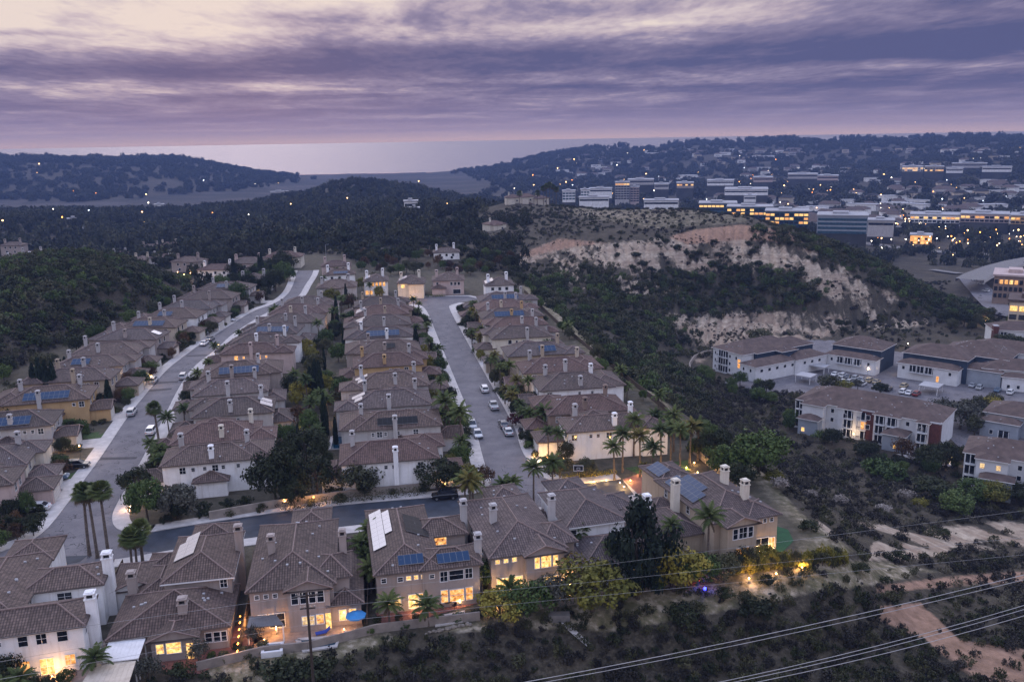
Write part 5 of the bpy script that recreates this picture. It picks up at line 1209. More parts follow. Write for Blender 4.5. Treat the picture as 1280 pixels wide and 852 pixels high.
# freeway and ramp on the right
def road3d(name, pts_, w, mat, lift=.3, deck=0, label=None):
    """ribbon laid along surveyed points; deck > 0 makes it a bridge slab"""
    m_ = MB(); l = [Vector(p) for p in pts_]
    a, b_ = [], []
    for i, p in enumerate(l):
        d = (l[min(i + 1, len(l) - 1)] - l[max(i - 1, 0)]); n = Vector((-d.y, d.x, 0)).normalized() * w / 2
        a.append(p + n + Vector((0, 0, lift))); b_.append(p - n + Vector((0, 0, lift)))
    for i in range(len(l) - 1):
        m_.face([a[i], b_[i], b_[i + 1], a[i + 1]], mat)
        if deck:
            dz = Vector((0, 0, -deck))
            for q in (a, b_): m_.face([q[i], q[i + 1], q[i + 1] + dz, q[i] + dz], 'concrete')
    return m_.build(name)
def gpts(l, r0=560, dz=0, sub=10):
    P3 = [G(px, py, r0) for px, py in l]; o = []
    for p, q in zip(P3[:-1], P3[1:]):
        for k in range(sub):
            f = k / sub; x, y = p[0] + (q[0] - p[0]) * f, p[1] + (q[1] - p[1]) * f
            o.append((x, y, max(zat(x, y), p[2] + (q[2] - p[2]) * f) + dz))
    o.append((P3[-1][0], P3[-1][1], P3[-1][2] + dz)); return o
tag(road3d('highway', gpts([(955, 256), (985, 260), (1010, 265), (1042, 271), (1075, 277), (1120, 286)], 900, 1.5), 26, 'concrete_dark'), kind='structure')
tag(road3d('valley_road', gpts([(1055, 301), (1090, 306), (1125, 311), (1180, 316), (1240, 320)], 620, .6), 16, 'concrete_dark'), kind='structure')
tag(road3d('freeway_ramp', [PR(1212, 349, 640), PR(1222, 343, 670), PR(1245, 334, 720), PR(1270, 327, 790), PR(1330, 316, 860)], 17, 'concrete_dark', 0, 2.2), kind='structure')
tag(road3d('ramp_road', gpts([(1212, 349), (1222, 360), (1235, 374), (1256, 392), (1290, 400)], 480, .5), 15, 'asphalt'), kind='structure')
tag(road3d('valley_road', gpts([(1165, 338), (1185, 341), (1200, 343)], 560, .6), 7, 'concrete_dark'), kind='structure')

# ---------------------------------------------------------------- cars
def car_body(kind, paint):
    m_ = MB(); L_, W_ = (4.7, 1.82) if kind != 'pickup' else (5.4, 1.95)
    hb = .78 if kind == 'sedan' else .92; ht = 1.42 if kind == 'sedan' else 1.72
    hw = W_ / 2
    # side profile rings, front at +x
    prof = {'sedan': [(-2.35, .45, .80), (-2.25, .35, .95), (-1.6, .3, 1.0), (0, .28, .96), (1.2, .3, .92), (2.1, .32, .78), (2.35, .42, .62)],
            'suv': [(-2.35, .5, .95), (-2.28, .36, 1.1), (-1.6, .32, 1.12), (0, .3, 1.1), (1.1, .32, 1.06), (2.1, .34, .95), (2.35, .46, .75)],
            'pickup': [(-2.7, .5, 1.05), (-2.65, .42, 1.12), (-1.0, .4, 1.12), (0, .38, 1.12), (1.3, .38, 1.1), (2.5, .4, .98), (2.7, .5, .8)]}[kind]
    k = m_.mi(paint); rings = []
    for x, zb, zt in prof:
        base = len(m_.v); f = .93 if abs(x) > 2.2 else 1
        for yy, zz in ((-hw * f * .96, zb), (-hw * f, zb + .2), (-hw * f, zt - .12), (-hw * f * .88, zt), (hw * f * .88, zt), (hw * f, zt - .12), (hw * f, zb + .2), (hw * f * .96, zb)): m_.v.append((x, yy, zz))
        rings.append(base)
    for a, b_ in zip(rings[:-1], rings[1:]):
        for j in range(8):
            m_.f.append((a + j, b_ + j, b_ + (j + 1) % 8, a + (j + 1) % 8)); m_.m.append(k); m_.uv += [(0, 0)] * 4
    for r_ in (rings[0], rings[-1]): m_.f.append(tuple(r_ + j for j in range(8))); m_.m.append(k); m_.uv += [(0, 0)] * 8
    g = MB(); rx = {'sedan': (-1.9, -1.15, .35, 1.15), 'suv': (-2.25, -1.95, .45, 1.2), 'pickup': (-.75, -.55, .75, 1.45)}[kind]
    zt = prof[3][2] - .02
    lo = [(rx[0], -hw * .88), (rx[3], -hw * .88), (rx[3], hw * .88), (rx[0], hw * .88)]; hi = [(rx[1], -hw * .72), (rx[2], -hw * .72), (rx[2], hw * .72), (rx[1], hw * .72)]
    for i in range(4): g.face([(*lo[i], zt), (*lo[(i + 1) % 4], zt), (*hi[(i + 1) % 4], ht - .06), (*hi[i], ht - .06)], 'glass_dark')
    rt = MB(); rt.face([(*p, ht) for p in hi], paint)
    for i in range(4): rt.face([(*hi[i], ht - .07), (*hi[(i + 1) % 4], ht - .07), (*hi[(i + 1) % 4], ht), (*hi[i], ht)], paint)
    for p, q in ((lo[0], hi[0]), (lo[1], hi[1]), (lo[2], hi[2]), (lo[3], hi[3])): rt.tube([(*p, zt), (*q, ht - .03)], .045, paint, 4)
    return m_.mesh('body', False), g.mesh('window'), rt.mesh('roof')
wh = MB(); wh.tube([(0, -.11, 0), (0, .11, 0)], .34, 'tyre', 14); wh.tube([(0, -.115, 0), (0, .115, 0)], .19, 'metal_grey', 10); WHEEL = wh.mesh('wheel')
hl = MB(); hl.box(-.05, .05, -.2, .2, -.07, .07, 'plastic_white'); HLIGHT = hl.mesh('headlight')
tl = MB(); simple('tail_red', (.25, .01, .01), .3); tl.box(-.05, .05, -.16, .16, -.09, .09, 'tail_red'); TLIGHT = tl.mesh('tail_light')
def paintm(n, c):
    m, t, b = newmat('paint_' + n); b.inputs['Base Color'].default_value = (*c, 1); b.inputs['Roughness'].default_value = .25; b.inputs['Metallic'].default_value = .3; b.inputs['Coat Weight'].default_value = .5
PAINT = {'white': (.72, .73, .75), 'silver': (.42, .44, .47), 'black': (.012, .012, .014), 'grey': (.12, .125, .135), 'blue': (.10, .16, .24), 'red': (.22, .025, .02), 'tan': (.42, .34, .22)}
for k_, c_ in PAINT.items(): paintm(k_, c_)
CARP = {}
def car(kind, col, x, y, z, rz, label, group=None, simple_=False):
    key = (kind, col)
    if key not in CARP: CARP[key] = car_body(kind, 'paint_' + col)
    b, g, r_ = CARP[key]; root = empty('parked_car', (x, y, z), rz, label, 'car', group)
    inst('body', b, root); inst('window', g, root); inst('roof', r_, root)
    wx = 1.45 if kind != 'pickup' else 1.7
    for a in (-1, 1):
        for c in (-1, 1): inst('wheel', WHEEL, root, (a * wx, c * .82, .34))
    if not simple_:
        fx = 2.33 if kind != 'pickup' else 2.68
        for c in (-1, 1): inst('headlight', HLIGHT, root, (fx - .03, c * .62, .72)); inst('tail_light', TLIGHT, root, (-fx + .02, c * .64, .82))
    return root
SD = R(90 + 9.5)     # along the straight street
for (px, py, kd, col, dr, lb, zz) in ((605.5, 489, 'suv', 'white', SD, 'white crossover farthest along the canyon kerb of the straight street', .02), (617, 510, 'pickup', 'silver', SD, 'silver pickup parked between the white crossover and the dark sedan', .02), (629.5, 533, 'sedan', 'grey', SD, 'dark grey sedan nose to tail with the silver sedan', .02), (635, 542, 'sedan', 'silver', SD, 'silver sedan parked behind the dark grey one', .02),
        (590, 534, 'suv', 'silver', SD + math.pi, 'pale blue-silver car, farther of the pair on the inner kerb', .02), (597, 545, 'sedan', 'silver', SD + math.pi, 'pale silver car, nearer of the pair on the inner kerb', .02), (662, 543, 'suv', 'black', R(12), 'black car on the drive by the clipped round bush', .11), (567, 547, 'suv', 'white', R(8), 'long white car on the drive behind the two queen palms', .11), (557, 512, 'sedan', 'grey', R(10), 'dark car half hidden under the big queen palm', .11),
        (556, 623, 'suv', 'black', R(187), 'black car parked on the cross street under the round dark tree', .05), (46, 638, 'sedan', 'white', R(188), 'white sedan on the wide drive by the stair-edged garden', .11), (165, 518, 'suv', 'silver', R(102), 'silver crossover at the hill-side kerb opposite the tall fan palm', .03), (190, 541, 'suv', 'white', R(98), 'white car parked beneath the tall fan palm', .03), (192, 478, 'suv', 'silver', R(100), 'pale crossover between the two dark street bands, hill side', .03), (229.5, 473, 'suv', 'silver', R(100), 'beige-silver car on the inner kerb near the street bands', .03),
        (243, 482, 'pickup', 'black', R(30), 'black and white pickup on a short drive by the inner kerb', .11), (255.5, 431, 'sedan', 'white', R(92), 'white sedan parked by the entry of the beige gabled house', .03), (263, 425.5, 'sedan', 'grey', R(92), 'grey sedan in front of the white sedan up the curved street', .03), (252, 418.5, 'suv', 'silver', R(5), 'silver car on the drive of the white hill-side house', .11), (286, 402, 'sedan', 'white', R(5), 'white car on a drive near the bushy corner of the curve', .11), (157, 486, 'suv', 'black', R(10), 'black car before the garage lamp of the hill-side row', .11), (70, 600, 'suv', 'blue', R(12), 'dusky blue car under the rust-coloured shrub', .11), (97, 585, 'suv', 'black', R(12), 'black car behind the lit garden bush', .11)):
    x, y = P(px, py); car(kd, col, x, y, zz, dr, lb)
lot = [(1044, 469, 'white'), (1053.5, 471, 'white'), (1060.6, 472.5, 'grey'), (1069.6, 474, 'silver'), (1077, 475.5, 'silver'), (1087, 477, 'tan'), (1095.6, 478.5, 'tan'), (1130, 484, 'tan'), (1054, 478, 'white'), (1062, 479, 'silver'), (1069, 480.5, 'black'), (1078, 481.5, 'white'), (1095.6, 484, 'silver'), (1102.5, 486.5, 'white'), (1110.6, 488, 'black'), (1129, 491, 'white'), (1136.6, 492.5, 'white'), (1145.6, 494, 'red'), (1215.6, 483, 'silver'), (1224.6, 486, 'silver'), (1247, 489, 'blue'), (1263, 492, 'white'), (1208, 431, 'white'), (1216, 433, 'white'), (1270, 446, 'silver'), (1229, 529, 'tan'), (1240, 532, 'black')]
for i, (px, py, col) in enumerate(lot):
    x, y = P(px, py, -27)
    row = 'back row' if i < 8 else ('front row' if i < 18 else ('row by the bend' if i < 22 else 'bays under the trees'))
    k_ = i if i < 8 else (i - 8 if i < 18 else (i - 18 if i < 22 else i - 22))
    car('suv' if i % 2 else 'sedan', col, x, y, -26.97, R(-42 + 90), f'{col} car, {ORD[k_]} from the left in the {row} of the apartment lot', 'cars in the apartment lot', True)
for i, (px, py) in enumerate(((1217, 352), (1226, 357), (1232, 366), (1237, 348))):
    x, y, z = G(px, py, 480); car('suv', 'white', x, y, z + .9, R(110), f'white car on the freeway ramp road, {ORD[i]} from the bridge', 'cars on the ramp', True)

# ---------------------------------------------------------------- trees and shrubs
PLANTS = []
KD = {'dark': ('round dark tree', 'tree'), 'green': ('round green tree', 'tree'), 'yellow': ('yellow-green tree', 'tree'), 'olive': ('olive-brown tree', 'tree'), 'rust': ('rust-tinged tree', 'tree'), 'grey': ('thin grey tree', 'tree'), 'red': ('dark red-leaved tree', 'tree'), 'cypress': ('slim dark cypress', 'cypress'), 'pine': ('dark ragged pine', 'pine tree'), 'weep': ('weeping grey-green tree', 'tree'), 'plume': ('pale plumed grass clump', 'grass clump'), 'bush': ('low olive bush', 'shrub'), 'bushd': ('low dark bush', 'shrub'), 'bushg': ('low green bush', 'shrub'), 'bushy': ('low yellow bush', 'shrub'), 'fan': ('fan palm', 'palm'), 'queen': ('feathery palm', 'palm'), 'gold': ('golden-fronded palm', 'palm')}
GRP = {'tree': 'trees in the gardens', 'cypress': 'garden cypresses', 'pine tree': 'pines', 'shrub': 'garden shrubs', 'palm': 'palms', 'grass clump': 'plumed grasses'}
def nearest(x, y):
    best, s_ = 1e9, None
    for h in HOUSES:
        if not h['short']: continue
        d = math.hypot(h['c'][0] - x, h['c'][1] - y)
        if d < best: best, s_ = d, h['short']
    return s_, best
def plant(kind, x, y, z, h, w=None, label=None, rg=rnd, place=None, name=None):
    sn = {'fan': 'palm_tree', 'queen': 'palm_tree', 'gold': 'palm_tree', 'cypress': 'cypress_tree', 'pine': 'pine_tree'}.get(kind, 'shrub' if kind.startswith('bush') else ('grass_clump' if kind == 'plume' else {'dark': 'evergreen_tree', 'olive': 'olive_tree', 'grey': 'olive_tree'}.get(kind, 'leafy_tree')))
    rz = rg.uniform(0, 6.28)
    if kind in ('fan', 'queen', 'gold'):
        root = empty(sn, (x, y, z), rz)
        k = (w or {'fan': 1.25, 'queen': 1.0, 'gold': .8}[kind])
        i = rg.randrange(2); tk = (9 if kind == 'fan' else 7) * (.8 if h < 6 else 1)
        inst('trunk', PTR[i], root, (0, 0, 0), 0, (tk, tk, h))
        ln = (.02, -.035)[i] * tk
        inst('crown', PALM[kind][rg.randrange(2)], root, (ln, ln * .3, h - .05), 0, k)
    elif kind.startswith('bush') or kind == 'plume':
        w = w or h * 1.3; i = rg.randrange(2) if (kind, 1) in CROWN else 0
        root = inst(sn, CROWN[(kind, i)], None, (x, y, z - .05 * h), rz, (w / 2, w / 2, h))
    else:
        w = w or h * .75; root = empty(sn, (x, y, z), rz)
        i = rg.randrange(2) if (kind, 1) in CROWN else 0
        tb = {'cypress': .04, 'weep': .12, 'pine': .18}.get(kind, .22)
        inst('trunk', TRUNK[2 if kind == 'grey' else rg.randrange(2)], root, (0, 0, 0), 0, (w * .5, w * .5, h * .82) if kind != 'cypress' else (.6, .6, h * .6))
        inst('crown', CROWN[(kind, i)], root, (0, 0, h * tb), 0, (w / 2, w / 2, h * (1 - tb)))
    d_, c_ = KD[kind]
    root['category'] = c_
    pl, dd = nearest(x, y)
    if place: pl = place
    PLANTS.append((root, d_, pl, label, x, y, h))
    return root
def pt(kind, px, py, h, w=None, z=0.0, label=None, **k):
    x, y = P(px, py, z); return plant(kind, x, y, z, h, w, label, **k)
def pg(kind, px, py, h, w=None, label=None, r0=50, **k):
    x, y, z = G(px, py, r0); return plant(kind, x, y, z, h, w, label, **k)
# named trees, surveyed one by one
for px, py, h, lb in ((112, 694, 10.4, 'tall fan palm, leftmost of the trio behind the white house'), (122, 697, 10.8, 'tall fan palm, middle of the trio behind the white house'), (137, 704, 11.6, 'tall fan palm, rightmost of the trio behind the white house')): pt('fan', px, py, h, 1.45, label=lb)
pt('fan', 200, 562, 9.0, 1.35, label='lone tall fan palm leaning over the inner kerb of the curved street')
for px, py, h in ((166, 716, 5.6), (172, 714, 5.2), (179, 706, 6.0)): pt('fan', px, py, h, 1.35, place='the second front-row house')
pt('queen', 190, 582, 4.6, .8, place='the fan palm on the curved street'); pt('queen', 199, 590, 4.5, .8, place='the fan palm on the curved street'); pt('queen', 212, 545, 4.2, .9); pt('queen', 205, 602, 4.5, .7)
pt('queen', 557, 549, 8.2, 1.25, label='large feathery palm beside the drive, farther of two on the inner kerb'); pt('queen', 577, 563, 8.0, 1.15, label='large feathery palm on the inner kerb, nearer of two')
for px, py, h in ((583, 664, 8.6), (588, 668, 9.2), (593, 660, 7.8)): pt('gold' if px == 588 else 'queen', px, py, h, .95)
pt('queen', 667, 636, 7.4, .95, label='feathery palm standing over the street corner, left of the lit lamp'); pt('queen', 691, 634, 8.0, .95, label='feathery palm right above the lit street lamp'); pt('queen', 628, 642, 5.2, .85); pt('queen', 640, 643, 5.6, .85)
pt('queen', 679, 545, 5.2, 1.15, label='feathery palm with a stout trunk beside the pale lawn of the canyon row')
for px, py, h, k_ in ((768, 600, 6.5, 'queen'), (778, 590, 7.5, 'queen'), (800, 596, 8.0, 'gold'), (815, 608, 7.4, 'queen'), (826, 588, 8, 'queen'), (838, 582, 7.5, 'queen'), (850, 590, 8.2, 'queen'), (862, 580, 7.5, 'gold'), (872, 575, 7, 'queen'), (792, 570, 7.5, 'queen'), (842, 564, 7.5, 'queen'), (820, 560, 6.6, 'queen')): pt(k_, px, py, h, .95, place='the lit canyon-corner garden')
pt('gold', 843, 632, 5.0, .85, place='the red paved court'); pt('gold', 806, 606, 3.5, .6, place='the red paved court')
pt('queen', 884, 720, 9.2, 1.1, label='tall feathery palm in front of the tan house bay'); pt('queen', 838, 690, 4.5, .8); pt('queen', 765, 720, 4.5, .7); pt('queen', 722, 700, 4.8, .8)
pt('pine', 797, 746, 13.5, 10.5, label='big dark ragged pine hiding the white-walled house')
for k_, px, py, h, w, lb in (('yellow', 740, 762, 6.6, 11, 'broad orange-tinged green tree below the three lit windows'), ('green', 662, 768, 4.6, 7.5, 'low green tree at the foot of the lit-patio house'), ('yellow', 625, 771, 3.6, 7, 'golden-tipped shrub tree under the glowing patio'), ('grey', 694, 764, 5.5, 6, 'bare greyish tree between the two yellow-green ones'), ('yellow', 842, 737, 6.4, 9, 'yellow-green tree right of the dark pine'), ('green', 872, 731, 4.6, 6.5, 'green tree at the tan house palm'), ('olive', 905, 726, 4.0, 6, 'olive tree before the tan house'),
        ('dark', 345, 628, 9.5, 9.5, 'large dark tree covering the end of the white corner house'), ('dark', 397, 620, 7.5, 7.5, 'second dark tree between the gardens beside the large one'), ('green', 185, 652, 7.5, 7.5, 'dense green tree at the lit street corner'), ('weep', 222, 648, 6.2, 8.5, 'weeping grey-green tree beside the white corner house'), ('dark', 172, 622, 5.5, 6.5, 'dark bushy tree behind the lit street corner'), ('olive', 448, 620, 6.0, 9.5, 'bare-twigged olive tree by the white house garden wall'), ('dark', 546, 612, 6.0, 8.5, 'round dark tree over the black parked car'), ('rust', 605, 606, 3.6, 5, 'rust-green bush tree by the corner pole'),
        ('green', 948, 590, 8, 12, 'broad dark green tree alone at the top of the canyon slope'), ('dark', 384, 585, 8, 8, 'dark grey-green tree above the pale patio'), ('olive', 700, 600, 4.5, 6, 'olive tree beside the basketball hoop'), ('olive', 733, 596, 3.6, 5, 'low olive tree left of the uplit palms'), ('dark', 662, 512, 4.5, 6, 'dark bushy tree in a canyon-side front yard'), ('red', 645, 532, 2.8, 4.6, 'dark red-leaved tree in a canyon-side front yard'), ('yellow', 168, 486, 3.2, 4.8, 'yellow-green round tree beside the hill-side walk'), ('bushd', 668, 556, 1.9, 3.0, 'clipped round bush by the black car')):
    pt(k_, px, py, h, w, label=lb)
for i, (px, py, h) in enumerate(((46, 505, 8), (54, 505, 9.2), (62, 506, 8.8), (70, 505, 8.4))): pt('cypress', px, py, h, 2.8, label=f'tall dark cypress, {ORD[i]} of four in a tight row behind the ochre house')
for px, py, h, w in ((78, 478, 5, 2.2), (84, 478, 5.5, 2.2), (138, 517, 6.5, 2.4), (133, 500, 4, 1.8), (521, 452, 8, 2.4), (395, 500, 7.5, 2.4), (401, 502, 8, 2.4), (389, 499, 6.5, 2.2), (28, 605, 4, 1.6), (34, 602, 4.2, 1.6)): pt('cypress', px, py, h, w)
def blocked(x, y, m_=1.0):
    for rd in ROADS:
        if inpoly(x, y, rd) or segdist(x, y, rd) < .6: return True
    for h in HOUSES:
        if abs(h['c'][0] - x) > 30 or abs(h['c'][1] - y) > 30: continue
        for f in h['fps']:
            if inpoly(x, y, f) or segdist(x, y, f) < m_: return True
    return False
PTS = []
def fill(poly, n, kinds, hr, wr=(.8, 1.3), sep=2.5, m_=1.0, z=None, place=None, seed=0):
    rg = random.Random(seed); xs = [p[0] for p in poly]; ys = [p[1] for p in poly]; c = 0
    for _ in range(n * 25):
        if c >= n: break
        x, y = rg.uniform(min(xs), max(xs)), rg.uniform(min(ys), max(ys))
        if not inpoly(x, y, poly) or blocked(x, y, m_): continue
        if any((x - a) ** 2 + (y - b) ** 2 < sep * sep for a, b in PTS): continue
        k = rg.choice(kinds); h = rg.uniform(*hr) * (1.0 if k not in ('bush', 'bushd', 'bushg', 'bushy') else .35)
        if k in ('queen', 'gold'): plant(k, x, y, zat(x, y), h * 1.05, rg.uniform(.7, .95), rg=rg, place=place)
        elif k == 'cypress': plant(k, x, y, zat(x, y), h * 1.2, h * .3, rg=rg, place=place)
        else: plant(k, x, y, zat(x, y), h, h * rg.uniform(*wr) * (1 if not k.startswith('bush') else 1.6), rg=rg, place=place)
        PTS.append((x, y)); c += 1
fill(pz([(345, 600), (352, 540), (372, 470), (395, 400), (415, 372), (440, 372), (440, 420), (436, 480), (434, 540), (420, 600)]), 62, ['dark', 'dark', 'olive', 'green', 'green', 'yellow', 'queen', 'queen', 'cypress', 'rust'], (3.2, 6.4), sep=3.3, seed=1)
fill(pz([(705, 495), (660, 430), (640, 390), (630, 355), (648, 352), (672, 385), (720, 430), (790, 480), (860, 540), (850, 560), (825, 530)]), 46, ['dark', 'green', 'olive', 'queen', 'bush', 'bushg', 'bush'], (2.6, 5), sep=3.6, seed=2)
fill(pz([(0, 560), (0, 470), (60, 455), (130, 415), (220, 375), (240, 370), (225, 395), (120, 440), (60, 480), (20, 520)]), 30, ['dark', 'olive', 'green', 'bushd', 'bush'], (3.5, 6), sep=3.8, seed=3)
fill(pz([(250, 385), (300, 345), (372, 332), (368, 352), (352, 366), (330, 372), (300, 380)]), 26, ['dark', 'green', 'dark', 'cypress'], (6, 9.5), sep=4.0, m_=.6, seed=4)
fill(pz([(390, 380), (398, 350), (470, 350), (500, 372), (500, 385), (450, 380)]), 10, ['yellow', 'queen', 'olive'], (4, 6), seed=5)
fill(pz([(455, 345), (490, 345), (600, 345), (640, 340), (640, 325), (560, 325), (470, 318), (440, 322)]), 56, ['dark', 'green', 'olive', 'rust', 'dark'], (3.5, 6), sep=4.0, seed=6)
fill(pz([(200, 655), (330, 640), (560, 612), (560, 602), (440, 612), (330, 628), (210, 640)]), 22, ['bushd', 'bush', 'bushd', 'dark'], (3.5, 5), sep=2.2, m_=.4, seed=7)
# kerbside yards: palms, small trees and shrubs before every house
for tg, hs in ROWS.items():
    for i, h in enumerate(hs):
        rg = random.Random(ord(tg) * 50 + i); dep = {'C': -8.8, 'B': -8.0, 'A': -6.4, 'L': -6.6}[tg]
        L_ = {'C': ['queen', 'gold', 'dark', 'olive', 'bushd', 'bushd', 'bushg', 'bush', 'queen', 'yellow'], 'B': ['queen', 'green', 'dark', 'bushd', 'bushg', 'bush', 'yellow'], 'A': ['queen', 'olive', 'bushd', 'bush', 'bushg', 'dark'], 'L': ['dark', 'olive', 'rust', 'bushd', 'bushd', 'bush', 'green']}[tg]
        for j in range(11 if tg == 'C' else (9 if tg in 'BL' else 6)):
            for _ in range(8):
                x, y = h['wpt'](rg.uniform(dep + 2.2, -.6), rg.uniform(-2.5, 12.5))
                if not blocked(x, y, .7) and not any((x - a) ** 2 + (y - b) ** 2 < 3.2 for a, b in PTS): break
            else: continue
            PTS.append((x, y)); k = rg.choice(L_)
            if k in ('queen', 'gold'): plant(k, x, y, 0, rg.uniform(3.6, 6), rg.uniform(.62, .85), rg=rg)
            elif k.startswith('bush'): plant(k, x, y, 0, rg.uniform(.9, 1.7), rg.uniform(1.8, 3.2), rg=rg)
            else: plant(k, x, y, 0, rg.uniform(2.8, 4.8), rg.uniform(3, 4.6), rg=rg)
# front row back gardens and side yards
fill(pz([(-10, 700), (-10, 640), (20, 636), (42, 655), (62, 668), (30, 688)]), 15, ['bushd', 'green', 'bush', 'dark', 'rust'], (2.6, 4), sep=1.9, m_=.5, seed=18)
fill(pz([(-60, 660), (-60, 600), (8, 612), (14, 640)]), 6, ['dark', 'green', 'bushd'], (3, 5), sep=2.2, m_=.5, seed=19)
fill(pz([(0, 905), (0, 838), (120, 812), (200, 832), (200, 850), (100, 880)]), 12, ['dark', 'bushd', 'queen', 'bushg', 'bush'], (3, 4.5), sep=1.8, m_=.7, seed=11)
fill(pz([(240, 838), (260, 822), (330, 800), (345, 808), (300, 828)]), 7, ['grey', 'bush', 'bushd', 'bushg'], (3, 4), sep=1.6, seed=12)
fill(pz([(455, 775), (560, 772), (640, 756), (640, 768), (560, 782), (460, 792)]), 14, ['bushg', 'queen', 'bushg', 'bushd', 'bush', 'queen'], (2.2, 3.2), sep=1.9, seed=13)
fill(pz([(450, 760), (468, 752), (470, 700), (462, 690), (445, 700)]), 7, ['green', 'dark', 'bushd', 'queen'], (3, 5), sep=1.5, m_=.3, seed=14)
fill(pz([(600, 740), (612, 735), (610, 690), (600, 690)]), 6, ['green', 'queen', 'bushd'], (3, 5), sep=1.4, m_=.2, seed=15)
fill(pz([(700, 748), (780, 742), (900, 716), (960, 700), (960, 708), (900, 722), (790, 752)]), 12, ['dark', 'green', 'yellow', 'olive'], (2.6, 3.8), sep=2.4, seed=16)
for i in range(26):
    rg = random.Random(500 + i); px = 912 + i * 5.6 + rg.uniform(-2, 2); py = 716 - (px - 912) * .10 + rg.uniform(-3, 3)
    pg('bushy' if i % 3 else 'olive', px, py, rg.uniform(1.8, 2.9), rg.uniform(1.6, 2.6), place='the bamboo-like row below the tan house')
fill(pz([(860, 560), (905, 560), (935, 600), (925, 612), (890, 590)]), 14, ['dark', 'green', 'olive', 'bushd'], (3.5, 6), sep=2.6, seed=17)
# apartment planting
fill([P(a, b, -27) for a, b in ((1168, 398), (1215, 392), (1290, 388), (1290, 402), (1240, 420), (1228, 432), (1240, 440), (1200, 424))], 24, ['dark', 'green', 'dark', 'olive'], (4, 7.5), sep=4.5, seed=31, place='the apartment blocks')
fill([P(a, b, -27) for a, b in ((866, 468), (935, 480), (985, 492), (988, 520), (990, 545), (950, 512), (890, 490))], 24, ['dark', 'green', 'bush', 'bushd'], (3.5, 5.5), sep=4, seed=32, place='the apartment blocks')
fill([P(a, b, -27) for a, b in ((1010, 420), (1110, 400), (1160, 396), (1130, 405), (1050, 416))], 12, ['dark', 'bushd', 'olive'], (3, 5), sep=4, seed=33, place='the apartment blocks')
fill([P(a, b, -27) for a, b in ((1195, 520), (1240, 515), (1250, 535), (1215, 545))], 8, ['grey', 'olive', 'yellow'], (5, 7), sep=4, seed=34, place='the apartment blocks')
fill([P(a, b, -27) for a, b in ((1190, 560), (1205, 565), (1200, 600), (1100, 590), (1060, 565), (1150, 575))], 16, ['dark', 'bushg', 'bushd', 'green'], (2.5, 5), sep=3, seed=35, place='the apartment blocks')
for i, (k_, px, py, h, w) in enumerate((('dark', 1160, 588, 7, 9), ('dark', 1182, 585, 7, 8), ('rust', 1128, 574, 6, 7), ('dark', 1040, 556, 5, 7), ('bushg', 1025, 548, 2.5, 5), ('bushg', 1095, 590, 4, 9), ('bushg', 1115, 598, 4, 9), ('dark', 1078, 570, 4, 6), ('olive', 1035, 486, 5, 9), ('yellow', 1055, 489, 4, 6), ('grey', 1200, 536, 8, 16), ('grey', 1178, 528, 8, 12), ('yellow', 1250, 532, 7, 9), ('dark', 1202, 470, 8, 9), ('dark', 1262, 438, 7, 14), ('olive', 950, 428, 6, 14), ('dark', 1100, 492, 4, 6), ('green', 1195, 640, 5, 10), ('yellow', 1240, 632, 6, 9), ('green', 1220, 628, 6, 10), ('dark', 1165, 622, 5, 10), ('dark', 1270, 628, 5, 9), ('grey', 1072, 487, 4, 5), ('dark', 1190, 470, 4, 5))):
    pg(k_, px, py, h, w, r0=120, place='the apartment blocks')
# fan palms on the mesa rim
for i, (px, py) in enumerate(((649, 243), (679, 236), (683, 233), (687, 231), (691, 234), (695, 237), (672, 243))):
    x, y = at_r(px, 690, py); zt = zof(py, px, 690); z0 = zat(x, y); h = max(zt - z0, 9)
    plant('fan', x, y, z0, h, 2.0, place='the mesa-rim houses')
# dark shrubs one can count on the pale bluff
for i, (px, py, w) in enumerate(((770, 309, 9), (795, 322, 12), (803, 333, 12), (813, 338, 9), (790, 335, 8), (772, 320, 8), (847, 312, 12), (858, 318, 11), (873, 318, 9), (865, 322, 8), (893, 306, 12), (899, 322, 12), (883, 320, 7), (915, 312, 5), (935, 306, 9), (941, 316, 9), (924, 322, 6), (893, 333, 13), (903, 338, 12), (918, 336, 11), (932, 336, 11), (948, 333, 12), (750, 302, 8), (832, 303, 9), (822, 296, 8), (740, 350, 10), (755, 352, 11), (803, 363, 10), (745, 290, 10), (776, 299, 5), (835, 329, 5), (913, 355, 14), (878, 352, 14), (960, 345, 12), (975, 352, 14), (930, 352, 16), (835, 358, 17), (860, 362, 18), (955, 365, 16), (985, 372, 12), (1010, 378, 8), (985, 335, 9), (1000, 340, 6), (1040, 358, 6), (1072, 348, 8))):
    x, y, z = G(px, py, 330); rg = random.Random(i + 900); s_ = w / 2.3 * .85
    plant(rg.choice(['bushd', 'dark', 'bushd']), x, y, z - .4, s_ * .75, s_ * 1.25, rg=rg, place='the pale bluff')
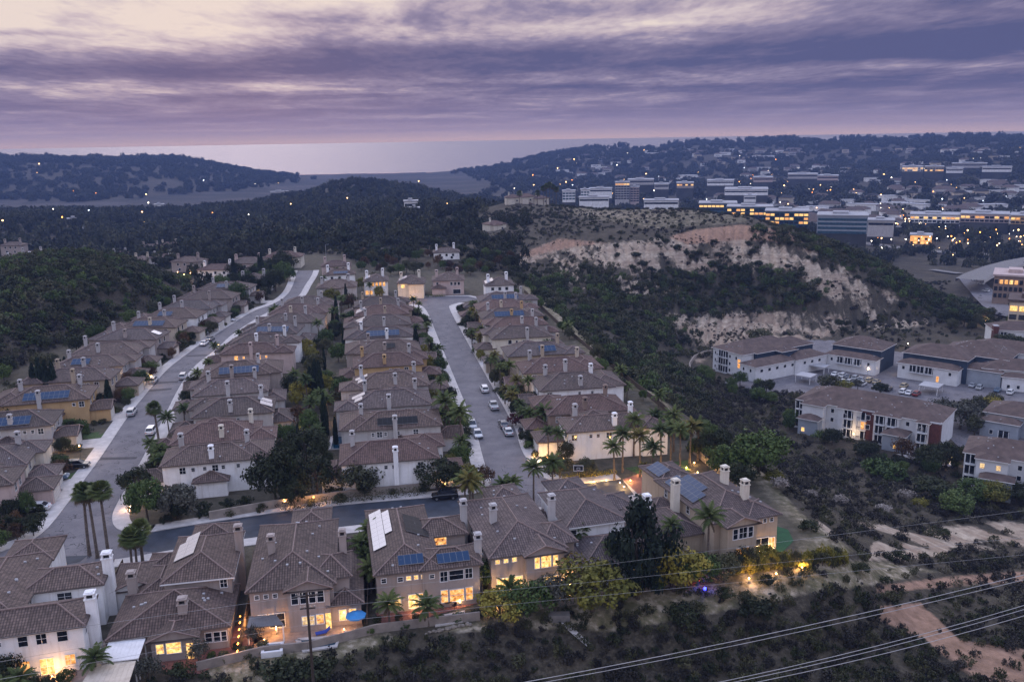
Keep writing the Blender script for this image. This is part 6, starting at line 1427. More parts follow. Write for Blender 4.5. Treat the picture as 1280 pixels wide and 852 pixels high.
# large shrubs at the front slope
for i, (px, py, k_, h, w) in enumerate(((852, 776, 'bushd', 2.4, 4.6), (945, 770, 'bushd', 2.4, 5.5), (350, 852, 'bushd', 2.5, 6), (390, 846, 'bushd', 2.2, 5), (958, 728, 'bushd', 1.3, 2.6), (1120, 700, 'bushd', 1.8, 4.2), (1012, 662, 'bushd', 1.6, 3.6), (968, 602, 'bushy', 2.2, 4), (1050, 630, 'plume', 2.4, 4), (1132, 625, 'plume', 3, 5), (1105, 640, 'plume', 2, 4), (1150, 632, 'bushy', 2, 4), (975, 612, 'plume', 2.6, 4), (1015, 622, 'plume', 2, 3.4), (870, 762, 'bush', 1.3, 2.8), (1075, 715, 'bushd', 1.5, 3), (185, 850, 'grey', 3, 4), (225, 845, 'bushd', 1.6, 3.4), (1180, 668, 'bushd', 1.4, 3), (905, 745, 'bushd', 1.4, 3), (930, 748, 'bush', 1.1, 2.4))):
    pg(k_, px, py, h, w, r0=60, place='the open slope under the gardens' if py > 690 else 'the canyon slope')

# labels that single each plant out
def finish_labels():
    from collections import defaultdict
    g = defaultdict(list)
    for rec in PLANTS:
        root, d_, pl, lb, x, y, h = rec
        root['group'] = GRP[root['category']]
        if lb: root['label'] = lb
        else: g[(d_, pl)].append(rec)
    OW = ORD + ['fifteenth', 'sixteenth', 'seventeenth', 'eighteenth', 'nineteenth', 'twentieth'] + ['twenty-' + o for o in ORD[:9]] + ['thirtieth'] + ['thirty-' + o for o in ORD[:9]]
    for (d_, pl), l in g.items():
        l.sort(key=lambda r: math.hypot(r[4], r[5]))
        for i, r in enumerate(l):
            r[0]['label'] = f'{d_} near {pl}' if len(l) == 1 else f'{d_} near {pl}, {OW[i] if i < len(OW) else "farthest"} nearest'

# ---------------------------------------------------------------- countless growth: brush and woods
SRC = bpy.data.collections.new('growth_sources')
def stuff(name, label, cat, meshes, xyz, scl, sclz, seed=0):
    xyz = np.asarray(xyz, np.float32); n = len(xyz); rs = np.random.RandomState(seed)
    col = bpy.data.collections.new(name + '_forms')
    for i, me in enumerate(meshes):
        o = bpy.data.objects.new(f'{name}_form_{chr(97 + i)}', me); col.objects.link(o)
    me = bpy.data.meshes.new(name); me.vertices.add(n); me.vertices.foreach_set('co', xyz.ravel())
    a = me.attributes.new('scl', 'FLOAT_VECTOR', 'POINT'); a.data.foreach_set('vector', np.stack([scl, scl, sclz], 1).astype(np.float32).ravel())
    a = me.attributes.new('rot', 'FLOAT_VECTOR', 'POINT'); a.data.foreach_set('vector', np.stack([np.zeros(n), np.zeros(n), rs.uniform(0, 6.28, n)], 1).astype(np.float32).ravel())
    a = me.attributes.new('pick', 'INT', 'POINT'); a.data.foreach_set('value', rs.randint(0, len(meshes), n).astype(np.int32))
    ng = bpy.data.node_groups.new(name, 'GeometryNodeTree')
    ng.interface.new_socket('Geometry', in_out='INPUT', socket_type='NodeSocketGeometry'); ng.interface.new_socket('Geometry', in_out='OUTPUT', socket_type='NodeSocketGeometry')
    gi = ng.nodes.new('NodeGroupInput'); go = ng.nodes.new('NodeGroupOutput')
    ip = ng.nodes.new('GeometryNodeInstanceOnPoints'); ci = ng.nodes.new('GeometryNodeCollectionInfo')
    ci.inputs['Collection'].default_value = col; ci.inputs['Separate Children'].default_value = True; ci.inputs['Reset Children'].default_value = True
    def na(nm, ty):
        q = ng.nodes.new('GeometryNodeInputNamedAttribute'); q.data_type = ty; q.inputs['Name'].default_value = nm; return q.outputs['Attribute']
    ng.links.new(gi.outputs[0], ip.inputs['Points']); ng.links.new(ci.outputs[0], ip.inputs['Instance'])
    ip.inputs['Pick Instance'].default_value = True
    ng.links.new(na('pick', 'INT'), ip.inputs['Instance Index']); ng.links.new(na('rot', 'FLOAT_VECTOR'), ip.inputs['Rotation']); ng.links.new(na('scl', 'FLOAT_VECTOR'), ip.inputs['Scale'])
    ng.links.new(ip.outputs[0], go.inputs[0])
    o = bpy.data.objects.new(name, me); COL.objects.link(o)
    md = o.modifiers.new('growth', 'NODES'); md.node_group = ng
    return tag(o, label, cat, kind='stuff')
BR = [crown_mesh('brush', 'leaf_brush', 200 + i, clumps=16, per=16, size=.24, cr=.36) for i in range(3)]
BRD = [crown_mesh('brush', 'leaf_dark', 210 + i, clumps=18, per=18, size=.22, cr=.36) for i in range(2)]
BRG = [crown_mesh('brush', 'leaf_olive', 215 + i, clumps=16, per=16, size=.24, cr=.36) for i in range(2)]
BRP = [crown_mesh('brush', 'leaf_brush_pale', 220 + i, clumps=12, per=14, size=.22, cr=.36) for i in range(2)]
BRV = [crown_mesh('brush', 'leaf_green', 225, clumps=18, per=18, size=.22, cr=.36)]
WD = [crown_mesh('wood', 'leaf_woods', 230 + i, clumps=22, per=14, size=.30, cr=.36) for i in range(3)]
CA = (azs[1] - azs[0]) * (lrs[1] - lrs[0]) * GRR ** 2           # ground area of one cell
def scatter(mask, per_m2, hr, seed, wf=1.0, jitter=1.0):
    rs = np.random.RandomState(seed); ex = mask * per_m2 * CA
    n = np.floor(ex + rs.uniform(0, 1, ex.shape)).astype(int); idx = np.repeat(np.arange(ex.size), n.ravel())
    a = GA.ravel()[idx] + rs.uniform(-.5, .5, len(idx)) * (azs[1] - azs[0]); l = GR.ravel()[idx] + rs.uniform(-.5, .5, len(idx)) * (lrs[1] - lrs[0])
    r = np.exp(l); x, y = r * np.sin(a), r * np.cos(a)
    fi = np.clip((a - AZ0) / (AZ1 - AZ0) * (NA - 1), 0, NA - 1.001); fj = np.clip((l - LR0) / (LR1 - LR0) * (NR - 1), 0, NR - 1.001)
    i, j = fi.astype(int), fj.astype(int); u, v = fi - i, fj - j
    z = (TZ[i, j] * (1 - u) + TZ[i + 1, j] * u) * (1 - v) + (TZ[i, j + 1] * (1 - u) + TZ[i + 1, j + 1] * u) * v
    h = rs.uniform(hr[0], hr[1], len(idx)) ** 1.0
    return np.stack([x, y, z - h * .12], 1), h * .5 * wf * rs.uniform(.9, 1.5, len(idx)), h
flat0 = sm(4, 1, sdist(TX, TY, FLAT0)); flat1 = sm(3, 0, sdist(TX, TY, pz([(905, 478), (1000, 425), (1040, 425), (1250, 462), (1290, 470), (1290, 560), (1200, 560), (1160, 520), (1000, 490), (950, 490)], -27)))
for h_ in HOUSES:
    if h_['root'].location.z < -20:
        for f_ in h_['fps']: flat1 = np.maximum(flat1, sm(3, 1, sdist(TX, TY, f_)))
fov = (PX > -140) & (PX < 1420) & (np.abs(GA) < .62) & (PY < 1000)
RD_ = np.zeros(TX.shape)
for o in bpy.data.objects:
    if o.name.split('.')[0] in ('highway', 'valley_road', 'ramp_road', 'freeway_ramp', 'side_road') and o.type == 'MESH':
        vv = [tuple(v.co)[:2] for v in o.data.vertices]; vv = vv[::8]
        d = segdist(TX, TY, vv, False) if len(vv) > 1 else np.full(TX.shape, 1e9)
        RD_ = np.maximum(RD_, (d < {'highway': 18, 'freeway_ramp': 14}.get(o.name.split('.')[0], 11)))
BLD = np.zeros(TX.shape)
for o in bpy.data.objects:
    if o.type == 'EMPTY' and o.get('category') in ('office', 'tower', 'warehouse', 'campus building', 'shops', 'showroom', 'villa', 'house', 'apartment building') and o.location.y > 300:
        BLD = np.maximum(BLD, (np.hypot(TX - o.location.x, TY - o.location.y) < 16))
free = (1 - flat0) * (1 - flat1) * fov * (1 - np.clip(RD_, 0, 1)) * (1 - np.clip(BLD, 0, 1))
bare = np.clip(1 - sand * 1.15 - orange * 1.2, 0, 1)
clump = sm(-.25, .35, fbm(TX, TY, 22, 3, 71))
grassf = 1 - grassm * .88
dkb = pmask([(640, 360), (700, 330), (760, 340), (850, 395), (880, 440), (880, 510), (830, 520), (700, 400)], 20, (150, 440))
bcl = pmask([(790, 348), (870, 340), (990, 338), (1030, 362), (1005, 384), (900, 392), (850, 388), (815, 372)], 12, (330, 600))
right = pmask([(930, 290), (990, 290), (1060, 310), (1120, 335), (1200, 375), (1230, 400), (1150, 395), (1080, 345), (1000, 312)], 8, (400, 620))
lefth = pmask([(-100, 400), (-100, 320), (60, 310), (160, 320), (235, 350), (220, 380), (100, 425), (-50, 455)], 8, (240, 480))
near = (GRR < 330)
# chaparral over the canyon and front slope
botm = sm(735, 790, PY + (PX - 640) * -.02)
m0 = free * bare * np.clip(grassf + .05, 0, 1) * near * np.maximum(.3 + .7 * clump, botm * .95 * (GRR < 150)) * (1 - dkb * .6)
x_, s_, h_ = scatter(m0 * (GRR < 150), .85, (.4, 1.6), 1); stuff('chaparral_brush', 'grey-brown chaparral covering the slope under the wires', 'brush', BR + BRG + BRD[:1], x_, s_ * 1.1, h_, 1)
x_, s_, h_ = scatter(m0 * (GRR >= 150), .42, (.6, 1.9), 2); stuff('chaparral_brush', 'grey-brown chaparral filling the canyon beside the houses', 'brush', BR + BRG[:1] + BRP[:1], x_, s_ * 1.2, h_, 2)
x_, s_, h_ = scatter(free * near * np.clip(grassm * .5 + .12, 0, 1) * bare * clump, .45, (.25, .7), 3); stuff('dry_brush', 'pale dry tufts among the chaparral', 'brush', BRP, x_, s_, h_, 3)
x_, s_, h_ = scatter(free * np.maximum(dkb * (.35 + .65 * clump), np.maximum(np.maximum(right, bcl), lefth)), .13, (1.8, 4.2), 4); stuff('dark_scrub', 'dark evergreen scrub blanketing the canyon flank and both dark hills', 'scrub', BRD + BRG + BRV, x_, s_ * 1.15, h_ * .85, 4)
mid = (GRR >= 330) & (GRR < 700)
x_, s_, h_ = scatter(free * bare * mid * (1 - right) * (1 - lefth) * (.35 + .65 * clump) * (1 - grassm * .8), .075, (.8, 2.3), 5); stuff('hill_scrub', 'dark mottled scrub over the mesa and the slopes behind the street ends', 'scrub', BRD + BR[:2] + BRG[:1], x_, s_ * 1.2, h_ * .9, 5)
x_, s_, h_ = scatter(free * np.clip(sand * 1.3 - .1, 0, 1) * sm(-.1, .4, fbm(TX, TY, 14, 3, 91)) * (GRR > 330) * (GRR < 620), .20, (.5, 1.5), 6); stuff('bluff_brush', 'low grey brush speckling the pale bluff', 'brush', BR, x_, s_, h_ * .8, 6)
x_, s_, h_ = scatter(free * (orange + sand > .2) * (GRR < 260) * sm(.15, .4, fbm(TX, TY, 7, 3, 93)), .10, (.4, 1.3), 8); stuff('path_brush', 'scattered brush on the bare sandy ground', 'brush', BR + BRD[:1], x_, s_, h_, 8)
woods = free * (1 - lag * .97) * (TZ > -64.0)
wsw = sm(-.35, .25, fbm(TX, TY, 120, 3, 55))
wl_ = sm(.03, -.07, GA)            # left of centre: thick woods; right: broken by streets of houses
x_, s_, h_ = scatter(woods * (GRR >= np.where(GA > -.03, 780, 560)) * (GRR < 1500) * np.maximum(wl_ * (.45 + .55 * wsw), .35 * wsw + .1) * (1 - grassm) , .0085, (6, 13), 11); stuff('valley_woods', 'dark continuous woods filling the valley beyond the streets', 'woods', WD + BRD[:1] + BRG, x_, s_ * .95, h_, 11)
x_, s_, h_ = scatter(woods * (GRR >= 360) * (GRR < 640) * (GA < .02) * (GA > -.45) * (1 - lefth), .013, (3, 6.5), 12); stuff('slope_woods', 'oak woods on the slopes just past the street ends', 'woods', WD[:2] + BRD[:1], x_, s_ * 1.0, h_, 12)
x_, s_, h_ = scatter(woods * (GRR >= 1500) * (GRR < 3400) * (.3 + .7 * wsw) * sm(-62, -56, TZ), .0016, (8, 17), 13); stuff('ridge_woods', 'hazy trees over the far ridges', 'woods', WD, x_, s_ * 1.35, h_, 13)
# skyline trees on both ridges
sk = np.zeros(TX.shape); jm = np.argmax(np.where(GRR > 2600, (TZ - CH) / GRR, -9), 1)
for d in range(-3, 1): sk[np.arange(NA), np.clip(jm + d, 0, NR - 1)] = 1
x_, s_, h_ = scatter(sk * fov * (TZ > -30) * sm(-.4, .3, fbm(TX, TY, 140, 3, 66)), .0022, (10, 24), 14); stuff('skyline_trees', 'ragged tree line along the far ridge tops', 'woods', WD, x_, s_ * .9, h_, 14)

# ---------------------------------------------------------------- far houses over the right-hand ridge
FH = []
def far_label(what, x, y):
    bx, by, lb = min(FARB, key=lambda f: math.hypot(f[0] - x, f[1] - y))
    side = ('beyond' if math.hypot(x, y) > math.hypot(bx, by) + 40 else ('in front of' if math.hypot(x, y) < math.hypot(bx, by) - 40 else 'beside'))
    return f'{what} {side} the ' + ' '.join(lb.split()[:6]).rstrip(',')
for i, (w, d, wl__, rf_) in enumerate(((18, 12, 'stucco_white', 'roof_shingle'), (22, 12, 'stucco_grey', 'roof_shingle'), (15, 12, 'stucco_beige', 'roof_tile_red'), (30, 13, 'stucco_white', 'roof_flat'))):
    m_ = MB(); m_.box(-w / 2, w / 2, -d / 2, d / 2, -5, 6, wl__, top=False); hh = 9
    a, b_, c, e = (-w / 2 - .8, -d / 2 - .8, 6), (w / 2 + .8, -d / 2 - .8, 6), (w / 2 + .8, d / 2 + .8, 6), (-w / 2 - .8, d / 2 + .8, 6)
    if i < 3:
        r1, r2 = (-w / 2 + 4, 0, hh), (w / 2 - 4, 0, hh)
        m_.face([a, b_, r2, r1], rf_); m_.face([c, e, r1, r2], rf_); m_.face([b_, c, r2], rf_); m_.face([e, a, r1], rf_)
    else: m_.face([a, b_, c, e], rf_)
    m_.box(-w * .3, w * .3, -d / 2 - .1, -d / 2, 1, 2.5, 'glass_dark'); FH.append(m_.mesh('far_house'))
rs = random.Random(77); cnt = 0; FHP = []
fl_ = fbm(TX, TY, 200, 3, 88)
while cnt < 270:
    px = rs.uniform(690, 1300); py = rs.uniform(188, 285)
    if px < 900 and (py > 232 or rs.random() < .6): continue
    x, y, z = G(px, py, 700)
    r_ = math.hypot(x, y)
    if r_ < 850 or r_ > 3250 or y > 3450: continue
    if vnoise(np.array([x / 160.]), np.array([y / 160.]), 12)[0] < .42: continue
    if any((x - a) ** 2 + (y - b) ** 2 < 24 ** 2 for a, b in FHP): continue
    FHP.append((x, y)); kk = rs.randrange(4); o = inst('far_house', FH[kk], None, (x, y, z + 1.2), rs.uniform(-.5, .5) + math.atan2(-x, y), rs.uniform(.9, 1.5))
    tag(o, far_label(['white hip-roofed', 'grey hip-roofed', 'beige red-roofed', 'long flat-roofed'][kk] + ' far house', x, y), 'house', 'small houses scattered over the far ridge'); cnt += 1
# far lamps
LP = []
for i, (mt, r_) in enumerate((('lamp_warm', 1.0), ('lamp_white', 1.0), ('lamp_cool', .9), ('lamp_orange', 1.1))):
    m_ = MB(); m_.tube([(0, 0, -9), (0, 0, 0)], .16, 'metal_grey', 4); m_.ball((0, 0, .5), r_, mt, 6, 4); LP.append(m_.mesh('street_lamp'))
cnt = 0
while cnt < 170:
    px = rs.uniform(620, 1290) if cnt > 26 else rs.uniform(0, 620); py = rs.triangular(180, 340, 235)
    if px < 900 and cnt > 26 and py > 262: continue
    x, y, z = G(px, py, 620)
    r_ = math.hypot(x, y)
    if r_ < 700 or r_ > 3200: continue
    s_ = (.3 + r_ / 2600) * rs.choice((.4, .5, .6, .8, 1.0))
    o = inst('street_lamp', LP[rs.choice((0, 0, 1, 1, 2, 3))], None, (x, y, z + 10), 0, s_)
    tag(o, far_label('small lamp', x, y), 'lamp', 'far street lamps'); cnt += 1
for i in range(130):                                                  # dense lights along the shopping row and its car park
    px = rs.uniform(1085, 1295); py = rs.gauss(282, 4) if i < 70 else rs.gauss(305, 8)
    x, y, z = G(px, py, 620)
    ki = rs.choice((0, 0, 1, 3, 1)); o = inst('street_lamp', LP[ki], None, (x, y, z + 7), 0, rs.uniform(.22, .6))
    tag(o, far_label(['warm lamp', 'white lamp', 'cool lamp', 'orange lamp'][ki], x, y), 'lamp', 'shopping row lamps')

# ---------------------------------------------------------------- garden lamps and street lamps that light what stands by them
def glow(name, label, px=None, py=None, z=0, mat='lamp_warm', col=(1, .58, .26), e=60, r_=.09, pole=0, xy=None, cat='lamp', base=0.0, ri=.12):
    x, y = xy if xy else P(px, py, base + z)
    root = empty(name, (x, y, base), 0, label, cat)
    if pole:
        m_ = MB(); m_.tube([(0, 0, 0), (0, 0, pole)], [.09, .05], 'metal_grey', 7); m_.tube([(0, 0, pole), (-.5, -.3, pole + .12)], .035, 'metal_grey', 5); m_.box(-.75, -.35, -.45, -.15, pole + .1, pole + .2, 'metal_grey'); m_.build('pole', root)
        zz = pole + .0; dx, dy = -.55, -.3
    else:
        m_ = MB(); m_.tube([(0, 0, 0), (0, 0, max(z - .05, .05))], .03, 'metal_dark', 5); m_.build('post', root); zz = z; dx = dy = 0
    m_ = MB(); m_.ball((dx, dy, zz), r_, mat, 8, 6); m_.build('bulb', root)
    l = bpy.data.lights.new('bulb_light', 'POINT'); l.energy = e; l.color = col; l.shadow_soft_size = ri
    lo = bpy.data.objects.new('bulb_light', l); COL.objects.link(lo); lo.parent = root; lo.location = (dx, dy - .02, zz - r_ - ri - .02 if pole else zz + r_ + ri)
    return root
xs, ys = P(691, 619, 6.3)
glow('street_lamp', 'bright white street lamp on a pole at the foot of the straight street', xy=(xs, ys), z=6, mat='lamp_white', col=(1, .8, .55), e=900, r_=.24, pole=6.3)
for (px, py, lb, e) in ((99, 557, 'bright warm lamp in the hill-side garden bush', 450), (189, 470, 'lamp on the hill-side garage by the black car', 200), (152, 475, 'second lamp on the hill-side garage corner', 160), (273, 431, 'lamp post by the inner kerb of the curved street', 200)):
    glow('garden_lamp', lb, px, py, 2.6, 'lamp_warm', (1, .62, .3), e, .14)
glow('wall_lamp', 'orange lamp on the gate pier of the cross street garden wall', 392, 621, 2.0, 'lamp_orange', (1, .48, .16), 260, .13)
glow('wall_lamp', 'small orange lamp left of the gate pier, low in the hedge', 356, 626, 1.2, 'lamp_warm', (1, .5, .2), 120, .1)
glow('garden_lamp', 'warm garden lamp under the dense tree at the street corner', 163, 633, .6, 'lamp_warm', (1, .55, .25), 260, .12)
for i, (px, py, z, e) in enumerate(((312, 778, .8, 180), (345, 786, .8, 140), (398, 778, .6, 160), (430, 786, .6, 140), (330, 799, .5, 120))): glow('patio_lamp', f'amber patio lamp, {ORD[i]} from the window side, behind the gabled taupe house', px, py, z, 'lamp_warm', (1, .5, .18), e * .8, .09)
for i, (px, py, z, e) in enumerate(((45, 832, .6, 260), (88, 828, .6, 260), (65, 845, .5, 200), (28, 838, 1.0, 160))): glow('patio_lamp', f'amber patio lamp, {ORD[i]} behind the white front-row house', px, py, z, 'lamp_warm', (1, .5, .18), e, .1)
for i, (px, py, z, e) in enumerate(((520, 762, .6, 90), (575, 752, .6, 80), (618, 752, .8, 300), (640, 748, .8, 260), (712, 730, 1.0, 340), (210, 816, .8, 160))): glow('patio_lamp', ['warm lamp on the terrace of the solar-panelled taupe house', 'warm lamp at the terrace corner of the solar-panelled taupe house', 'glowing lamp in the open patio, window side', 'glowing lamp in the open patio, garden side', 'bright lamp behind the yellow-green tree by the fifth house', 'warm lamp on the red terrace of the second house'][i], px, py, z, 'lamp_warm', (1, .58, .24), e, .1)
UPL = ((674, 576), (684, 572), (692, 577), (700, 603), (718, 605), (728, 603), (742, 602), (758, 600), (775, 603), (788, 600), (800, 592), (812, 586), (822, 604), (836, 598), (846, 592), (858, 584), (868, 578), (872, 590), (780, 608), (668, 570))
for i, (px, py) in enumerate(UPL): glow('garden_uplight', f'golden garden uplight, {(ORD + ["fifteenth", "sixteenth", "seventeenth", "eighteenth", "nineteenth", "twentieth"])[i]} along the canyon-corner planting', px, py, .35, 'lamp_warm', (1, .56, .18), 95 if i % 3 else 190, .12)
for i, (px, py, e) in enumerate(((1002, 714, 260), (936, 728, 200), (970, 722, 90), (893, 720, 130), (950, 694, 110), (966, 690, 60))): 
    x, y, z = G(px, py, 60); glow('garden_lamp', f'bright warm lamp in the slope planting below the tan house, {ORD[i]}', xy=(x, y), z=.7, mat='lamp_warm', col=(1, .55, .2), e=e, r_=.13, base=z)
x, y, z = G(881, 740, 60)
glow('blue_lamp', 'vivid blue garden light string under the trees of the front slope', xy=(x, y), z=.6, mat='lamp_blue', col=(.05, .08, 1), e=70, r_=.22, base=z)
x, y, z = G(874, 731, 60); glow('red_lamp', 'small red garden light beside the blue one', xy=(x, y), z=.8, mat='lamp_red', col=(1, .1, .08), e=18, r_=.10, base=z)
for i, (px, py, e) in enumerate(((507, 372, 260), (518, 371, 200), (477, 375, 160), (462, 377, 120), (400, 371, 60), (452, 458, 90), (418, 520, 120), (412, 408, 80), (371, 540, 90), (352, 408, 60), (285, 371, 90), (222, 340, 420), (230, 343, 420), (238, 341, 300), (252, 346, 240), (345, 345, 160), (305, 362, 160))):
    glow('garden_lamp', ['garage lamp, window side, on the floodlit house', 'garage lamp, far side, on the floodlit house', 'orange lamp under the glowing gallery', 'orange porch lamp left of the glowing gallery', 'porch lamp by the arched bay at the bend', 'orange fire-lit patio lamp mid way between the two inner rows', 'orange patio lamp deep in the inner gardens', 'small lamp at the top of the inner gardens', 'lamp over the pale patio of the inner row', 'lamp by the inner row near the curve', 'garden lamp at the top hill-side house', 'fiery garden lamp on the side road, first', 'fiery garden lamp on the side road, second', 'fiery garden lamp on the side road, third', 'white-lit drive lamp past the side road', 'lamp on the wide cream house', 'lamp under the hedge trees at the curve'][i], px, py, 1.6, 'lamp_warm', (1, .52, .2), e * 1.3, .16 if i > 8 else .13)
for i, (px, py, e) in enumerate(((955, 461, 90), (962, 452, 90), (975, 442, 90), (985, 428, 70), (1005, 532, 260), (1145, 552, 300), (1067, 543, 160), (1014, 500, 20), (1190, 575, 360), (1135, 430, 200), (990, 520, 200), (908, 448, 60), (1085, 462, 90), (1123, 462, 90), (1243, 530, 160), (1236, 436, 90), (1226, 470, 160), (1200, 398, 120), (1232, 401, 220), (1150, 466, 60))):
    x, y = P(px, py, -25); glow('wall_lamp', f'warm lamp of the apartment blocks, {(ORD + ["fifteenth", "sixteenth", "seventeenth", "eighteenth", "nineteenth", "twentieth"])[i]} counted around the lot', xy=(x, y), z=2.2, mat='lamp_white' if i < 4 else 'lamp_warm', col=(1, .68, .38), e=e * 1.4, r_=.18, base=-27)
gi_ = 0
for tg in 'CBAL':
    for i in range(0, len(ROWS[tg]), 2 if tg in 'CL' else 3):
        rg = random.Random(i + ord(tg)); x, y = ROWS[tg][i]['wpt'](-1.2, rg.choice((-.8, 6.6, 11)))
        glow('garden_lamp', f'small warm garden lamp in front of {ROWS[tg][i]["short"]}', xy=(x, y), z=1.0, mat='lamp_warm', col=(1, .56, .24), e=75, r_=.09)
# bistro lights along the side yard of the second front-row house
m_ = MB(); a = P(300, 768, 2.4); b_ = P(296, 812, 2.4)
sl_ = empty('string_lights', (a[0], a[1], 0), 0, 'string of small amber bulbs along the side fence of the second front-row house', 'string lights')
for i in range(11):
    f = i / 10; x, y = (b_[0] - a[0]) * f, (b_[1] - a[1]) * f; q = MB(); q.ball((x, y, 2.2 - .35 * math.sin(f * math.pi * 5) ** 2), .085, 'lamp_orange', 6, 4); q.build('bulb', sl_)
m_.tube([((b_[0] - a[0]) * i / 20, (b_[1] - a[1]) * i / 20, 2.28 - .35 * math.sin(i / 20 * math.pi * 5) ** 2) for i in range(21)], .012, 'metal_dark', 4); m_.build('cable', sl_)
for f in (.15, .5, .85):
    l = bpy.data.lights.new('bulb_light', 'POINT'); l.energy = 40; l.color = (1, .45, .15); l.shadow_soft_size = .15
    lo = bpy.data.objects.new('bulb_light', l); COL.objects.link(lo); lo.parent = sl_; lo.location = ((b_[0] - a[0]) * f - .3, (b_[1] - a[1]) * f, 2.0)

# ---------------------------------------------------------------- garden things
def lbl(o, label, cat): return tag(o, label, cat)
def canopy(label, corners, z, mat, name='patio_cover', posts=True):
    c = [P(a, b, z) for a, b in corners]; cx_ = sum(p[0] for p in c) / 4; cy_ = sum(p[1] for p in c) / 4
    root = empty(name, (cx_, cy_, 0), 0, label, 'patio cover'); l = [(p[0] - cx_, p[1] - cy_) for p in c]
    m_ = MB(); m_.prism(l, z - .12, z, mat)
    m_.poly(l, z - .121, mat)
    for k in range(1, 9):
        f = k / 9; p = (l[0][0] + (l[1][0] - l[0][0]) * f, l[0][1] + (l[1][1] - l[0][1]) * f); q = (l[3][0] + (l[2][0] - l[3][0]) * f, l[3][1] + (l[2][1] - l[3][1]) * f)
        m_.tube([(*p, z + .01), (*q, z + .01)], .022, mat, 4)
    m_.build('roof', root)
    for p in l:
        q = MB(); q.box(p[0] * .94 - .07, p[0] * .94 + .07, p[1] * .94 - .07, p[1] * .94 + .07, 0, z - .12, 'trim_white'); q.build('post', root)
canopy('white ribbed patio cover against the back of the second front-row house', [(137, 799), (182, 797), (173, 822), (125, 828)], 2.9, 'canvas_white')
canopy('beige ribbed patio cover in front of the white one', [(117, 829), (170, 825), (160, 856), (98, 860)], 2.7, 'stucco_beige')
canopy('grey shade sail over the patio dining set of the third house', [(312, 770), (345, 768), (355, 780), (308, 784)], 2.5, 'canvas_grey', 'shade_sail')
canopy('pale shade cover over the paved back garden between the rows', [(350, 566), (366, 565), (368, 574), (350, 575)], 2.6, 'canvas_white')
def parasol(px, py, mat, label):
    x, y = P(px, py, 0); root = empty('parasol', (x, y, 0), .4, label, 'parasol'); m_ = MB(); m_.tube([(0, 0, 0), (0, 0, 2.5)], .03, 'metal_grey', 6); m_.build('pole', root)
    m_ = MB(); k = 8; rr = 1.35
    for i in range(k):
        a, b_ = 6.283 * i / k, 6.283 * (i + 1) / k; m_.face([(rr * math.cos(a), rr * math.sin(a), 2.15), (rr * math.cos(b_), rr * math.sin(b_), 2.15), (0, 0, 2.6)], mat)
        m_.face([(rr * math.cos(a), rr * math.sin(a), 2.02), (rr * math.cos(b_), rr * math.sin(b_), 2.02), (rr * math.cos(b_), rr * math.sin(b_), 2.15), (rr * math.cos(a), rr * math.sin(a), 2.15)], mat)
    m_.build('canopy', root)
parasol(446, 787, 'canvas_blue', 'turquoise parasol at the garden corner of the third front-row house')
def pool(label, corners, name='swimming_pool', mat='pool_water'):
    c = pz(corners); root = empty(name, (*c[0], 0), 0, label, 'pool'); l = [(p[0] - c[0][0], p[1] - c[0][1]) for p in c]
    m_ = MB(); m_.poly(l, .16, mat); m_.build('water', root); m_ = MB(); ll = l + [l[0]]
    strip(m_, ll, -.3, .0, 0, .20, 'concrete'); strip(m_, ll, 0.0, .3, 0, .195, 'concrete'); m_.build('coping', root)
pool('dark pool with a blue underwater glow behind the third front-row house', [(372, 800), (425, 796), (420, 808), (380, 814)])
pool('dark rectangular pool in the back garden beside the inner straight-street row', [(415, 546), (430, 545), (431, 561), (412, 562)]); pool('small dark pool between the two inner rows farther up', [(356, 515), (366, 514), (368, 526), (355, 527)])
pool('dark garden pool behind the solar-panelled taupe house', [(548, 772), (580, 765), (578, 776), (545, 782)])
def hot_tub(px, py):
    x, y = P(px, py, 0); root = empty('hot_tub', (x, y, 0), R(10), 'white-rimmed hot tub beside the patio of the third front-row house', 'hot tub'); m_ = MB()
    for s_ in ((-1.3, 1.3, -1.1, -.75), (-1.3, 1.3, .75, 1.1), (-1.3, -.95, -.75, .75), (.95, 1.3, -.75, .75)): m_.box(*s_, 0, .75, 'plastic_white')
    m_.build('rim', root); m_ = MB(); m_.box(-.95, .95, -.75, .75, .05, .62, 'pool_water'); m_.build('water', root)
hot_tub(341, 815)
def lounger(px, py, rz, mat, label):
    x, y = P(px, py, 0); root = empty('sun_lounger', (x, y, .07), rz, label, 'sun lounger'); m_ = MB(); m_.box(-.95, .35, -.33, .33, .28, .40, mat); m_.build('seat', root)
    m_ = MB(); m_.face([(.35, -.33, .38), (.35, .33, .38), (.95, .33, .85), (.95, -.33, .85)], mat); m_.face([(.35, -.33, .28), (.95, -.33, .76), (.95, .33, .76), (.35, .33, .28)], mat); m_.build('backrest', root)
    for a in (-.85, .3):
        for b_ in (-.28, .28): m_ = MB(); m_.tube([(a, b_, 0), (a, b_, .29)], .025, 'metal_grey', 5); m_.build('leg', root)
lounger(404, 793, .4, 'cushion_blue', 'bright blue lounger at the pool edge'); lounger(425, 799, .5, 'canvas_white', 'white lounger beside the pool, left one'); lounger(436, 797, .5, 'canvas_white', 'white lounger beside the pool, right one')
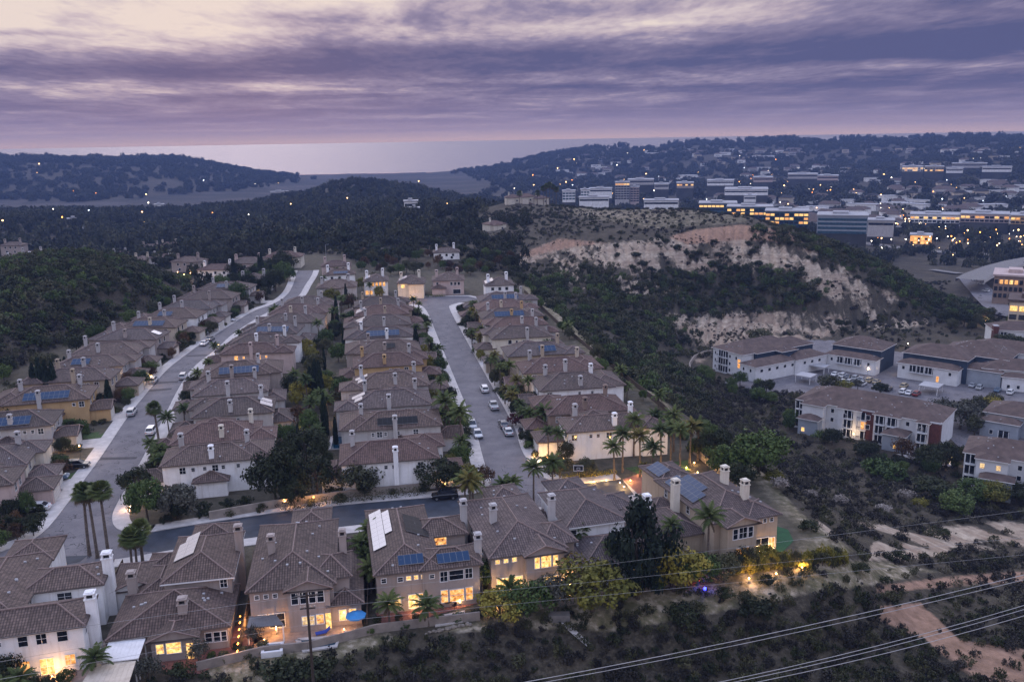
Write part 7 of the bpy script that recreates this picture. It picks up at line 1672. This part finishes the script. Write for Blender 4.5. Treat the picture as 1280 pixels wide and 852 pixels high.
def table_set(px, py, label):
    x, y = P(px, py, 0); root = empty('patio_table', (x, y, .07), .3, label, 'table'); m_ = MB(); m_.tube([(0, 0, .70), (0, 0, .75)], .65, 'metal_dark', 14); m_.build('top', root); m_ = MB(); m_.tube([(0, 0, 0), (0, 0, .7)], .06, 'metal_dark', 6); m_.build('pedestal', root)
    for i in range(4):
        a = i * 1.571 + .6; c = empty('patio_chair', (x + math.cos(a + .3) * 1.15, y + math.sin(a + .3) * 1.15, .07), a + .3 + math.pi, f'dark patio chair, {ORD[i]} around the {label.split(" on ")[0].split(" under ")[0]}', 'chair')
        m_ = MB(); m_.box(-.24, .24, -.24, .24, .42, .48, 'metal_dark'); m_.build('seat', c); m_ = MB(); m_.box(-.27, -.22, -.24, .24, .5, .95, 'metal_dark'); m_.build('backrest', c)
        for u_ in (-.2, .2):
            for v_ in (-.2, .2): m_ = MB(); m_.tube([(u_, v_, 0), (u_, v_, .42)], .02, 'metal_dark', 4); m_.build('leg', c)
table_set(340, 783, 'round dark table under the grey shade sail'); table_set(918, 684, 'round dark dining table on the tan house patio'); table_set(560, 757, 'round terrace table on the fourth house terrace')
# basketball hoop at the kerb of the dead end
x, y = P(723, 607, 0); bh = empty('basketball_hoop', (x, y, 0), R(-4), 'black portable basketball hoop with a white-framed board at the cross street kerb', 'basketball hoop')
m_ = MB(); m_.box(-.55, .55, -.1, .9, 0, .35, 'metal_dark'); m_.build('base', bh); m_ = MB(); m_.tube([(0, .5, .3), (0, .2, 3.1)], .07, 'metal_dark', 6); m_.build('pole', bh)
m_ = MB(); m_.box(-.9, .9, -.04, 0, 2.9, 4.0, 'metal_dark')
for s_ in ((-.9, .9, 2.9, 2.98), (-.9, .9, 3.92, 4.0), (-.9, -.82, 2.98, 3.92), (.82, .9, 2.98, 3.92), (-.3, .3, 3.1, 3.15), (-.3, .3, 3.5, 3.55), (-.3, -.25, 3.15, 3.5), (.25, .3, 3.15, 3.5)): m_.box(s_[0], s_[1], -.07, -.041, s_[2], s_[3], 'trim_white')
m_.build('backboard', bh); m_ = MB(); m_.tube([(.23 * math.cos(a / 12 * 6.283), -.33 + .23 * math.sin(a / 12 * 6.283), 3.05) for a in range(13)], .02, 'tail_red', 4); m_.build('rim', bh)
# walls, fences and hedges
def wall_line(name, label, cat, l, h, w, mat, z=None):
    m_ = MB()
    for i in range(len(l) - 1):
        a, b_ = Vector((*l[i], 0)), Vector((*l[i + 1], 0)); d = (b_ - a).normalized(); n = Vector((-d.y, d.x, 0)) * w / 2; n_s = max(1, int((b_ - a).length / 3))
        for k in range(n_s):
            p, q = a.lerp(b_, k / n_s), a.lerp(b_, (k + 1) / n_s); zp = (zat(p.x, p.y) if z is None else z); zq = (zat(q.x, q.y) if z is None else z)
            t0, t1 = max(zp, 0 if h > 3 else zp) + h, max(zq, 0 if h > 3 else zq) + h
            for s_ in (1, -1):
                m_.face([(*(p + n * s_)[:2], zp - .6), (*(q + n * s_)[:2], zq - .6), (*(q + n * s_)[:2], t1), (*(p + n * s_)[:2], t0)], mat)
            m_.face([(*(p + n)[:2], t0), (*(q + n)[:2], t1), (*(q - n)[:2], t1), (*(p - n)[:2], t0)], mat)
            if k == 0:
                m_.face([(*(p + n)[:2], zp - .6), (*(p - n)[:2], zp - .6), (*(p - n)[:2], t0), (*(p + n)[:2], t0)], mat)
    return tag(m_.build(name), label, cat)
wall_line('garden_wall', 'long low garden wall behind the hedge along the cross street', 'wall', pz([(262, 650), (340, 636), (440, 622), (535, 613)]), 1.6, .25, 'garden_wall')
wall_line('garden_wall', 'low wall closing the back gardens of the front row, left half', 'wall', pz([(246, 838), (330, 818), (385, 812), (470, 790), (560, 779), (600, 774)]), 1.2, .25, 'garden_wall')
wall_line('garden_wall', 'low wall closing the back gardens of the front row, right half', 'wall', pz([(640, 765), (700, 757), (780, 744), (870, 724), (950, 708)]), 1.2, .25, 'garden_wall')
wall_line('garden_wall', 'pale wall along the canyon edge behind the tan house', 'wall', pz([(862, 562), (895, 590), (925, 620)]), 1.5, .2, 'garden_wall')
for l, lb in (([(108, 800), (155, 712)], 'wooden side fence between the white house and the second house'), ([(300, 815), (312, 760), (318, 700)], 'wooden side fence between the second and third front-row houses'), ([(459, 788), (462, 700)], 'wooden side fence between the third and fourth front-row houses'), ([(604, 770), (602, 690)], 'wooden side fence between the fourth and fifth front-row houses'), ([(716, 745), (706, 660)], 'wooden side fence between the fifth house and the white-walled one'), ([(372, 620), (385, 520), (400, 440), (418, 390)], 'long grey fence line running between the gardens of the two inner rows')):
    wall_line('wooden_fence', lb, 'fence', pz(l), 1.8, .1, 'wood_fence')
wall_line('canyon_fence', 'rail fence along the canyon rim behind the canyon-side row', 'fence', pz([(655, 365), (700, 408), (760, 455), (830, 512), (862, 545)]), 1.3, .08, 'wood_fence')
def hedge(label, l, h, w, mat='leaf_dark', seed=0):
    rg = random.Random(seed); m_ = MB()
    for i in range(len(l) - 1):
        a, b_ = Vector((*l[i], 0)), Vector((*l[i + 1], 0)); n_ = max(2, int((b_ - a).length / .7))
        for k in range(n_):
            p = a.lerp(b_, (k + .5) / n_); leaves(m_, (p.x + rg.uniform(-.1, .1), p.y + rg.uniform(-.1, .1), zat(p.x, p.y) + h * .5), w * .62, 60, .26, mat, rg, flat=h / w * .85)
    return tag(m_.build('hedge'), label, 'hedge')
hedge('long clipped brown-green hedge along the cross street by the parked black car', pz([(355, 640), (400, 633), (460, 625), (530, 618)]), 1.8, 1.8, 'leaf_olive', 1)
hedge('dark clipped hedge wrapping the lit canyon-corner lawn', pz([(672, 588), (690, 592), (703, 586)]), 1.1, 1.4, 'leaf_dark', 2)
hedge('dark hedge under the uplit palms on the cross street end', pz([(702, 598), (730, 596), (768, 592)]), .9, 1.6, 'leaf_yellow', 3)
hedge('low hedge across the garden of the pinkish street-end house', pz([(533, 371), (556, 370.5)]), 1.0, 1.4, 'leaf_green', 4)
hedge('low hedge before the wide white-sedan drive', pz([(26, 617), (50, 616), (72, 613)]), .8, 1.2, 'leaf_dark', 5)
# apartment terrace path and light-edged garden
m_ = MB()
for l in ([(1133, 565), (1155, 567)], [(1133, 565), (1148, 580)], [(1148, 580), (1172, 586)]):
    strip(m_, pz(l, -27), -.5, .5, -27.2, -26.5, 'concrete')
tag(m_.build('terrace_wall'), 'pale retaining kerb around the small dark garden by the long white apartment block', 'wall')
wall_line('retaining_wall', 'curved wooden retaining wall left of the navy apartment block', 'wall', [P(a, b, -25) for a, b in ((864, 466), (862, 452), (868, 443), (884, 436), (896, 434))], 1.6, .4, 'garden_wall')
# drain channel and rocks on the front slope
gg = [G(px, py, 60) for px, py in ((700, 772), (712, 785), (724, 796), (736, 806))]
tag(road3d('drain_channel', gg, 1.0, 'concrete', .12), 'short concrete drain channel running down the front slope', 'drain')
x, y, z = G(699, 774, 60); m_ = MB(); m_.box(-1.4, 1.4, -.6, .6, -.4, .9, 'concrete_dark'); tag(m_.build('drain_box', None, (x, y, z)), 'square concrete drain head at the top of the channel', 'drain')
for i in range(14):
    rg = random.Random(i + 40); px = 533 + i * 4.2 + rg.uniform(-1, 1); x, y, z = G(px, 792 - i * .9 + rg.uniform(-1, 1), 60)
    m_ = MB(); m_.ball((0, 0, .12), rg.uniform(.25, .5), 'rock', 6, 4, (1, .8, .6)); tag(m_.build('boulder', None, (x, y, z), rg.uniform(0, 3)), f'pale boulder, {ORD[i]} from the pole in the row edging the slope', 'boulder', 'boulders along the slope edge')
# utility poles and wires
def gpole(x, y, z, h, label, arms=((.4, 2.4), (1.9, 1.6))):
    root = empty('utility_pole', (x, y, z), R(8), label, 'utility pole'); m_ = MB(); m_.tube([(0, 0, -.5), (0, 0, h)], [.19, .13], 'wood_pole', 8); m_.build('pole', root)
    for d, w in arms:
        m_ = MB(); m_.box(-w / 2, w / 2, -.07, .07, h - d - .12, h - d, 'wood_pole'); c = m_.build('cross_arm', root)
        for k in (-1, -.4, .4, 1): q = MB(); q.tube([(k * w * .46, 0, h - d), (k * w * .46, 0, h - d + .22)], .05, 'metal_grey', 6); q.build('insulator', c)
dz_ = PR(383, 739, 88)
x, y = dz_[0], dz_[1]; zb = zat(x, y); gpole(x, y, zb, dz_[2] - zb, 'tall dark wooden utility pole on the brush slope before the third front-row house')
simple('wire_metal', (.30, .31, .33), .5, .1, 1, metal=.3)
def wire(label, pts_, rad, sag=0.0):
    o = []
    for i in range(len(pts_) - 1):
        a, b_ = Vector(pts_[i]), Vector(pts_[i + 1])
        for k in range(8): f = k / 8; p = a.lerp(b_, f); p.z -= sag * 4 * f * (1 - f); o.append(p)
    o.append(Vector(pts_[-1])); m_ = MB(); m_.tube(o, rad, 'wire_metal', 5); tag(m_.build('overhead_wire'), label, 'wire', 'overhead wires')
pp = (x, y)
for i, (zt, l, lb) in enumerate(((dz_[2] - .4, [(-20, 800, 80), None, (749, 706, 104), (1310, 634, 122)], 'thin wire, topmost of the three tied to the wooden pole'), (dz_[2] - 2.0, [(-20, 830, 76), None, (749, 726, 100), (1310, 668, 116)], 'thin wire, middle of the three tied to the wooden pole'), (dz_[2] - 3.8, [(-20, 852, 74), None, (749, 744, 98), (1310, 690, 112)], 'thin wire, lowest of the three tied to the wooden pole'))):
    wire(lb, [(pp[0], pp[1], zt) if q is None else PR(*[q[0], q[1], q[2]]) for q in l], .013)
for a, b_, rad, lb in (((640, 855, 47), (1320, 708, 66), .022, 'thick pale wire, upper of the upper foreground pair'), ((665, 855, 47), (1320, 714, 65.6), .018, 'thick pale wire, lower of the upper foreground pair'), ((850, 862, 44), (1320, 744, 60), .018, 'pale wire, top strand of the lower foreground bundle'), ((868, 862, 44), (1320, 749, 59.8), .018, 'pale wire, middle strand of the lower foreground bundle'), ((885, 864, 44), (1320, 757, 59.2), .018, 'pale wire, bottom strand of the lower foreground bundle')):
    wire(lb, [PR(*a), PR(*b_)], rad, .35)
for px, py, h, r_, lb in ((408, 327, 9, 0, 'slim street light pole by the far tree belt'), (710, 560, 0, 0, None)):
    if lb: x, y, z = G(px, py, 330); m_ = MB(); m_.tube([(0, 0, 0), (0, 0, h)], .14, 'metal_grey', 6); m_.tube([(0, 0, h), (2, 0, h + .2)], .08, 'metal_grey', 5); tag(m_.build('light_pole', None, (x, y, z)), lb, 'light pole')
finish_labels()
from collections import defaultdict
fg = defaultdict(list)
for o in bpy.data.objects:
    if o.get('group') in ('small houses scattered over the far ridge', 'far street lamps', 'shopping row lamps'): fg[o['label']].append(o)
OW2 = ORD + ['fifteenth', 'sixteenth', 'seventeenth', 'eighteenth', 'nineteenth', 'twentieth']
for lb_, l in fg.items():
    if len(l) < 2: continue
    l.sort(key=lambda o: math.atan2(o.location.x, o.location.y))
    for i, o in enumerate(l):
        if i < 20: o['label'] = f'{lb_}, {OW2[i]} along'
        else: o['label'] = f'{lb_}, farther along'
print('OBJECTS', len(bpy.data.objects))
